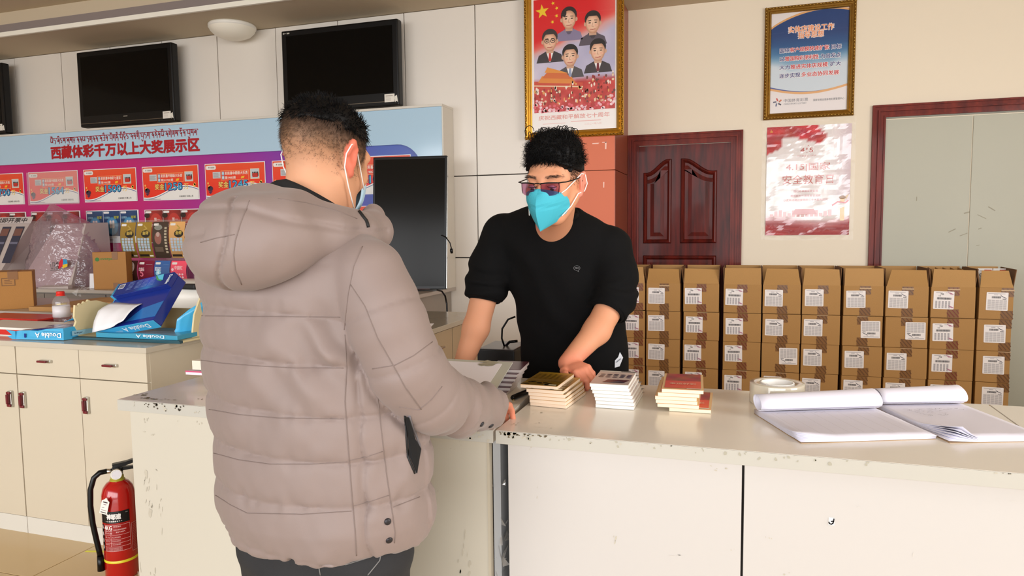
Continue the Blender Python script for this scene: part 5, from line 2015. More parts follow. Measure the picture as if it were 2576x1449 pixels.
# tall gilt-framed poster on the pillar
x0, x1, z0, z1 = -1.528, -.806, 1.925, 2.975
f1 = empty('framed_poster', (x0, 5.059, z0), 'tall gilt-framed poster with five portraits on the orange pillar', 'framed poster')
w, h = x1 - x0, z1 - z0
frame(f1, w, h, M_gold, M_goldd)
P = Print()
bw = .052
P.rect(bw - .006, bw - .006, w - bw + .006, h - bw + .006, (244, 238, 234), 0)
L, B, R_, T = .068, .19, w - .062, h - .06


def sky(u, q):
    n = n1(u * 4, q * 6, 1, 41) * .5 + n1(u * 9, q * 12, 1, 42) * .3
    red = (222, 34, 40)
    t = max(0, min(1, (q - .58 + (.5 - u) * .22 + n * .06) / .16))
    if u > .72:
        t *= max(.55, 1 - (u - .72) * 1.2)
    base = (196 + 40 * n, 190 + 34 * n, 214 + 22 * n)
    pk = (236, 150, 130)
    m = [base[i] + (pk[i] - base[i]) * min(1, t * 1.6) for i in range(3)]
    m = [m[i] + (red[i] - m[i]) * max(0, t * 1.6 - .6) for i in range(3)]
    if q < .30:
        k = min(1, (.30 - q) / .05)
        dd = n1(u * 22, q * 30, 1, 44)
        rr = (196 + 34 * dd, 56 + 40 * dd, 50 + 36 * dd)
        m = [m[i] + (rr[i] - m[i]) * k for i in range(3)]
    return tuple(max(0, min(255, v)) for v in m)


P.grid(L, B, R_, T, 34, 52, sky, 1)
P.star(L + .065, T - .085, .052, (244, 206, 50), 2, .1)
for (a, b) in ((.145, .035), (.172, .072), (.17, .125), (.14, .165)):
    P.star(L + a, T - b, .015, (244, 206, 50), 2, .3)


def portrait(cx, cz, s, hair, coat, tie=None, glasses=False, grey=False, recede=False):
    """a plain printed head and shoulders"""
    skin = (232, 186, 156)
    P.poly([(cx - 1.15 * s, cz - 1.75 * s), (cx - .95 * s, cz - 1.15 * s), (cx - .35 * s, cz - .85 * s), (cx + .35 * s, cz - .85 * s), (cx + .95 * s, cz - 1.15 * s), (cx + 1.15 * s, cz - 1.75 * s)], coat, 3)
    if tie:
        P.poly([(cx - .32 * s, cz - .85 * s), (cx + .32 * s, cz - .85 * s), (cx + .05 * s, cz - 1.7 * s), (cx - .05 * s, cz - 1.7 * s)], (246, 242, 240), 4)
        P.poly([(cx - .08 * s, cz - 1.0 * s), (cx + .08 * s, cz - 1.0 * s), (cx + .13 * s, cz - 1.55 * s), (cx, cz - 1.7 * s), (cx - .13 * s, cz - 1.55 * s)], tie, 5)
    else:
        P.poly([(cx - .4 * s, cz - .8 * s), (cx + .4 * s, cz - .8 * s), (cx + .1 * s, cz - 1.25 * s), (cx - .1 * s, cz - 1.25 * s)], tuple(v * .72 for v in coat), 4)
    P.rect(cx - .3 * s, cz - 1.0 * s, cx + .3 * s, cz - .4 * s, tuple(v * .9 for v in skin), 5)
    P.ell(cx, cz + .28 * s, .66 * s, .66 * s, hair, 6, 22)
    P.ell(cx - .62 * s, cz - .1 * s, .1 * s, .17 * s, tuple(v * .92 for v in skin), 6, 10).ell(cx + .62 * s, cz - .1 * s, .1 * s, .17 * s, tuple(v * .92 for v in skin), 6, 10)
    n_ = 28
    rim = [(cx + .58 * s * math.cos(2 * PI * k / n_) * (1 - .10 * max(0, -math.sin(2 * PI * k / n_))), cz - .12 * s + .74 * s * math.sin(2 * PI * k / n_)) for k in range(n_)]
    mid = [(cx - .05 * s + (x_ - cx) * .62, cz - .12 * s + (z_ - cz + .12 * s) * .62) for x_, z_ in rim]
    P.add([(cx - .08 * s, cz)] + mid + rim, [(0, 1 + k, 1 + (k + 1) % n_) for k in range(n_)] + [(1 + k, 1 + n_ + k, 1 + n_ + (k + 1) % n_, 1 + (k + 1) % n_) for k in range(n_)], [(246, 208, 180)] + [(238, 194, 164)] * n_ + [(196, 142, 112)] * n_, 7)
    P.poly([(cx + .1 * s, cz - .85 * s), (cx + .32 * s, cz - .8 * s), (cx + .32 * s, cz - .5 * s)], (190, 136, 108), 6)
    for sx in (-1, 1):
        P.ell(cx + sx * .30 * s, cz - .26 * s, .14 * s, .10 * s, (240, 184, 156), 8, 10)
    P.ell(cx + .0 * s, cz + (.5 if not recede else .62) * s, .56 * s, .27 * s, hair, 8, 20, 0.0, PI) if not recede else P.ell(cx - .4 * s, cz + .45 * s, .2 * s, .3 * s, hair, 8, 12)
    for sx in (-1, 1):
        P.line([(cx + sx * .36 * s, cz + .14 * s), (cx + sx * .14 * s, cz + .16 * s)], .06 * s, (70, 54, 48), 9)
        P.ell(cx + sx * .25 * s, cz - .02 * s, .11 * s, .045 * s, (60, 44, 40), 9, 10)
        if glasses:
            P.line([(cx + sx * .25 * s + .19 * s * math.cos(t), cz - .03 * s + .15 * s * math.sin(t)) for t in [i * PI / 6 for i in range(13)]], .05 * s, (40, 34, 34), 10)
    P.line([(cx + .02 * s, cz - .02 * s), (cx - .07 * s, cz - .3 * s), (cx + .07 * s, cz - .32 * s)], .035 * s, (196, 140, 116), 9)
    P.line([(cx - .2 * s, cz - .53 * s), (cx, cz - .56 * s), (cx + .2 * s, cz - .52 * s)], .06 * s, (190, 98, 88), 9)


for (px_, py_, hair_, coat_, tie_, gl_, rec_) in ((1431, 46, (44, 40, 42), (140, 130, 160), None, False, True), (1491, 56, (38, 36, 38), (92, 84, 96), None, False, False), (1383, 102, (60, 54, 54), (60, 56, 60), (210, 60, 50), True, False),
                                                    (1504, 126, (34, 32, 34), (60, 54, 58), (120, 30, 44), False, False), (1434, 140, (34, 32, 34), (84, 80, 84), (150, 160, 190), False, False)):
    pp_ = at(px_, py_, 'y', 5.05)
    portrait(pp_.x - f1.location.x, pp_.z - f1.location.z, .088, hair_, coat_, tie_, gl_, False, rec_)
# red-walled gate tower with tiled roofs, crowds and flowers
zt = B + .195
P.poly([(L, zt - .02), (L + .36, zt - .05), (L + .36, zt + .0), (L, zt + .03)], (206, 76, 52), 3)
P.poly([(L + .03, zt + .02), (L + .31, zt - .005), (L + .28, zt + .045), (L + .06, zt + .065)], (226, 140, 60), 4)
P.poly([(L + .06, zt + .05), (L + .28, zt + .03), (L + .24, zt + .075), (L + .10, zt + .092)], (214, 110, 56), 5).poly([(L + .08, zt + .088), (L + .26, zt + .07), (L + .22, zt + .085), (L + .10, zt + .125)], (230, 150, 64), 6)
P.line([(L, zt + .0), (L + .36, zt - .03)], .008, (240, 210, 170), 6)
rg = random.Random(6)
for k in range(150):
    u, v = rg.uniform(0, 1), rg.uniform(0, 1)
    x, z = L + (R_ - L) * u, B + .05 + (.12 + .09 * u) * v
    col = rg.choice([(150, 40, 36), (236, 206, 170), (206, 60, 52), (110, 60, 50), (230, 160, 90), (244, 226, 210)])
    P.ell(x, z, rg.uniform(.004, .010), rg.uniform(.006, .016), col, 7 + k % 3, 7)
for k in range(90):
    x = L + (R_ - L) * rg.random()
    z = B + abs(rg.gauss(0, .022)) + (.05 if x > R_ - .06 or x < L + .05 else 0) * rg.random()
    P.ell(x, z + .004, .011, .010, rg.choice([(240, 180, 190), (226, 96, 112), (248, 216, 220), (206, 60, 70)]), 10 + k % 3, 8)
P.text('庆祝西藏和平解放七十周年', w / 2, .135, .032, (226, 150, 140), 2, 'c', .02, width=.52)
P.rect(.34, .112, .56, .118, (236, 190, 184), 2).rect(.13, .105, .30, .110, (240, 206, 200), 2)
P.text('二〇二一年八月', .50, .085, .015, (236, 186, 180), 2, 'c', width=.12)
P.build('print', M_printg, f1, (0, -.0062, 0)).scale = (1, .3, 1)

# blue framed notice
x0, x1, z0, z1 = .118, .742, 2.045, 2.89
f2 = empty('framed_notice', (x0, WY_R - .002, z0), 'bronze-framed blue notice with slogans on the cream wall above the loose poster', 'framed notice')
a, b = at(1920, 302, 'y', WY_R - .03), at(2156, 2, 'y', WY_R - .03)
w, h = b.x - a.x, b.z - a.z + .015
f2.location = (a.x, WY_R - .002, a.z)
frame(f2, w, h, M_brz, M_brzd, .045, .010)
P = Print()
bw = .045
P.rect(bw - .004, bw - .004, w - bw + .004, h - bw + .004, (232, 224, 222), 0)
L, R_, B, T = bw, w - bw, bw, h - bw
W_, H_ = R_ - L, T - B


def topc(u):
    return .845 + .155 * math.sin(u * PI * .72 + .0) ** .8 if u > 0 else .845


def botc(u):
    return .275 - .075 * math.sin(PI * (u * .85 + .08))


def skyb(u, q):
    n = n1(u * 3.4, q * 4.5, 1, 51) * .6 + n1(u * 8, q * 9, 1, 52) * .3
    v = q
    top = (24, 62, 120)
    mid = (40, 110, 160)
    lo = (206, 216, 224)
    t = max(0, min(1, (.78 - v) / .25))
    m = [top[i] + (mid[i] - top[i]) * t for i in range(3)]
    s = max(0, min(1, (.62 - v) / .22 + n * .35))
    edge = max(0, 1 - min(u, 1 - u) * 4) * (.0 if v > .66 else .5)
    s = min(1, s + edge * max(0, (.70 - v) * 4))
    m = [m[i] + (lo[i] - m[i]) * s for i in range(3)]
    return tuple(m)


NX, NZ = 26, 40
pts, cols_, fs = [], [], []
for j in range(NZ + 1):
    for i in range(NX + 1):
        u = i / NX
        q0, q1 = botc(u), topc(u)
        q = q0 + (q1 - q0) * j / NZ
        pts.append((L + W_ * u, B + H_ * q))
        cols_.append(skyb(u, q))
for j in range(NZ):
    for i in range(NX):
        k = j * (NX + 1) + i
        fs.append((k, k + 1, k + NX + 2, k + NX + 1))
P.add(pts, fs, cols_, 2)
for (fn, off, col, ly) in ((topc, .0, (226, 170, 110), 1), (botc, .0, (226, 170, 110), 1), (botc, .012, (60, 80, 150), 3)):
    up = [(L + W_ * i / 26, B + H_ * min(.999, fn(i / 26) + (.02 if fn is topc else off * (1 - i / 20) if off and i < 20 else .0))) for i in range(27)]
    dn = [(L + W_ * i / 26, B + H_ * (fn(i / 26) - (.022 if fn is botc and not off else .0 if off else .01))) for i in range(27)]
    for i in range(26):
        P.add([dn[i], dn[i + 1], up[i + 1], up[i]], [(0, 1, 2, 3)], col, ly)
c = w / 2 + .01


def outlined(s, x, z, hh, col, wd, al='c'):
    P.text(s, x, z, hh, (244, 238, 236), 3, al, .085, width=wd * 1.012)
    P.text(s, x, z + .0015, hh * .96, col, 4, al, .032, width=wd)


outlined('实体店建设工作', c, h * .762, .047, (238, 150, 96), .30)
outlined('指导思想', c, h * .708, .045, (238, 150, 96), .17)
NV, RD = (52, 66, 130), (204, 54, 62)
for i, segs in enumerate(([('围绕', NV), ('客户规模快速扩张', RD), ('目标', NV)], [('以', NV), ('增强购彩便利性', RD), ('为出发点', NV)], [('大力', NV), ('推进实体店规模', RD), ('扩大', NV)], [('逐步实现', NV), ('多业态协同发展', RD)])):
    n = sum(len(s) for s, _ in segs)
    cw = .415 / n
    x = c - .2075
    z = h * .592 - .0605 * i
    for s, col in segs:
        outlined(s, x, z, .034, col, cw * len(s) * .94, 'l')
        x += cw * len(s)
for k in range(5):
    an = PI / 2 + 2 * PI * k / 5
    P.line([(.098 + .012 * math.cos(an), .125 + .012 * math.sin(an)), (.098 + .028 * math.cos(an + .25), .125 + .028 * math.sin(an + .25))], .010, [(200, 70, 60), (90, 90, 110), (110, 110, 140), (60, 60, 80), (200, 110, 70)][k], 3)
P.text('中国体育彩票', .140, .122, .024, (110, 108, 116), 3, width=.165).text('CHINA SPORTS LOTTERY', .140, .104, .010, (130, 128, 134), 3, bold=.02, width=.155)
P.text('国家体育总局体育彩票管理中心', w - .062, .118, .016, (110, 108, 112), 3, 'r', .01, width=.205)
P.build('print', M_printg, f2, (0, -.0062, 0)).scale = (1, .35, 1)

# loose safety poster behind clear film
a, b = at(1925, 592, 'y', WY_R - .004), at(2143, 310, 'y', WY_R - .004)
w, h = b.x - a.x, b.z - a.z
ps = empty('loose_poster', (a.x, WY_R - .002, a.z), 'wrinkled red and white poster reading 4.15 taped under the framed notice', 'poster')
NX, NZ = 30, 44


def wr(u, q):
    r = .004 * n1(u * 5, q * 9, 1, 61) + .003 * n1(u * 11, q * 22, 1, 62)
    if q > .72 and u < .68:
        r += .004 * math.sin(q * 70 + 6 * u + 3 * n1(u * 5, q * 4, 1, 63))
    if q < .12:
        r += .003 * math.sin(q * 120 + 7 * u)
    r += .008 * math.exp(-((u - .78 - .12 * (1 - q)) / .05) ** 2) * q
    return max(-.003, r + .002)


def pc(u, q):
    white = (240, 232, 230)
    m = list(white)
    red = (196, 40, 48)
    wave = .845 + .05 * math.sin(u * 7) - .10 * (u < .2) + .06 * u
    if q > wave and u < .66 + .05 * math.sin(q * 30):
        m = [190 + 40 * n1(u * 7, q * 20, 1, 64), 30 + 26 * n1(u * 7, q * 20, 1, 65), 40 + 20 * n1(u * 9, q * 16, 1, 66)]
    lo = .16 + .03 * math.sin(u * 5 + 1) + .05 * max(0, u - .3)
    if q < lo:
        k = min(1, (lo - q) / .10)
        rr = (170 + 30 * n1(u * 6, q * 16, 1, 67), 36, 44)
        m = [m[i] + (rr[i] - m[i]) * k for i in range(3)]
    if u > .74 and q > .3:
        k = min(1, (u - .74) * 2.5)
        m = [m[i] + ((206, 178, 190)[i] - m[i]) * k for i in range(3)]
    return tuple(max(0, min(255, v)) for v in m)


P = Print()
P.grid(0, 0, w, h, NX, NZ, pc, 0)
P.star(.03, h - .03, .016, (240, 190, 50), 1, .2)
P.text('415', w * .48, h * .755, .034, (200, 110, 108), 1, 'c', .05, width=.085).star(w * .5, h * .82, .01, (200, 110, 108), 1)
P.text('全民国家安全教育', w * .48, h * .718, .012, (224, 170, 166), 1, 'c', .02, width=.13)
P.text('4.15|国家', w * .50, h * .585, .062, (204, 112, 106), 1, 'c', .015, width=.30).text('安全教育日', w * .50, h * .47, .066, (204, 112, 106), 1, 'c', .015, width=.345)
P.text('践行总体国家安全观', w * .48, h * .395, .016, (204, 120, 122), 1, 'c', .02, width=.165)
P.text('感悟新时代国家安全成就', w * .48, h * .352, .016, (204, 120, 122), 1, 'c', .02, width=.205).text('以优异成绩迎接党的二十大胜利召开', w * .48, h * .312, .017, (204, 120, 122), 1, 'c', .02, width=.30)
for k in range(14):
    x = .03 + (w - .14) * k / 14
    hh = .02 + .03 * abs(math.sin(k * 2.3))
    P.rect(x, h * .17, x + .022, h * .17 + hh, (222, 160, 160), 1)
P.poly([(w * .32, h * .19), (w * .62, h * .19), (w * .58, h * .24), (w * .36, h * .24)], (206, 130, 130), 2)
P.rect(w * .89, h * .13, w * .94, h * .33, (214, 170, 70), 2).ell(w * .915, h * .34, .024, .012, (150, 100, 40), 3).poly([(w * .92, h * .34), (w * .99, h * .37), (w * .96, h * .32)], (196, 150, 60), 3)
P.line([(w * .80, h * .27), (w * .86, h * .30), (w * .95, h * .29), (w * .98, h * .31)], .010, (206, 80, 90), 3)
for i, (x, y, z) in enumerate(P.v):
    P.v[i] = (x, y - .003 - wr(x / w, z / h), z)
o = P.build('print', mat('print_shiny', attr=True, rough=.16, coat=.6), ps)
Pg = []
for i in range(25):
    row = []
    for j in range(31):
        u, q = -.06 + 1.11 * i / 24, -.045 + 1.10 * j / 30
        uu, qq = min(1, max(0, u)), min(1, max(0, q))
        e = 1 if 0 <= u <= 1 and 0 <= q <= 1 else 0
        row.append((u * w + (.004 * n1(i, j, .9, 71) if e == 0 else 0), -.0055 - wr(uu, qq) * (1 if e else .2) - .004 * e - .0012 * n1(i, j, .7, 72), q * h + (.004 * n1(i, j, .8, 73) if e == 0 else 0)))
    Pg.append(row)
MB().grid(Pg).build('film', clear_mat('poster_film', gloss=.06, haze=.05, rough=.2, bump=.25, bscale=18), ps, normals=False)
# ------------------------------------------------------------------ fire extinguisher
fx, fy = -2.19, 1.975
fe = empty('fire_extinguisher', (fx, fy, 0), 'red fire extinguisher with a black hose standing on the tiles beside the counter', 'fire extinguisher', None, .80)
M_red = mat('extinguisher_red', (176, 20, 16), 0.16, coat=.5)
R0 = .057
MB().lathe([(0, .0), (R0 * .96, .0), (R0, .008), (R0, .29), (R0 * .97, .315), (R0 * .86, .338), (R0 * .66, .354), (R0 * .4, .363), (.022, .366), (.0, .366)], 40).build('cylinder', M_red, fe)
MB().lathe([(R0 + .0006, .066), (R0 + .0006, .075), (R0, .0755), (R0, .0655)], 40).build('yellow_band', mat('band_yellow', (224, 206, 40), .4), fe)
MB().lathe([(0, .382), (.020, .382), (.022, .378), (.022, .366), (.026, .365), (.026, .362), (0, .362)], 24).build('neck_ring', mat('neck_olive', (170, 160, 50), .4), fe)
vb = MB().lathe([(0, .40), (.012, .40), (.013, .38), (0, .38)], 20)
vb.box(-.016, .02, -.011, .011, .385, .41, .003)
vb.build('valve', M_black, fe)
g = MB()
g.tube([(0, -.008, .392), (-.002, -.034, .392)], [.019, .019], 20)
g.tube([(-.012, 0, .398), (-.035, 0, .40)], .009, 12)
g.build('pressure_gauge', M_steel, fe)
g = MB().tube([(0, -.0345, .392), (0, -.0355, .392)], .0155, 20)
g.build('gauge_face', mat('gauge_glass', (226, 222, 226), .15), fe)
MB().tube([(-.032, 0, .40), (-.055, .0, .398), (-.074, .0, .382), (-.087, .0, .34), (-.090, .0, .28), (-.086, .0, .21), (-.078, .0, .15), (-.072, .0, .11), (-.069, .0, .085)], .0095, 12).build('hose', M_black, fe)
MB().tube([(-.069, .0, .086), (-.068, .0, .03)], [.011, .013], 12).build('nozzle', M_black, fe)
mb = MB()
mb.hexa([(-.012, -.011, .408), (.03, -.011, .414), (.03, .011, .414), (-.012, .011, .408)], [(-.014, -.011, .424), (.03, -.011, .428), (.03, .011, .428), (-.014, .011, .424)])
mb.hexa([(.03, -.010, .414), (.14, -.010, .445), (.14, .010, .445), (.03, .010, .414)], [(.03, -.010, .428), (.138, -.010, .452), (.138, .010, .452), (.03, .010, .428)])
mb.build('top_lever', M_black, fe)
mb = MB()
mb.hexa([(.0, -.009, .396), (.05, -.009, .398), (.05, .009, .398), (.0, .009, .396)], [(.0, -.009, .410), (.05, -.009, .408), (.05, .009, .408), (.0, .009, .410)])
mb.hexa([(.05, -.009, .398), (.14, -.009, .386), (.14, .009, .386), (.05, .009, .398)], [(.05, -.009, .408), (.14, -.009, .396), (.14, .009, .396), (.05, .009, .408)])
mb.build('carry_handle', M_black, fe)
P = Print()
r_ = R0 + .0007
P.rect(-.072, .218, .036, .262, (18, 16, 18), 1)
P.text('神耶速', -.018, .233, .020, (232, 228, 222), 2, 'c', .07, width=.048)
for k in range(9):
    P.star(-.046 + .0068 * k, .2255, .0022 + .0006 * (4 - abs(k - 4)), (226, 222, 216), 2)
P.text('TM', .022, .252, .004, (180, 176, 172), 2)
P.text('磷酸铵盐', -.068, .224, .006, (180, 176, 172), 2, rot=PI / 2, width=.03)
P.rect(-.072, .112, -.060, .212, (18, 16, 18), 1)
for k in range(4):
    P.line([(-.069, .120 + .025 * k), (-.066, .134 + .025 * k), (-.063, .122 + .025 * k), (-.069, .130 + .025 * k)], .0022, (210, 206, 200), 2)
pk, dk = (236, 190, 186), (120, 10, 12)
P.rect(-.057, .112, .036, .215, (150, 16, 16), 1)
P.text('4KG', -.055, .193, .016, (240, 226, 220), 3, bold=.05, width=.03)
for (s, x, z, hh, wd) in (('手提式干粉', -.055, .186, .005, .03), ('灭火器', -.055, .178, .006, .03), ('使用温度', -.020, .203, .005, .025), ('使用方法请仔细阅读', -.020, .191, .005, .042), ('驱动气体氮气', -.012, .182, .005, .03)):
    P.text(s, x, z, hh, pk, 3, bold=.02, width=wd)
for z in (.211, .174, .157, .144, .130, .113):
    P.line([(-.056, z), (.035, z)], .0009, pk, 2)
P.line([(-.03, .174), (-.03, .130)], .0009, pk, 2).line([(.0355, .211), (.0355, .113)], .0009, pk, 2)
for i, z in enumerate((.163, .149, .136)):
    P.text('灭火种类级别', -.026, z, .005, pk, 3, width=.028).text('压力', -.053, z, .006, pk, 3, width=.018)
for i in range(4):
    P.text('生产厂家地址电话网址说明', -.054, .1245 - .0035 * i, .0026, pk, 3, width=.06)
P.rect(.042, .10, .075, .205, (150, 16, 16), 1)
P.line([(.042, .10), (.042, .205), (.075, .205), (.075, .10), (.042, .10)], .0009, pk, 2)
for k in range(16):
    P.rect(.046, .106 + .006 * k, .071 - .004 * (k % 3), .108 + .006 * k, (196, 96, 92), 2)
me = bpy.data.meshes.new('label')
me.from_pydata(P.v, [], P.f)
ca = me.color_attributes.new('Col', 'FLOAT_COLOR', 'POINT')
ca.data.foreach_set('color', np.array(P.c, dtype=np.float32).ravel())
bm = bmesh.new()
bm.from_mesh(me)
for k in range(-9, 10):
    bmesh.ops.bisect_plane(bm, geom=bm.verts[:] + bm.edges[:] + bm.faces[:], plane_co=(.0085 * k + .0003, 0, 0), plane_no=(1, 0, 0))
for v in bm.verts:
    x, y, z = v.co
    v.co = ((r_ - y * .3) * math.sin(x / r_), -(r_ - y * .3) * math.cos(x / r_), z)
bm.to_mesh(me)
bm.free()
link('label', me, M_printg, fe)
tg = MB().prism([(-.014, 0), (.014, 0), (.014, .05), (.006, .056), (.0, .064), (-.006, .056), (-.014, .05)], 'y', -.0008, .0008).build('inspection_tag', M_white, fe, (-.049, -.052, .26), (.05, .28, -.5))
Print().rect(-.008, .044, .008, .048, (70, 60, 60), 1).rect(-.005, .036, .005, .039, (170, 150, 150), 1).rect(-.009, .024, .0, .026, (150, 140, 140), 1).rect(-.01, .014, .01, .016, (170, 150, 150), 1).rect(-.01, .005, .01, .008, (90, 80, 80), 1).build('print', M_print, tg, (0, -.001, 0))
o = MB().hexa([(-.05, -.006, 0), (.05, -.006, 0), (.05, .006, 0), (-.05, .004, 0)], [(-.05, -.006, .001), (.05, -.006, .001), (.05, .006, .001), (-.05, .004, .001)]).build('yellow_tape_mark', mat('floor_yellow', (226, 222, 60), .5), None, tuple(at(246, 1387, 'z', .0004)), (0, 0, .25))
tag(o, 'short yellow tape strip stuck on the floor beside the fire extinguisher', 'tape')


# ------------------------------------------------------------------ people
def loft(p, prof):
    """stacked ellipses: rows of z, cx, cy, a, b"""
    pr = np.array(prof, float)
    z = p[:, 2]
    cx, cy, a, b = [np.interp(z, pr[:, 0], pr[:, k]) for k in (1, 2, 3, 4)]
    u, v = (p[:, 0] - cx) / a, (p[:, 1] - cy) / b
    r = np.sqrt(u * u + v * v) + 1e-9
    d = (r - 1) * np.minimum(a, b) * (0.55 + 0.45 * np.sqrt(u * u * 0 + 1))
    d = smax(d, z - pr[-1, 0], .02)
    d = smax(d, pr[0, 0] - z, .012)
    return d


def head_field(p, c, R):
    q = (p - np.array(c)) @ R
    d = ell(q, (0, -.014, .030), (.075, .095, .086))
    d = smin(d, ell(q, (0, .020, -.030), (.062, .068, .088)), .03)
    d = smin(d, ell(q, (0, .054, -.090), (.034, .030, .026)), .03)
    for s in (-1, 1):
        d = smin(d, cap(q, (s * .054, .0, -.045), (s * .030, .048, -.092), .019, .018), .025)
        d = smin(d, ell(q, (s * .040, .058, -.024), (.024, .022, .022)), .022)
    d = smin(d, cap(q, (-.038, .077, .026), (.038, .077, .026), .011), .02)
    for s in (-1, 1):
        d = smax(d, -ell(q, (s * .031, .100, .004), (.021, .017, .012)), .014)
        d = smin(d, ell(q, (s * .031, .077, .003), (.0150, .0135, .0125)), .004)
    d = smin(d, cap(q, (0, .088, .012), (0, .109, -.030), .008, .0125), .012)
    for s in (-1, 1):
        d = smin(d, ell(q, (s * .0125, .098, -.034), (.0085, .011, .008)), .006)
    d = smin(d, ell(q, (0, .083, -.060), (.023, .011, .0065)), .006)
    d = smin(d, ell(q, (0, .081, -.071), (.020, .012, .0070)), .005)
    for s in (-1, 1):
        a = .35 * s
        Re = np.array([[math.cos(a), math.sin(a), 0], [-math.sin(a), math.cos(a), 0], [0, 0, 1]])
        e = ell(q, (s * .0800, -.016, -.006), (.0085, .018, .0285), Re)
        e = smin(e, cap(q, (s * .084, -.032, -.004), (s * .085, -.020, .026), .0055), .006)
        e = smin(e, cap(q, (s * .085, -.020, .026), (s * .080, -.002, .014), .0052), .006)
        e = smin(e, ell(q, (s * .078, -.006, -.034), (.0075, .010, .010)), .006)
        e = smax(e, -ell(q, (s * .0895, -.012, -.002), (.0070, .0095, .018), Re), .005)
        d = smin(d, e, .008)
    return d


def hand_chains(W, f, n, thumb, curls, spread=.16, s=1.0, thumb_dir=None, thumb_curl=.5):
    """palm and five fingers from the wrist W; f = towards the knuckles, n = back of the hand, thumb = +1/-1 side of f x n"""
    W, f, n = np.array(W, float), np.array(f, float), np.array(n, float)
    f /= np.linalg.norm(f)
    n = n - f * (n @ f)
    n /= np.linalg.norm(n)
    r = np.cross(f, n) * thumb
    parts = [('palm', W + f * .045 * s, (.036 * s, .048 * s, .014 * s), np.stack([r, f, n], 1))]
    ch = []
    for i, (off, L, rad) in enumerate(((.029, .070, .0088), (.0095, .078, .0090), (-.010, .072, .0086), (-.028, .056, .0076))):
        base = W + r * off * s + f * (.082 - .004 * abs(i - 1)) * s
        ang = spread * (1 - i * .66) * .5
        d = f * math.cos(ang) + r * math.sin(ang)
        pts = [W + r * off * .7 * s + f * .045 * s, base]
        rs = [rad * s * 1.15, rad * s * 1.08]
        c = 0
        p0 = base
        for k, fr in enumerate((.46, .30, .24)):
            c += curls[i] * (.8, 1.0, .7)[k]
            dd = d * math.cos(c) - n * math.sin(c)
            p0 = p0 + dd * L * fr * s
            pts.append(p0)
            rs.append(rad * s * (1.0, .9, .74)[k])
        ch.append((pts, rs))
    td = f * .62 + r * .78 if thumb_dir is None else np.array(thumb_dir, float)
    td = td / np.linalg.norm(td)
    b0 = W + r * .018 * s + f * .018 * s - n * .003
    b1 = b0 + (td * .6 + r * .5) / np.linalg.norm(td * .6 + r * .5) * .034 * s
    b2 = b1 + td * .032 * s
    t3 = td * math.cos(thumb_curl) + (f * .6 - n * .5) * math.sin(thumb_curl)
    b3 = b2 + t3 / np.linalg.norm(t3) * .026 * s
    ch.append(([b0, b1, b2, b3], [.014 * s, .0115 * s, .0100 * s, .0078 * s]))
    return parts, ch


def hand_field(p, H):
    parts, ch = H
    d = None
    for nm, c, r, R in parts:
        d = ell(p, c, r, R)
    for pts, rs in ch:
        e = chain(p, pts, rs, .004)
        d = smin(d, e, .007)
    return d


def near(p, c, rad):
    return np.linalg.norm(p - np.array(c), axis=1) < rad


def with_local(fn, p, d, c, rad, k):
    """add a costly detail only close to where it sits"""
    m = near(p, c, rad)
    out = d.copy()
    far = ~m
    out[far] = np.minimum(d[far], np.linalg.norm(p[far] - np.array(c), axis=1) - rad * .75)
    if m.any():
        out[m] = smin(d[m], fn(p[m]), k)
    return out


def hit(o, px, py, off=.001):
    """where the photograph's pixel falls on a mesh built in world space"""
    d = (cam_r * (px - IMG_W / 2) - cam_u * (py - IMG_H / 2) + fwd * FPX).normalized()
    ok, loc, nrm, _ = o.ray_cast(Vector((0, 0, CAM_H)), d)
    if not ok:
        return None, None
    if nrm.dot(d) > 0:
        nrm = -nrm
    return loc + nrm * off, nrm


def stud(parent, target, px, py, r, m, name='snap_button'):
    l, nrm = hit(target, px, py, 0)
    if l is None:
        return None
    return MB().lathe([(0, .003), (r * .7, .003), (r, .0015), (r, -.002), (0, -.002)], 16).build(name, m, parent, l, nrm.to_track_quat('Z', 'Y').to_euler())


def seam_tube(parent, target, pts, r, m, name='seam'):
    out = []
    for a, b in zip(pts[:-1], pts[1:]):
        n_ = max(3, int(math.hypot(b[0] - a[0], b[1] - a[1]) / 9))
        for k in range(n_):
            t = k / n_
            l, nrm = hit(target, a[0] + (b[0] - a[0]) * t, a[1] + (b[1] - a[1]) * t, r * .3)
            if l is not None:
                out.append(l)
    l, nrm = hit(target, pts[-1][0], pts[-1][1], r * .2)
    if l is not None:
        out.append(l)
    if len(out) < 2:
        return None
    return MB().tube(out, r, 6).build(name, m, parent)


SKIN = linc((218, 160, 124))
SKIN_D = linc((190, 122, 92))
RED_S = linc((222, 122, 98))
M_skin = mat('skin', attr=True, rough=.55, spec=.3, sss=.12, bump=.04, bscale=400)
M_hair = mat('black_hair', (11, 10, 11), .55, spec=.18)
M_stub = mat('hair_stubble', (88, 66, 50), .7)
M_cuffk = mat('black_knit', (8, 8, 9), .9, spec=.2, bump=.1, bscale=500)


def mixc(a, b, t):
    t = np.clip(t, 0, 1)[:, None]
    return a * (1 - t) + b * t


def sstep(x, a, b):
    t = np.clip((x - a) / (b - a), 0, 1)
    return t * t * (3 - 2 * t)


# ---------------------------------------------------------------- the customer
CU = empty('person', (-.83, 1.25, 0), 'person in a padded greige hooded jacket leaning on the counter, seen from behind', 'person')


def inroot(o, root):
    o.parent = root
    o.location = o.location - Vector(root.location)
    return o


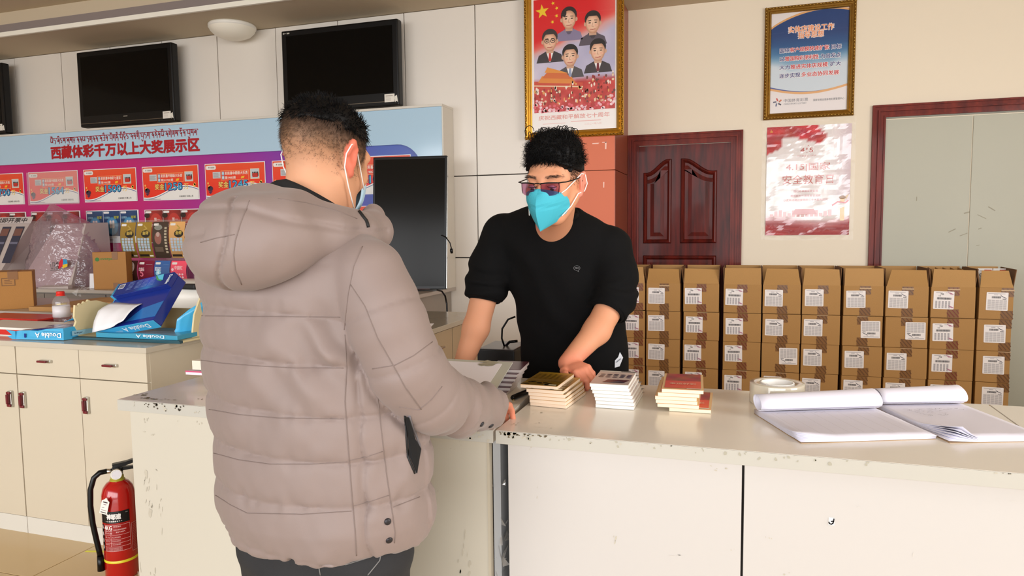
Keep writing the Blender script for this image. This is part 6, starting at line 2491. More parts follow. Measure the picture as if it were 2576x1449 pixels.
hc_, hR = np.array((-.832, 1.305, 1.424)), rot_axes(math.radians(9), math.radians(15), math.radians(-3))
HW = (-.556, 1.552, .856)
H_r = hand_chains(HW, (-.16, .94, -.30), (-.2, .35, .9), -1, (.45, .55, .6, .65), s=1.0)
HL = (-1.03, 1.60, .855)
H_l = hand_chains(HL, (.35, .85, -.38), (.2, .35, .9), 1, (.4, .45, .5, .5))
armR = [(-.668, 1.180, 1.187), (-.632, 1.172, 1.110), (-.606, 1.193, 1.014), (-.586, 1.251, .944), (-.574, 1.392, .890), (-.566, 1.515, .861), HW]
armRr = [.066, .067, .067, .065, .058, .050, .046]
armL = [(-1.01, 1.225, 1.185), (-1.02, 1.28, 1.07), (-1.03, 1.36, .96), (-1.03, 1.48, .885), HL]
armLr = [.072, .072, .068, .058, .048]
ZS = [.652, .761, .848, .934, 1.030, 1.118, 1.22]


def cust_body(p):
    d = loft(p, [(.60, -.83, 1.25, .15, .10), (.9, -.83, 1.25, .16, .11), (1.15, -.845, 1.25, .17, .10), (1.27, -.845, 1.25, .08, .07)])
    d = smin(d, cap(p, (-.845, 1.245, 1.22), hc_ + hR @ np.array((0, -.022, -.035)), .060, .056), .03)
    d = smin(d, chain(p, armR, [r * .55 for r in armRr]), .03)
    d = smin(d, chain(p, armL, [r * .55 for r in armLr]), .03)
    for x in (-.92, -.745):
        d = smin(d, chain(p, [(x, 1.25, .66), (x, 1.27, .38), (x, 1.25, .07)], [.075, .052, .036]), .03)
    d = with_local(lambda q: head_field(q, hc_, hR), p, d, hc_, .19, .02)
    d = with_local(lambda q: hand_field(q, H_r), p, d, np.array(HW) + np.array((.03, .08, -.04)), .15, .012)
    d = with_local(lambda q: hand_field(q, H_l), p, d, np.array(HL) + np.array((.03, .08, -.04)), .15, .012)
    return d


def cust_col(V):
    q = (V - hc_) @ hR
    c = np.tile(SKIN, (len(V), 1))
    hd = np.linalg.norm(q, axis=1) < .2
    ear = hd & (np.abs(q[:, 0]) > .0775)
    c[ear] = RED_S
    edge = .028 + .010 * vnoise(q, 60, 3) + .25 * np.maximum(0, q[:, 1] - .03)
    st = sstep(q[:, 2], -.068, edge + .02) * (1 - sstep(q[:, 1], .042, .066))
    st = st * hd * (~ear)
    tone = mixc(np.tile(linc((142, 104, 74)), (len(V), 1)), linc((44, 32, 26)), sstep(q[:, 2], -.015, .055))
    c = mixc(c, tone, np.minimum(1, st * 1.3) * .95)
    fl = vnoise(q, 200, 5) * .5 + vnoise(q, 90, 6) * .5
    c = c * (1 + .30 * (st * fl)[:, None])
    hand = V[:, 2] < .93
    c[hand] = mixc(c[hand], RED_S, np.full(hand.sum(), .6))
    return c


body, Vb = sdf_mesh('body', cust_body, (-1.25, 1.05, .04), (-.36, 1.80, 1.57), .0048, M_skin, None, cust_col)
inroot(body, CU)
M_jk = mat('padded_jacket', (142, 125, 119), .62, bump=.05, bscale=900, sheen=.15, var=.015, vscale=6)
TC = [(.64, -.822, 1.25, .222, .152), (.70, -.822, 1.25, .234, .162), (.9, -.832, 1.25, .238, .164), (1.05, -.842, 1.25, .236, .162), (1.15, -.848, 1.245, .222, .150), (1.22, -.850, 1.24, .19, .125), (1.28, -.850, 1.24, .12, .10)]


def puff(z):
    """rises between the quilting lines, dips on them"""
    out = np.zeros_like(z)
    for a, b in zip(ZS[:-1], ZS[1:]):
        t = (z - a) / (b - a)
        m = (t >= 0) & (t < 1)
        out[m] = np.abs(np.sin(PI * t[m])) ** .36 * .0115 - .006
    return out


def sleeve_param(p, pts):
    best = np.full(len(p), 1e9)
    par = np.zeros(len(p))
    acc = 0
    for a, b in zip(pts[:-1], pts[1:]):
        a, b = np.array(a), np.array(b)
        d = b - a
        L = np.linalg.norm(d)
        h = np.clip(((p - a) @ d) / (d @ d), 0, 1)
        e = np.linalg.norm(p - a - h[:, None] * d, axis=1)
        m = e < best
        best[m] = e[m]
        par[m] = acc + h[m] * L
        acc += L
    return par


def cust_jacket(p):
    x, y, z = p[:, 0], p[:, 1], p[:, 2]
    w = vnoise(p, 9, 1)
    zz = z + .006 * w - .05 * (x + .83) * .3 + .012 * np.sin((x + .83) * 9)
    d = loft(p, TC)
    pf = puff(zz)
    # little gathers that fan out of each quilting line
    prox = np.zeros_like(z)
    for s in ZS:
        prox = np.maximum(prox, np.exp(-((zz - s) / .020) ** 2))
    ga = vnoise(np.stack([x * 62, y * 62, z * 9], 1), 1.0, 4)
    d = d - pf + .0032 * prox * ga
    dx = x - np.interp(z, [r[0] for r in TC], [r[1] for r in TC])
    back = sstep(-(y - 1.25), -.03, .02)
    for s, k in ((.166 - .02 * (1.0 - z), .0055), (.238, .0045)):
        d = d + k * np.exp(-((dx - s) / .0045) ** 2) * (y < 1.25) * (z < 1.12)
    # diagonal drag lines towards the right armpit
    dr = (x + .70) * .75 + (z - 1.06) * .66
    ar = np.exp(-(((x + .74) / .10) ** 2 + ((z - 1.03) / .09) ** 2)) * (y < 1.2)
    d = d + .0075 * ar * np.sin(dr * 80 + 2.5 * w)
    d = d + .0022 * vnoise(p, 16, 8) + .0010 * vnoise(p, 45, 9) + .0042 * vnoise(np.stack([x * 15 - z * 9, y * 12, (z + x * .6) * 5], 1), 1.0, 15)
    d = smin(d, cap(p, (-1.01, 1.235, 1.190), (-.690, 1.195, 1.188), .072), .05)
    for pts, rs in ((armR, armRr), (armL, armLr)):
        e = chain(p, pts, rs, .03)
        t = sleeve_param(p, pts)
        e = e - .007 * np.sqrt(np.abs(np.sin(PI * (t + .02) / .098))) * (t < .40) + .002
        fold = sstep(t, .28, .36)
        e = e + .0060 * fold * np.sin(t * 70 + 26 * (x + z) + 5 * vnoise(p, 8, 12)) * (.35 + .65 * vnoise(p, 9, 13))
        e = e + .0016 * vnoise(p, 20, 14)
        en = np.array(pts[-1])
        dr_ = en - np.array(pts[-2])
        dr_ /= np.linalg.norm(dr_)
        e = smax(e, (p - en) @ dr_, .006)
        inner = np.exp(-((e - d) / .006) ** 2) * sstep(t, .07, .16)
        d = smin(d, e, .006) + .005 * inner
    # leave the neck open
    d = smax(d, -ell(p, (-.84, 1.265, 1.30), (.078, .080, .075)), .012)
    return d


jk, Vj = sdf_mesh('jacket', cust_jacket, (-1.20, 1.02, .62), (-.42, 1.64, 1.32), .0048, M_jk, None)
inroot(jk, CU)


def hood_field(p):
    x, y, z = p[:, 0], p[:, 1], p[:, 2]
    d = ell(p, (-.852, 1.090, 1.262), (.128, .082, .078))
    d = smin(d, ell(p, (-.868, 1.072, 1.236), (.098, .070, .068)), .05)
    d = smin(d, chain(p, [(-.800, 1.110, 1.278), (-.745, 1.165, 1.266), (-.722, 1.235, 1.262), (-.728, 1.310, 1.268), (-.760, 1.375, 1.280)], [.060, .046, .038, .034, .030], .03), .04)
    d = smin(d, chain(p, [(-.915, 1.110, 1.285), (-.950, 1.180, 1.285), (-.955, 1.26, 1.290), (-.935, 1.34, 1.296), (-.90, 1.395, 1.30)], [.050, .044, .040, .036, .032], .03), .04)
    d = smin(d, chain(p, [(-.955, 1.17, 1.312), (-.905, 1.130, 1.330), (-.845, 1.120, 1.334), (-.79, 1.140, 1.318), (-.752, 1.19, 1.292), (-.738, 1.26, 1.278)], [.021] * 6, .02), .03)
    d = smin(d, chain(p, [(-.735, 1.30, 1.285), (-.755, 1.36, 1.302), (-.785, 1.395, 1.306)], [.026, .024, .020], .01), .012)
    w = vnoise(p, 11, 31)
    sx = -.858 + .018 * np.sin(z * 26) + .006 * w
    d = d + .0060 * np.exp(-((x - sx) / .0045) ** 2) * (y < 1.16) * (z < 1.335)
    d = d + .0050 * np.exp(-(((z - (1.312 + .10 * np.minimum(0, -.80 - x) * 0 - .32 * np.maximum(0, x + .82))) / .006) ** 2)) * (y < 1.3)
    d = d + .0035 * np.exp(-((z - 1.262 - .12 * (x + .95)) / .006) ** 2) * (x < -.885)
    d = d + .0035 * w + .0016 * vnoise(p, 30, 33) + .002 * np.sin(x * 60 + y * 40 + 3 * w) * np.exp(-((z - 1.325) / .03) ** 2)
    d = smax(d, -ell(p, (-.838, 1.268, 1.34), (.083, .115, .10)), .012)
    return d


hd_, Vh = sdf_mesh('hood', hood_field, (-1.10, .95, 1.13), (-.64, 1.46, 1.38), .0042, M_jk, None)
inroot(hd_, CU)
mb = MB()
ring = []
for k in range(25):
    a = -PI * .95 + 1.9 * PI * k / 24 - PI / 2
    ca_, sa_ = math.cos(a), math.sin(a)
    # dark inner collar: a standing band around the neck, lower towards the front
    t = (sa_ + 1) / 2
    ring.append([(-.836 + (.076 + g_) * ca_, 1.252 + (.076 + g_) * sa_ + .03 * t, 1.372 - .090 * t - .026 * max(0, ca_) + zz) for g_, zz in ((.0, -.05), (.004, -.012), (.0045, 0), (.010, -.001), (.014, -.014), (.018, -.08))])
o = mb.grid(ring).build('inner_collar', mat('black_collar', (16, 15, 17), .8), None)
inroot(o, CU)

# jeans and shoes
M_jean = mat('black_denim', (40, 40, 42), .85, var=.25, vscale=14, bump=.15, bscale=700)


def cust_jeans(p):
    d = loft(p, [(.56, -.83, 1.25, .172, .124), (.64, -.83, 1.25, .178, .126), (.72, -.83, 1.25, .17, .12), (.76, -.83, 1.25, .165, .115)])
    for x in (-.925, -.735):
        d = smin(d, chain(p, [(x, 1.25, .60), (x, 1.27, .36), (x, 1.245, .10)], [.096, .072, .060], .03), .03)
    d = d + .003 * vnoise(p, 18, 41) + .004 * np.sin(p[:, 2] * 60 + 20 * p[:, 0]) * np.exp(-((p[:, 2] - .56) / .06) ** 2)
    return smax(d, .055 - p[:, 2], .01)


jn, _ = sdf_mesh('jeans', cust_jeans, (-1.08, 1.05, .03), (-.60, 1.44, .78), .0065, M_jean, None)
inroot(jn, CU)
M_shoe = mat('dark_shoe', (26, 25, 26), .5)


def shoes(root, xs, y, s):
    def f(p):
        d = None
        for x in xs:
            e = smin(ell(p, (x, y + s * .06, .045), (.046, .125, .045)), ell(p, (x, y, .07), (.045, .06, .06)), .02)
            d = e if d is None else np.minimum(d, e)
        return smax(d, .002 - p[:, 2], .004)
    o, _ = sdf_mesh('shoes', f, (min(xs) - .08, y - .24, -.01), (max(xs) + .08, y + .24, .16), .008, M_shoe, None)
    inroot(o, root)


shoes(CU, (-.925, -.735), 1.245, 1)
M_thread = mat('denim_thread', (120, 118, 116), .8)
for pts in ([(800, 1412), (806, 1447)], [(800, 1408), (870, 1420), (935, 1400), (962, 1375)], [(962, 1375), (955, 1410), (925, 1447)]):
    o = seam_tube(None, jn, pts, .0012, M_thread, 'pocket_stitching')
    if o:
        inroot(o, CU)

# seams, snaps and the open pocket zip
M_seam = mat('jacket_seam', (128, 112, 106), .8)
for pts in ([(480, 794), (600, 796), (740, 797), (856, 798)], [(506, 906), (560, 914), (640, 920), (740, 926), (864, 926)], [(526, 1030), (600, 1043), (700, 1052), (866, 1054)], [(538, 1140), (600, 1157), (680, 1168), (780, 1168), (874, 1162)], [(543, 1246), (580, 1270), (622, 1291), (760, 1294), (884, 1286)],
            [(880, 1158), (920, 1150), (962, 1136)], [(892, 1272), (930, 1262), (978, 1246)], [(990, 1276), (1020, 1264), (1056, 1250)], [(937, 928), (993, 919), (1040, 895), (1088, 860)], [(1004, 1024), (1054, 1031), (1084, 1006), (1112, 972)], [(868, 842), (872, 930), (868, 1010), (876, 1120), (885, 1240), (893, 1330), (897, 1398)], [(950, 1000), (960, 1090), (972, 1190), (984, 1270), (994, 1340), (992, 1366)],
            [(912, 620), (890, 670), (876, 740), (866, 830)], [(882, 716), (918, 770), (950, 850), (990, 920), (1020, 975), (1060, 1030)]):
    o = seam_tube(None, jk, pts, .0009, M_seam)
    if o:
        inroot(o, CU)
for pts in ([(628, 505), (606, 560), (592, 606), (588, 640), (592, 680), (608, 716)], [(700, 500), (770, 510), (840, 528), (898, 550)], [(505, 610), (540, 600), (590, 590)]):
    o = seam_tube(None, hd_, pts, .0009, M_seam)
    if o:
        inroot(o, CU)
M_snap = mat('dark_snap', (48, 46, 50), .4, metal=.3)
for (px, py, r) in ((975, 1312, .0066), (979, 1359, .0066), (1212, 1067, .0062), (1235, 1071, .0066)):
    o = stud(None, jk, px, py, r, M_snap)
    if o:
        inroot(o, CU)
pl_ = [(1021, 1046), (1028, 1046), (1036, 1075), (1040, 1105), (1054, 1128), (1047, 1170), (1044, 1190), (1037, 1170), (1028, 1150), (1024, 1100)]
mb = MB()
vs = []
for (px, py) in pl_:
    l, nrm = hit(jk, px, py, .0035)
    if l is not None:
        vs.append(mb.bm.verts.new(l))
if len(vs) > 4:
    mb.bm.faces.new(vs)
    o = mb.build('pocket_opening', mat('pocket_black', (10, 10, 12), .9), None, normals=False)
    solid(o, .002)
    inroot(o, CU)
for pts, r, m in (([(1019, 1046), (1022, 1100), (1026, 1150), (1043, 1191)], .0022, M_blackm), ([(1030, 1046), (1042, 1085), (1055, 1122), (1050, 1165), (1044, 1190)], .0026, mat('zip_grey', (110, 106, 110), .5)), ([(1031, 1068), (1036, 1074)], .003, M_steel), ([(903, 533), (912, 545), (921, 556), (926, 572)], .0035, M_blackm)):
    o = seam_tube(None, jk if pts[0][1] > 900 else hd_, pts, r, m, 'zip')
    if o:
        inroot(o, CU)


# hair of the customer: thick black top, clipped sides
def cap_field_c(p):
    q = (p - hc_) @ hR
    d = ell(q, (0, -.014, .030), (.080, .101, .085))
    d = d - .005 * vnoise(q, 40, 51) - .003 * vnoise(q * np.array((3, 1, 1)), 40, 52) - .005 * sstep(q[:, 2], .05, .11) * (.6 + .4 * vnoise(q, 22, 53))
    edge = .046 + .009 * vnoise(q, 45, 54) + .10 * np.maximum(0, np.abs(q[:, 0]) - .05) + .18 * np.maximum(0, q[:, 1] - .0)
    d = smax(d, edge - q[:, 2], .006)
    d = smax(d, q[:, 1] - .082, .008)
    return smax(d, -ell(q, (0, -.012, .030), (.068, .088, .078)), .004)


hr, Vhair = sdf_mesh('hair', cap_field_c, hc_ - .16, hc_ + .17, .0035, M_hair, None)
inroot(hr, CU)


def hair_roots(V, mask, n, seed):
    idx = np.flatnonzero(mask)
    rg = np.random.default_rng(seed)
    return V[rg.choice(idx, min(n, len(idx)), replace=len(idx) < n)]


q = (Vhair - hc_) @ hR
out = q - np.array((0, -.012, .02))
out /= np.linalg.norm(out, axis=1)[:, None]
surf = np.linalg.norm(q / np.array((.08, .1, .094)), axis=1) > .8
m_ = surf & (q[:, 2] > .045)
rg_ = np.random.default_rng(5)
idx = rg_.choice(np.flatnonzero(m_), 3200)
qd = out[idx] * .55 + np.array((0, -.35, .25)) * sstep(q[idx, 2], .04, .09)[:, None] + np.array((0, -.1, -.9)) * (1 - sstep(q[idx, 2], .05, .10))[:, None] + rg_.normal(size=(len(idx), 3)) * .14
o = strands('hair_strands', Vhair[idx], qd @ hR.T, .013, .0009, M_hair, None, 3, .06, (0, 0, -.2), 6)
inroot(o, CU)
q = (Vb - hc_) @ hR
e_ = .040
m_ = (np.linalg.norm(q, axis=1) < .2) & (q[:, 2] > -.045) & (q[:, 2] < .065) & (q[:, 1] < .045) & (np.abs(q[:, 0]) < .0765)
idx = np.flatnonzero(m_)
pr_ = sstep(q[idx, 2], -.055, .03)
idx = idx[rg_.random(len(idx)) < pr_]
idx = rg_.choice(idx, 8000)
out = q[idx] - np.array((0, -.012, .02))
out /= np.linalg.norm(out, axis=1)[:, None]
qd = out * .5 + np.array((0, -.05, -.8)) + rg_.normal(size=(len(idx), 3)) * .2
o = strands('clipped_hair', Vb[idx], qd @ hR.T, .003 + .006 * sstep(q[idx, 2], -.03, .05), .00022, M_stub, None, 1, 0, (0, 0, 0), 7)
inroot(o, CU)


def L2W(c, R, p):
    return Vector(np.array(c) + R @ np.array(p, float))


# the customer's mask and ear loops
M_maskw = mat('pale_blue_mask', (176, 208, 226), .8)
M_loop = mat('white_elastic', (242, 240, 236), .7)
Pg = []
for i in range(17):
    ph = math.radians(-64 + 128 * i / 16)
    row = []
    for j in range(9):
        v = j / 8
        z = -.004 - .103 * v
        rr = .060 - .012 * v + .005 * math.sin(PI * v)
        row.append(L2W(hc_, hR, (rr * math.sin(ph) * .96, .018 + (.096 - .012 * v + .010 * math.sin(PI * v)) * math.cos(ph) ** .8 if math.cos(ph) > 0 else .022, z - .055 * (1 - math.cos(ph)) * (1 - v) * 1.2)))
    Pg.append(row)
o = MB().grid(Pg).build('face_mask', M_maskw, None)
solid(o, .0015)
inroot(o, CU)
for s in (1, -1):
    lp_ = [(.067 * s, .058, -.050), (.0745 * s, .024, -.012), (.0835 * s, -.012, .0255), (.0900 * s, -.030, .016), (.0885 * s, -.038, -.006), (.0830 * s, -.030, -.030), (.077 * s, -.002, -.062), (.066 * s, .040, -.098)]
    lp2 = []
    for a, b in zip(lp_[:-1], lp_[1:]):
        lp2 += [tuple(a[k] + (b[k] - a[k]) * t for k in range(3)) for t in (0, .5)]
    lp2.append(lp_[-1])
    o = MB().tube([L2W(hc_, hR, p_) for p_ in lp2], .0013, 6).build('ear_loop', M_loop, None)
    inroot(o, CU)

# ---------------------------------------------------------------- the clerk
CK = empty('person', (-.56, 2.33, 0), 'person in a black sweatshirt, glasses and turquoise mask behind the counter handling ticket stacks', 'person')
kc, kR = np.array((-.531, 2.045, 1.406)), rot_axes(math.radians(190), math.radians(9.5), math.radians(2))
KWr = (-.893, 2.172, .800)
KWl = (-.495, 2.048, .868)
K_r = hand_chains(KWr, (-.75, .25, -.42), (-.35, 0, .9), 1, (.12, .1, .1, .12))
K_l = hand_chains(KWl, (.76, -.60, -.12), (0, -.25, 1), 1, (.85, .85, .85, .85), spread=.12, thumb_dir=(.42, -.88, -.10), thumb_curl=.1, s=.92)
kfr = [(-.818, 2.25, 1.075), (-.850, 2.212, .94), KWr]
kfl = [(-.385, 2.215, 1.045), (-.425, 2.150, .955), KWl]
kup_r = [(-.775, 2.275, 1.250), (-.808, 2.258, 1.15), (-.822, 2.242, 1.075), (-.826, 2.232, 1.040)]
kup_l = [(-.405, 2.275, 1.205), (-.385, 2.255, 1.12), (-.383, 2.225, 1.050), (-.398, 2.192, 1.012)]


def clerk_body(p):
    d = loft(p, [(.70, -.535, 2.33, .13, .085), (.9, -.54, 2.32, .14, .09), (1.15, -.58, 2.29, .15, .08), (1.27, -.59, 2.25, .08, .06)])
    d = smin(d, cap(p, (-.588, 2.235, 1.255), kc + kR @ np.array((0, -.020, -.045)), .060, .056), .03)
    d = smin(d, chain(p, kup_r[:3] + kfr[1:], [.045, .045, .046, .043, .029], .02), .02)
    d = smin(d, chain(p, kup_l[:3] + kfl[1:], [.045, .045, .046, .041, .028], .02), .02)
    for x in (-.62, -.45):
        d = smin(d, chain(p, [(x, 2.34, .75), (x, 2.36, .42), (x, 2.38, .08)], [.07, .05, .036]), .03)
    d = with_local(lambda q: head_field(q, kc, kR), p, d, kc, .19, .02)
    d = with_local(lambda q: hand_field(q, K_r), p, d, np.array(KWr) + np.array((-.07, .02, -.04)), .15, .014)
    d = with_local(lambda q: hand_field(q, K_l), p, d, np.array(KWl) + np.array((.03, -.06, -.03)), .15, .014)
    return d


SK2 = linc((220, 156, 120))


def clerk_col(V):
    q = (V - kc) @ kR
    c = np.tile(SK2, (len(V), 1))
    hd = np.linalg.norm(q, axis=1) < .2
    ear = hd & (np.abs(q[:, 0]) > .078)
    c[ear] = linc((222, 140, 118))
    st = sstep(q[:, 2], .0, .05) * (1 - sstep(q[:, 1], .026, .046)) * hd * (~ear)
    c = mixc(c, linc((40, 30, 26)), st * .9)
    lip = hd & (np.abs(q[:, 0]) < .024) & (np.abs(q[:, 2] + .066) < .012) & (q[:, 1] > .075)
    c[lip] = linc((196, 108, 96))
    hand = (np.linalg.norm(V - np.array(KWl) - np.array((.04, -.05, -.03)), axis=1) < .12)
    c = mixc(c, linc((226, 138, 112)), .7 * hand * (1 - sstep(V[:, 2], .88, .93)))
    return c


kb, Vk = sdf_mesh('body', clerk_body, (-1.10, 1.88, .04), (-.28, 2.52, 1.56), .0046, M_skin, None, clerk_col)
inroot(kb, CK)
M_sw = mat('black_sweatshirt', (9, 9, 10), .9, spec=.2, bump=.06, bscale=700)
KT = [(.69, -.535, 2.335, .180, .118), (.76, -.535, 2.33, .186, .124), (.9, -.540, 2.32, .182, .122), (1.03, -.555, 2.305, .186, .120), (1.15, -.580, 2.285, .200, .112), (1.24, -.592, 2.265, .190, .098), (1.30, -.592, 2.245, .11, .080), (1.325, -.59, 2.235, .08, .07)]


def clerk_sweater(p):
    x, y, z = p[:, 0], p[:, 1], p[:, 2]
    d = loft(p, KT)
    w = vnoise(p, 8, 71)
    d = d + .004 * w + .004 * np.sin((x * .6 + z) * 46 + 3 * w) * np.exp(-((z - .98) / .16) ** 2) * (.4 + .6 * vnoise(p, 5, 72))
    d = d + .004 * np.sin((x * 1.0 + z * .55) * 60 + 2 * w) * np.exp(-(((x + .70) / .10) ** 2 + ((z - 1.12) / .12) ** 2))
    d = smin(d, cap(p, (-.765, 2.27, 1.258), (-.415, 2.27, 1.212), .064), .05)
    d = smin(d, cap(p, (-.70, 2.25, 1.285), (-.60, 2.235, 1.315), .045, .045), .04)
    d = smin(d, cap(p, (-.475, 2.25, 1.262), (-.57, 2.235, 1.315), .045, .045), .04)
    for pts, rs in ((kup_r, [.068, .070, .066, .060]), (kup_l, [.068, .066, .064, .059])):
        e = chain(p, pts, rs, .03)
        t = sleeve_param(p, pts)
        e = e + .0065 * sstep(t, .08, .16) * np.sin(t * 125 + 5 * w + 12 * (x + y)) * (.6 + .4 * vnoise(p, 12, 75)) + .002 * vnoise(p, 20, 76)
        en = np.array(pts[-1])
        dr = en - np.array(pts[-2])
        dr /= np.linalg.norm(dr)
        e = smax(e, (p - en) @ dr - .004, .006)
        d = smin(d, e, .02)
    nk = kc + kR @ np.array((0, -.03, -.09))
    d = smax(d, -ell(p, (-.572, 2.195, 1.335), (.076, .082, .062)), .010)
    return d


sw, Vs = sdf_mesh('sweatshirt', clerk_sweater, (-.94, 2.08, .66), (-.28, 2.52, 1.38), .0048, M_sw, None)
inroot(sw, CK)


def clerk_pants(p):
    d = loft(p, [(.62, -.535, 2.345, .165, .11), (.74, -.535, 2.34, .165, .11), (.80, -.535, 2.335, .16, .105)])
    for x in (-.62, -.45):
        d = smin(d, chain(p, [(x, 2.345, .68), (x, 2.36, .42), (x, 2.38, .10)], [.085, .068, .056], .03), .03)
    return smax(d, .055 - p[:, 2], .01)


kp, _ = sdf_mesh('trousers', clerk_pants, (-.80, 2.18, .03), (-.28, 2.52, .84), .010, mat('dark_trousers', (30, 30, 34), .9), None)
inroot(kp, CK)
shoes(CK, (-.62, -.45), 2.38, -1)
# ribbed neckband
pts = []
for k in range(33):
    a = 2 * PI * k / 32
    l = Vector((-.573 + .074 * math.cos(a), 2.198 + .078 * math.sin(a), 1.318 + .026 * math.sin(a) - .006 * math.cos(a)))
    pts.append(l)
o = MB().tube(pts, .0085, 8).build('neckband', M_cuffk, None)
inroot(o, CK)
for pts, r in ((kup_r, .056), (kup_l, .055)):
    en, pv = Vector(pts[-1]), Vector(pts[-2])
    dr = (en - pv).normalized()
    mb = MB()
    mb.tube([en - dr * .022, en - dr * .01, en + dr * .006, en + dr * .010], [r + .003, r + .004, r, r - .006], 24, cap=False)
    o = mb.build('cuff', M_cuffk, None)
    inroot(o, CK)
# woven hem tag
l, nrm = hit(sw, 1556, 905, .0015)
if l is not None:
    t = nrm.cross(Vector((0, 0, 1))).normalized() * -1
    up = t.cross(nrm) * -1
    if up.z < 0:
        up = -up
    P = Print().poly([(-.016, -.024), (.004, -.022), (.017, .006), (.002, .026), (-.004, .010), (-.017, .0)], (206, 210, 218), 1)
    P.text('THRIVING', -.002, -.004, .005, (90, 96, 110), 2, 'c', .02, width=.024, rot=.5)
    o = P.build('hem_tag', M_print, None)
    o.matrix_world = Matrix(((t.x, -nrm.x, up.x, l.x), (t.y, -nrm.y, up.y, l.y), (t.z, -nrm.z, up.z, l.z), (0, 0, 0, 1)))
    o.location = l
    inroot(o, CK)
# outlined speech bubble printed on the chest
l, nrm = hit(sw, 1451, 674, .0025)
if l is not None:
    t = nrm.cross(Vector((0, 0, 1))).normalized() * -1
    if t.x < 0:
        t = -t
    up = Vector((0, 0, 1)) - nrm * nrm.z
    up.normalize()
    P = Print()
    P.line([(.010 * math.cos(a) * (1.0), .0075 * math.sin(a)) for a in [-1.2 + 2 * PI * k / 16 * .93 for k in range(17)]] + [(.006, -.012), (.004, -.007)], .0009, (120, 120, 122), 1)
    P.text('PIBO', 0, -.002, .0042, (140, 140, 142), 1, 'c', .02, width=.013)
    o = P.build('chest_print', M_print, None)
    o.matrix_world = Matrix(((t.x, -nrm.x, up.x, l.x), (t.y, -nrm.y, up.y, l.y), (t.z, -nrm.z, up.z, l.z), (0, 0, 0, 1)))
    inroot(o, CK)


# clerk's hair
def cap_field_k(p):
    q = (p - kc) @ kR
    d = ell(q, (0, -.010, .042), (.083, .102, .094))
    lump = vnoise(q, 55, 81) + .6 * vnoise(q, 95, 82)
    d = d - .0055 * lump * sstep(q[:, 2], .03, .08) - .012 * sstep(q[:, 2], .06, .13)
    edge = .030 + .012 * sstep(q[:, 1], -.01, .04) + .008 * vnoise(q, 60, 83) + 1.5 * np.maximum(0, q[:, 1] - .050) - .05 * np.maximum(0, -q[:, 1])
    d = smax(d, edge - q[:, 2], .006)
    d = smax(d, q[:, 1] - .092, .01)
    return smax(d, -ell(q, (0, -.012, .030), (.068, .086, .078)), .004)


kh, Vkh = sdf_mesh('hair', cap_field_k, kc - .17, kc + .19, .0034, M_hair, None)
inroot(kh, CK)
q = (Vkh - kc) @ kR
out = q - np.array((0, -.01, .03))
out /= np.linalg.norm(out, axis=1)[:, None]
surf = np.linalg.norm((q - np.array((0, -.01, .05))) / np.array((.085, .103, .100)), axis=1) > .88
idx = rg_.choice(np.flatnonzero(surf & (q[:, 2] > .05)), 2600)
qd = out[idx] + rg_.normal(size=(len(idx), 3)) * .6
o = strands('hair_curls', Vkh[idx], qd @ kR.T, .016, .0010, M_hair, None, 5, .55, (0, 0, -.1), 9)
inroot(o, CK)
fr = np.flatnonzero((q[:, 1] > .066) & (q[:, 2] > .070) & (q[:, 2] < .112))
idx = rg_.choice(fr, 700)
qd = np.stack([rg_.normal(size=700) * .25, np.full(700, .28), -np.ones(700)], 1)
o = strands('fringe', Vkh[idx], qd @ kR.T, .021, .0010, M_hair, None, 5, .28, (0, 0, 0), 10)
inroot(o, CK)
mb = MB()
rg = random.Random(8)
for k in range(34):
    a0 = rg.uniform(0, 2 * PI)
    base = np.array((rg.uniform(-.055, .055), rg.uniform(-.05, .06), .150 + rg.uniform(-.02, .004)))
    rr = rg.uniform(.008, .017)
    pts = [L2W(kc, kR, base + np.array((rr * math.cos(a0) * math.cos(t) - rr * math.cos(a0), rr * math.sin(a0) * .4 * math.cos(t), rr * math.sin(t)))) for t in [i * .5 for i in range(9)]]
    mb.tube(pts, .0011, 5)
o = mb.build('loose_curls', M_hair, None)
o['kind'] = 'stuff'
inroot(o, CK)
q = (Vk - kc) @ kR
m_ = (np.linalg.norm(q, axis=1) < .2) & (q[:, 2] > -.005) & (q[:, 2] < .07) & (q[:, 1] < .036) & (np.abs(q[:, 0]) < .0765)
idx = np.flatnonzero(m_)
idx = rg_.choice(idx[rg_.random(len(idx)) < sstep(q[idx, 2], -.01, .03)], 3000)
out = q[idx] - np.array((0, -.012, .02))
out /= np.linalg.norm(out, axis=1)[:, None]
o = strands('clipped_hair', Vk[idx], (out * .5 + np.array((0, -.1, -.7)) + rg_.normal(size=(len(idx), 3)) * .2) @ kR.T, .006, .0005, M_hair, None, 1, 0, (0, 0, 0), 11)
inroot(o, CK)
# eyebrows
def kb_ray(o_, d_):
    off_ = Vector(CK.location) + kb.location
    ok_, lc_, nm_, fi_ = kb.ray_cast(o_ - off_, d_)
    return ok_, lc_ + off_, nm_, fi_


roots, dirs = [], []
for s in (-1, 1):
    for k in range(220):
        u = rg.random()
        pq = np.array((s * (.013 + .040 * u), .0895 - .018 * u * u, .0245 + .0035 * math.sin(u * 2.6) + rg.uniform(-.0032, .0032)))
        o_ = L2W(kc, kR, pq + np.array((0, .06, 0)))
        ok_, lc_, nm_, fi_ = kb_ray(o_, L2W((0, 0, 0), kR, (0, -1, 0)))
        roots.append(np.array(lc_) if ok_ else kc + kR @ pq)
        dirs.append(kR @ np.array((s * 1.0, .15, .12 - .25 * u)))
o = strands('eyebrows', np.array(roots), np.array(dirs), .008, .00034, mat('brow_hair', (64, 46, 38), .6), None, 2, 0, (0, 0, 0), 12)
inroot(o, CK)
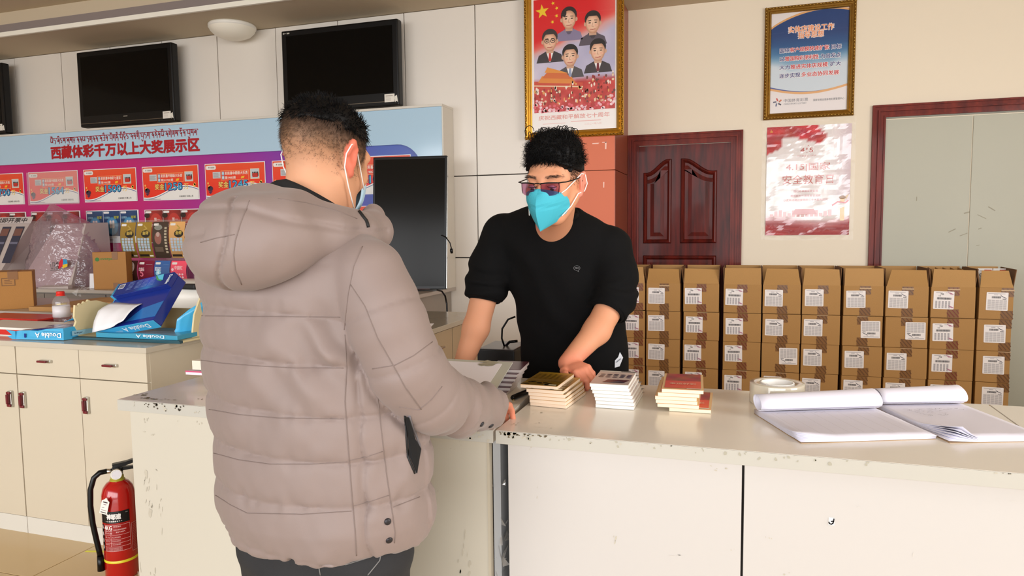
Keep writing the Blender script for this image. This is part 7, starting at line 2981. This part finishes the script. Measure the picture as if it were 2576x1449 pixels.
# eyes, looking down: white ball, dark iris, lash line
for s in (-1, 1):
    c = L2W(kc, kR, (s * .031, .0788, -.0012))
    mb = MB()
    bmesh.ops.create_uvsphere(mb.bm, u_segments=16, v_segments=10, radius=.0122)
    o = mb.build('eye', mat('eye_white', (226, 218, 212), .2), None, c, None, True)
    inroot(o, CK)
    mb = MB()
    bmesh.ops.create_uvsphere(mb.bm, u_segments=14, v_segments=8, radius=.0062)
    i_ = mb.build('iris', mat('iris_dark', (24, 16, 14), .15), o, Vector(kR @ np.array((0, .0062, -.0062))), None, True)
    o = MB().tube([L2W(kc, kR, (s * (.031 + .0145 * math.cos(t)), .0918 - .006 * abs(math.cos(t)), -.0005 - .0025 * math.sin(t))) for t in [i * PI / 8 for i in range(9)]], .0011, 6).build('eyelashes', M_hair, None)
    inroot(o, CK)
# glasses: dark top bars, tinted half-rim lenses
M_lens = clear_mat('tinted_lens', tint=(196, 140, 172), gloss=.25, haze=.04, hazecol=(170, 120, 150))
gl = MB()
GY, GT, GB = .1175, .011, -.0245


def gpt(x, z, y=None):
    return L2W(kc, kR, (x, (GY - .9 * x * x / .08 * .5 - .05 * max(0, abs(x) - .05)) if y is None else y, z))


for s in (-1, 1):
    gl.tube([gpt(s * (.010 + .048 * t), GT + .0016 * math.sin(PI * t)) for t in [i / 8 for i in range(9)]], .0019, 8)
    gl.tube([gpt(s * .058, GT + .0), gpt(s * .067, GT + .001), L2W(kc, kR, (s * .0745, .085, GT + .001)), L2W(kc, kR, (s * .0795, .04, GT + .002)), L2W(kc, kR, (s * .082, .0, GT + .004)), L2W(kc, kR, (s * .082, -.02, GT - .010))], .0017, 8)
    gl.tube([gpt(s * .0575, GT), gpt(s * .0585, GT - .010), gpt(s * .056, GB + .006)], .0009, 6)
    gl.tube([gpt(s * .011, GT - .004), gpt(s * .008, GT - .012, GY - .006), gpt(s * .0085, GT - .016, GY - .008)], .0009, 6)
    Pg = []
    for i in range(11):
        t = i / 10
        x = s * (.0100 + .0505 * t)
        low = GB + .012 * (abs(2 * t - 1) ** 3.2) + .001
        Pg.append([gpt(x, GT + (low - GT) * j / 5) for j in range(6)])
    o = MB().grid(Pg).build('lens', M_lens, None, normals=False)
    inroot(o, CK)
gl.tube([gpt(-.011, GT - .002), gpt(-.005, GT + .001), gpt(.005, GT + .001), gpt(.011, GT - .002)], .0016, 8)
o = gl.build('glasses_frame', M_black, None)
inroot(o, CK)
# folded turquoise mask with a centre ridge
M_mask = mat('turquoise_mask', (66, 182, 202), .75, bump=.05, bscale=900)


def bez(P0, t):
    n = len(P0) - 1
    x = t * n
    i = min(int(x), n - 1)
    f = x - i
    p0, p1, p2, p3 = [np.array(P0[max(0, min(n, i + k))], float) for k in (-1, 0, 1, 2)]
    return .5 * ((2 * p1) + (p2 - p0) * f + (2 * p0 - 5 * p1 + 4 * p2 - p3) * f * f + (3 * p1 - p0 - 3 * p2 + p3) * f ** 3)


ridge = [(0, .112, -.004), (0, .126, -.025), (0, .136, -.055), (0, .130, -.088), (0, .112, -.126)]
for_s = [(.0, .112, -.004), (.034, .100, -.010), (.062, .066, -.026), (.066, .046, -.058), (.046, .058, -.094), (.0, .110, -.126)]
Pg = []
M_ = 20
for i in range(-8, 9):
    s = 1 if i >= 0 else -1
    u = abs(i) / 8
    row = []
    for j in range(M_ + 1):
        t = j / M_
        a, b = bez(ridge, t), bez(for_s, t)
        pq = a * (1 - u) + b * u
        bul = .010 * math.sin(PI * u) * math.sin(PI * t)
        crease = -.0030 * math.exp(-((t - .5 - .10 * u) / .03) ** 2) - .0012 * math.exp(-((t - .16) / .02) ** 2)
        pq = pq + np.array((0, bul + crease * 1.0, 0)) + np.array((.006 * math.sin(PI * u) * math.sin(PI * t), 0, 0))
        pq[0] *= s
        row.append(L2W(kc, kR, pq))
    Pg.append(row)
o = MB().grid(Pg, smooth=False).build('face_mask', M_mask, None)
solid(o, .0016, 1.0)
inroot(o, CK)
for s in (-1, 1):
    for path in ([(.056, .080, -.020), (.064, .062, -.012), (.074, .030, .006), (.0855, -.004, .026), (.0895, -.022, .022)], [(.052, .072, -.086), (.068, .040, -.062), (.079, .010, -.030), (.0865, -.020, -.026), (.0900, -.034, -.006), (.0895, -.022, .022)]):
        pp = []
        for a, b in zip(path[:-1], path[1:]):
            pp += [tuple(a[k] + (b[k] - a[k]) * t for k in range(3)) for t in (0, .5)]
        pp.append(path[-1])
        o = MB().tube([L2W(kc, kR, (s * p_[0], p_[1], p_[2])) for p_ in pp], .0017, 6).build('ear_loop', M_loop, None)
        inroot(o, CK)
    c = L2W(kc, kR, (s * .0555, .0835, -.0195))
# finger nails on the hand that holds the stack
for (pts, rs) in K_l[1]:
    a, b = Vector(pts[-2]), Vector(pts[-1])
    d = (b - a).normalized()
    nn = Vector((0, -.6, .8)) - d * Vector((0, -.6, .8)).dot(d)
    nn.normalize()
    mb = MB()
    bmesh.ops.create_uvsphere(mb.bm, u_segments=10, v_segments=6, radius=1)
    o = mb.build('fingernail', mat('nail', (236, 176, 160), .3), None, b - d * .002 + nn * rs[-1] * .72, None, True)
    o.scale = (.0045, .0055, .0018)
    o.rotation_euler = nn.to_track_quat('Z', 'Y').to_euler()
    inroot(o, CK)
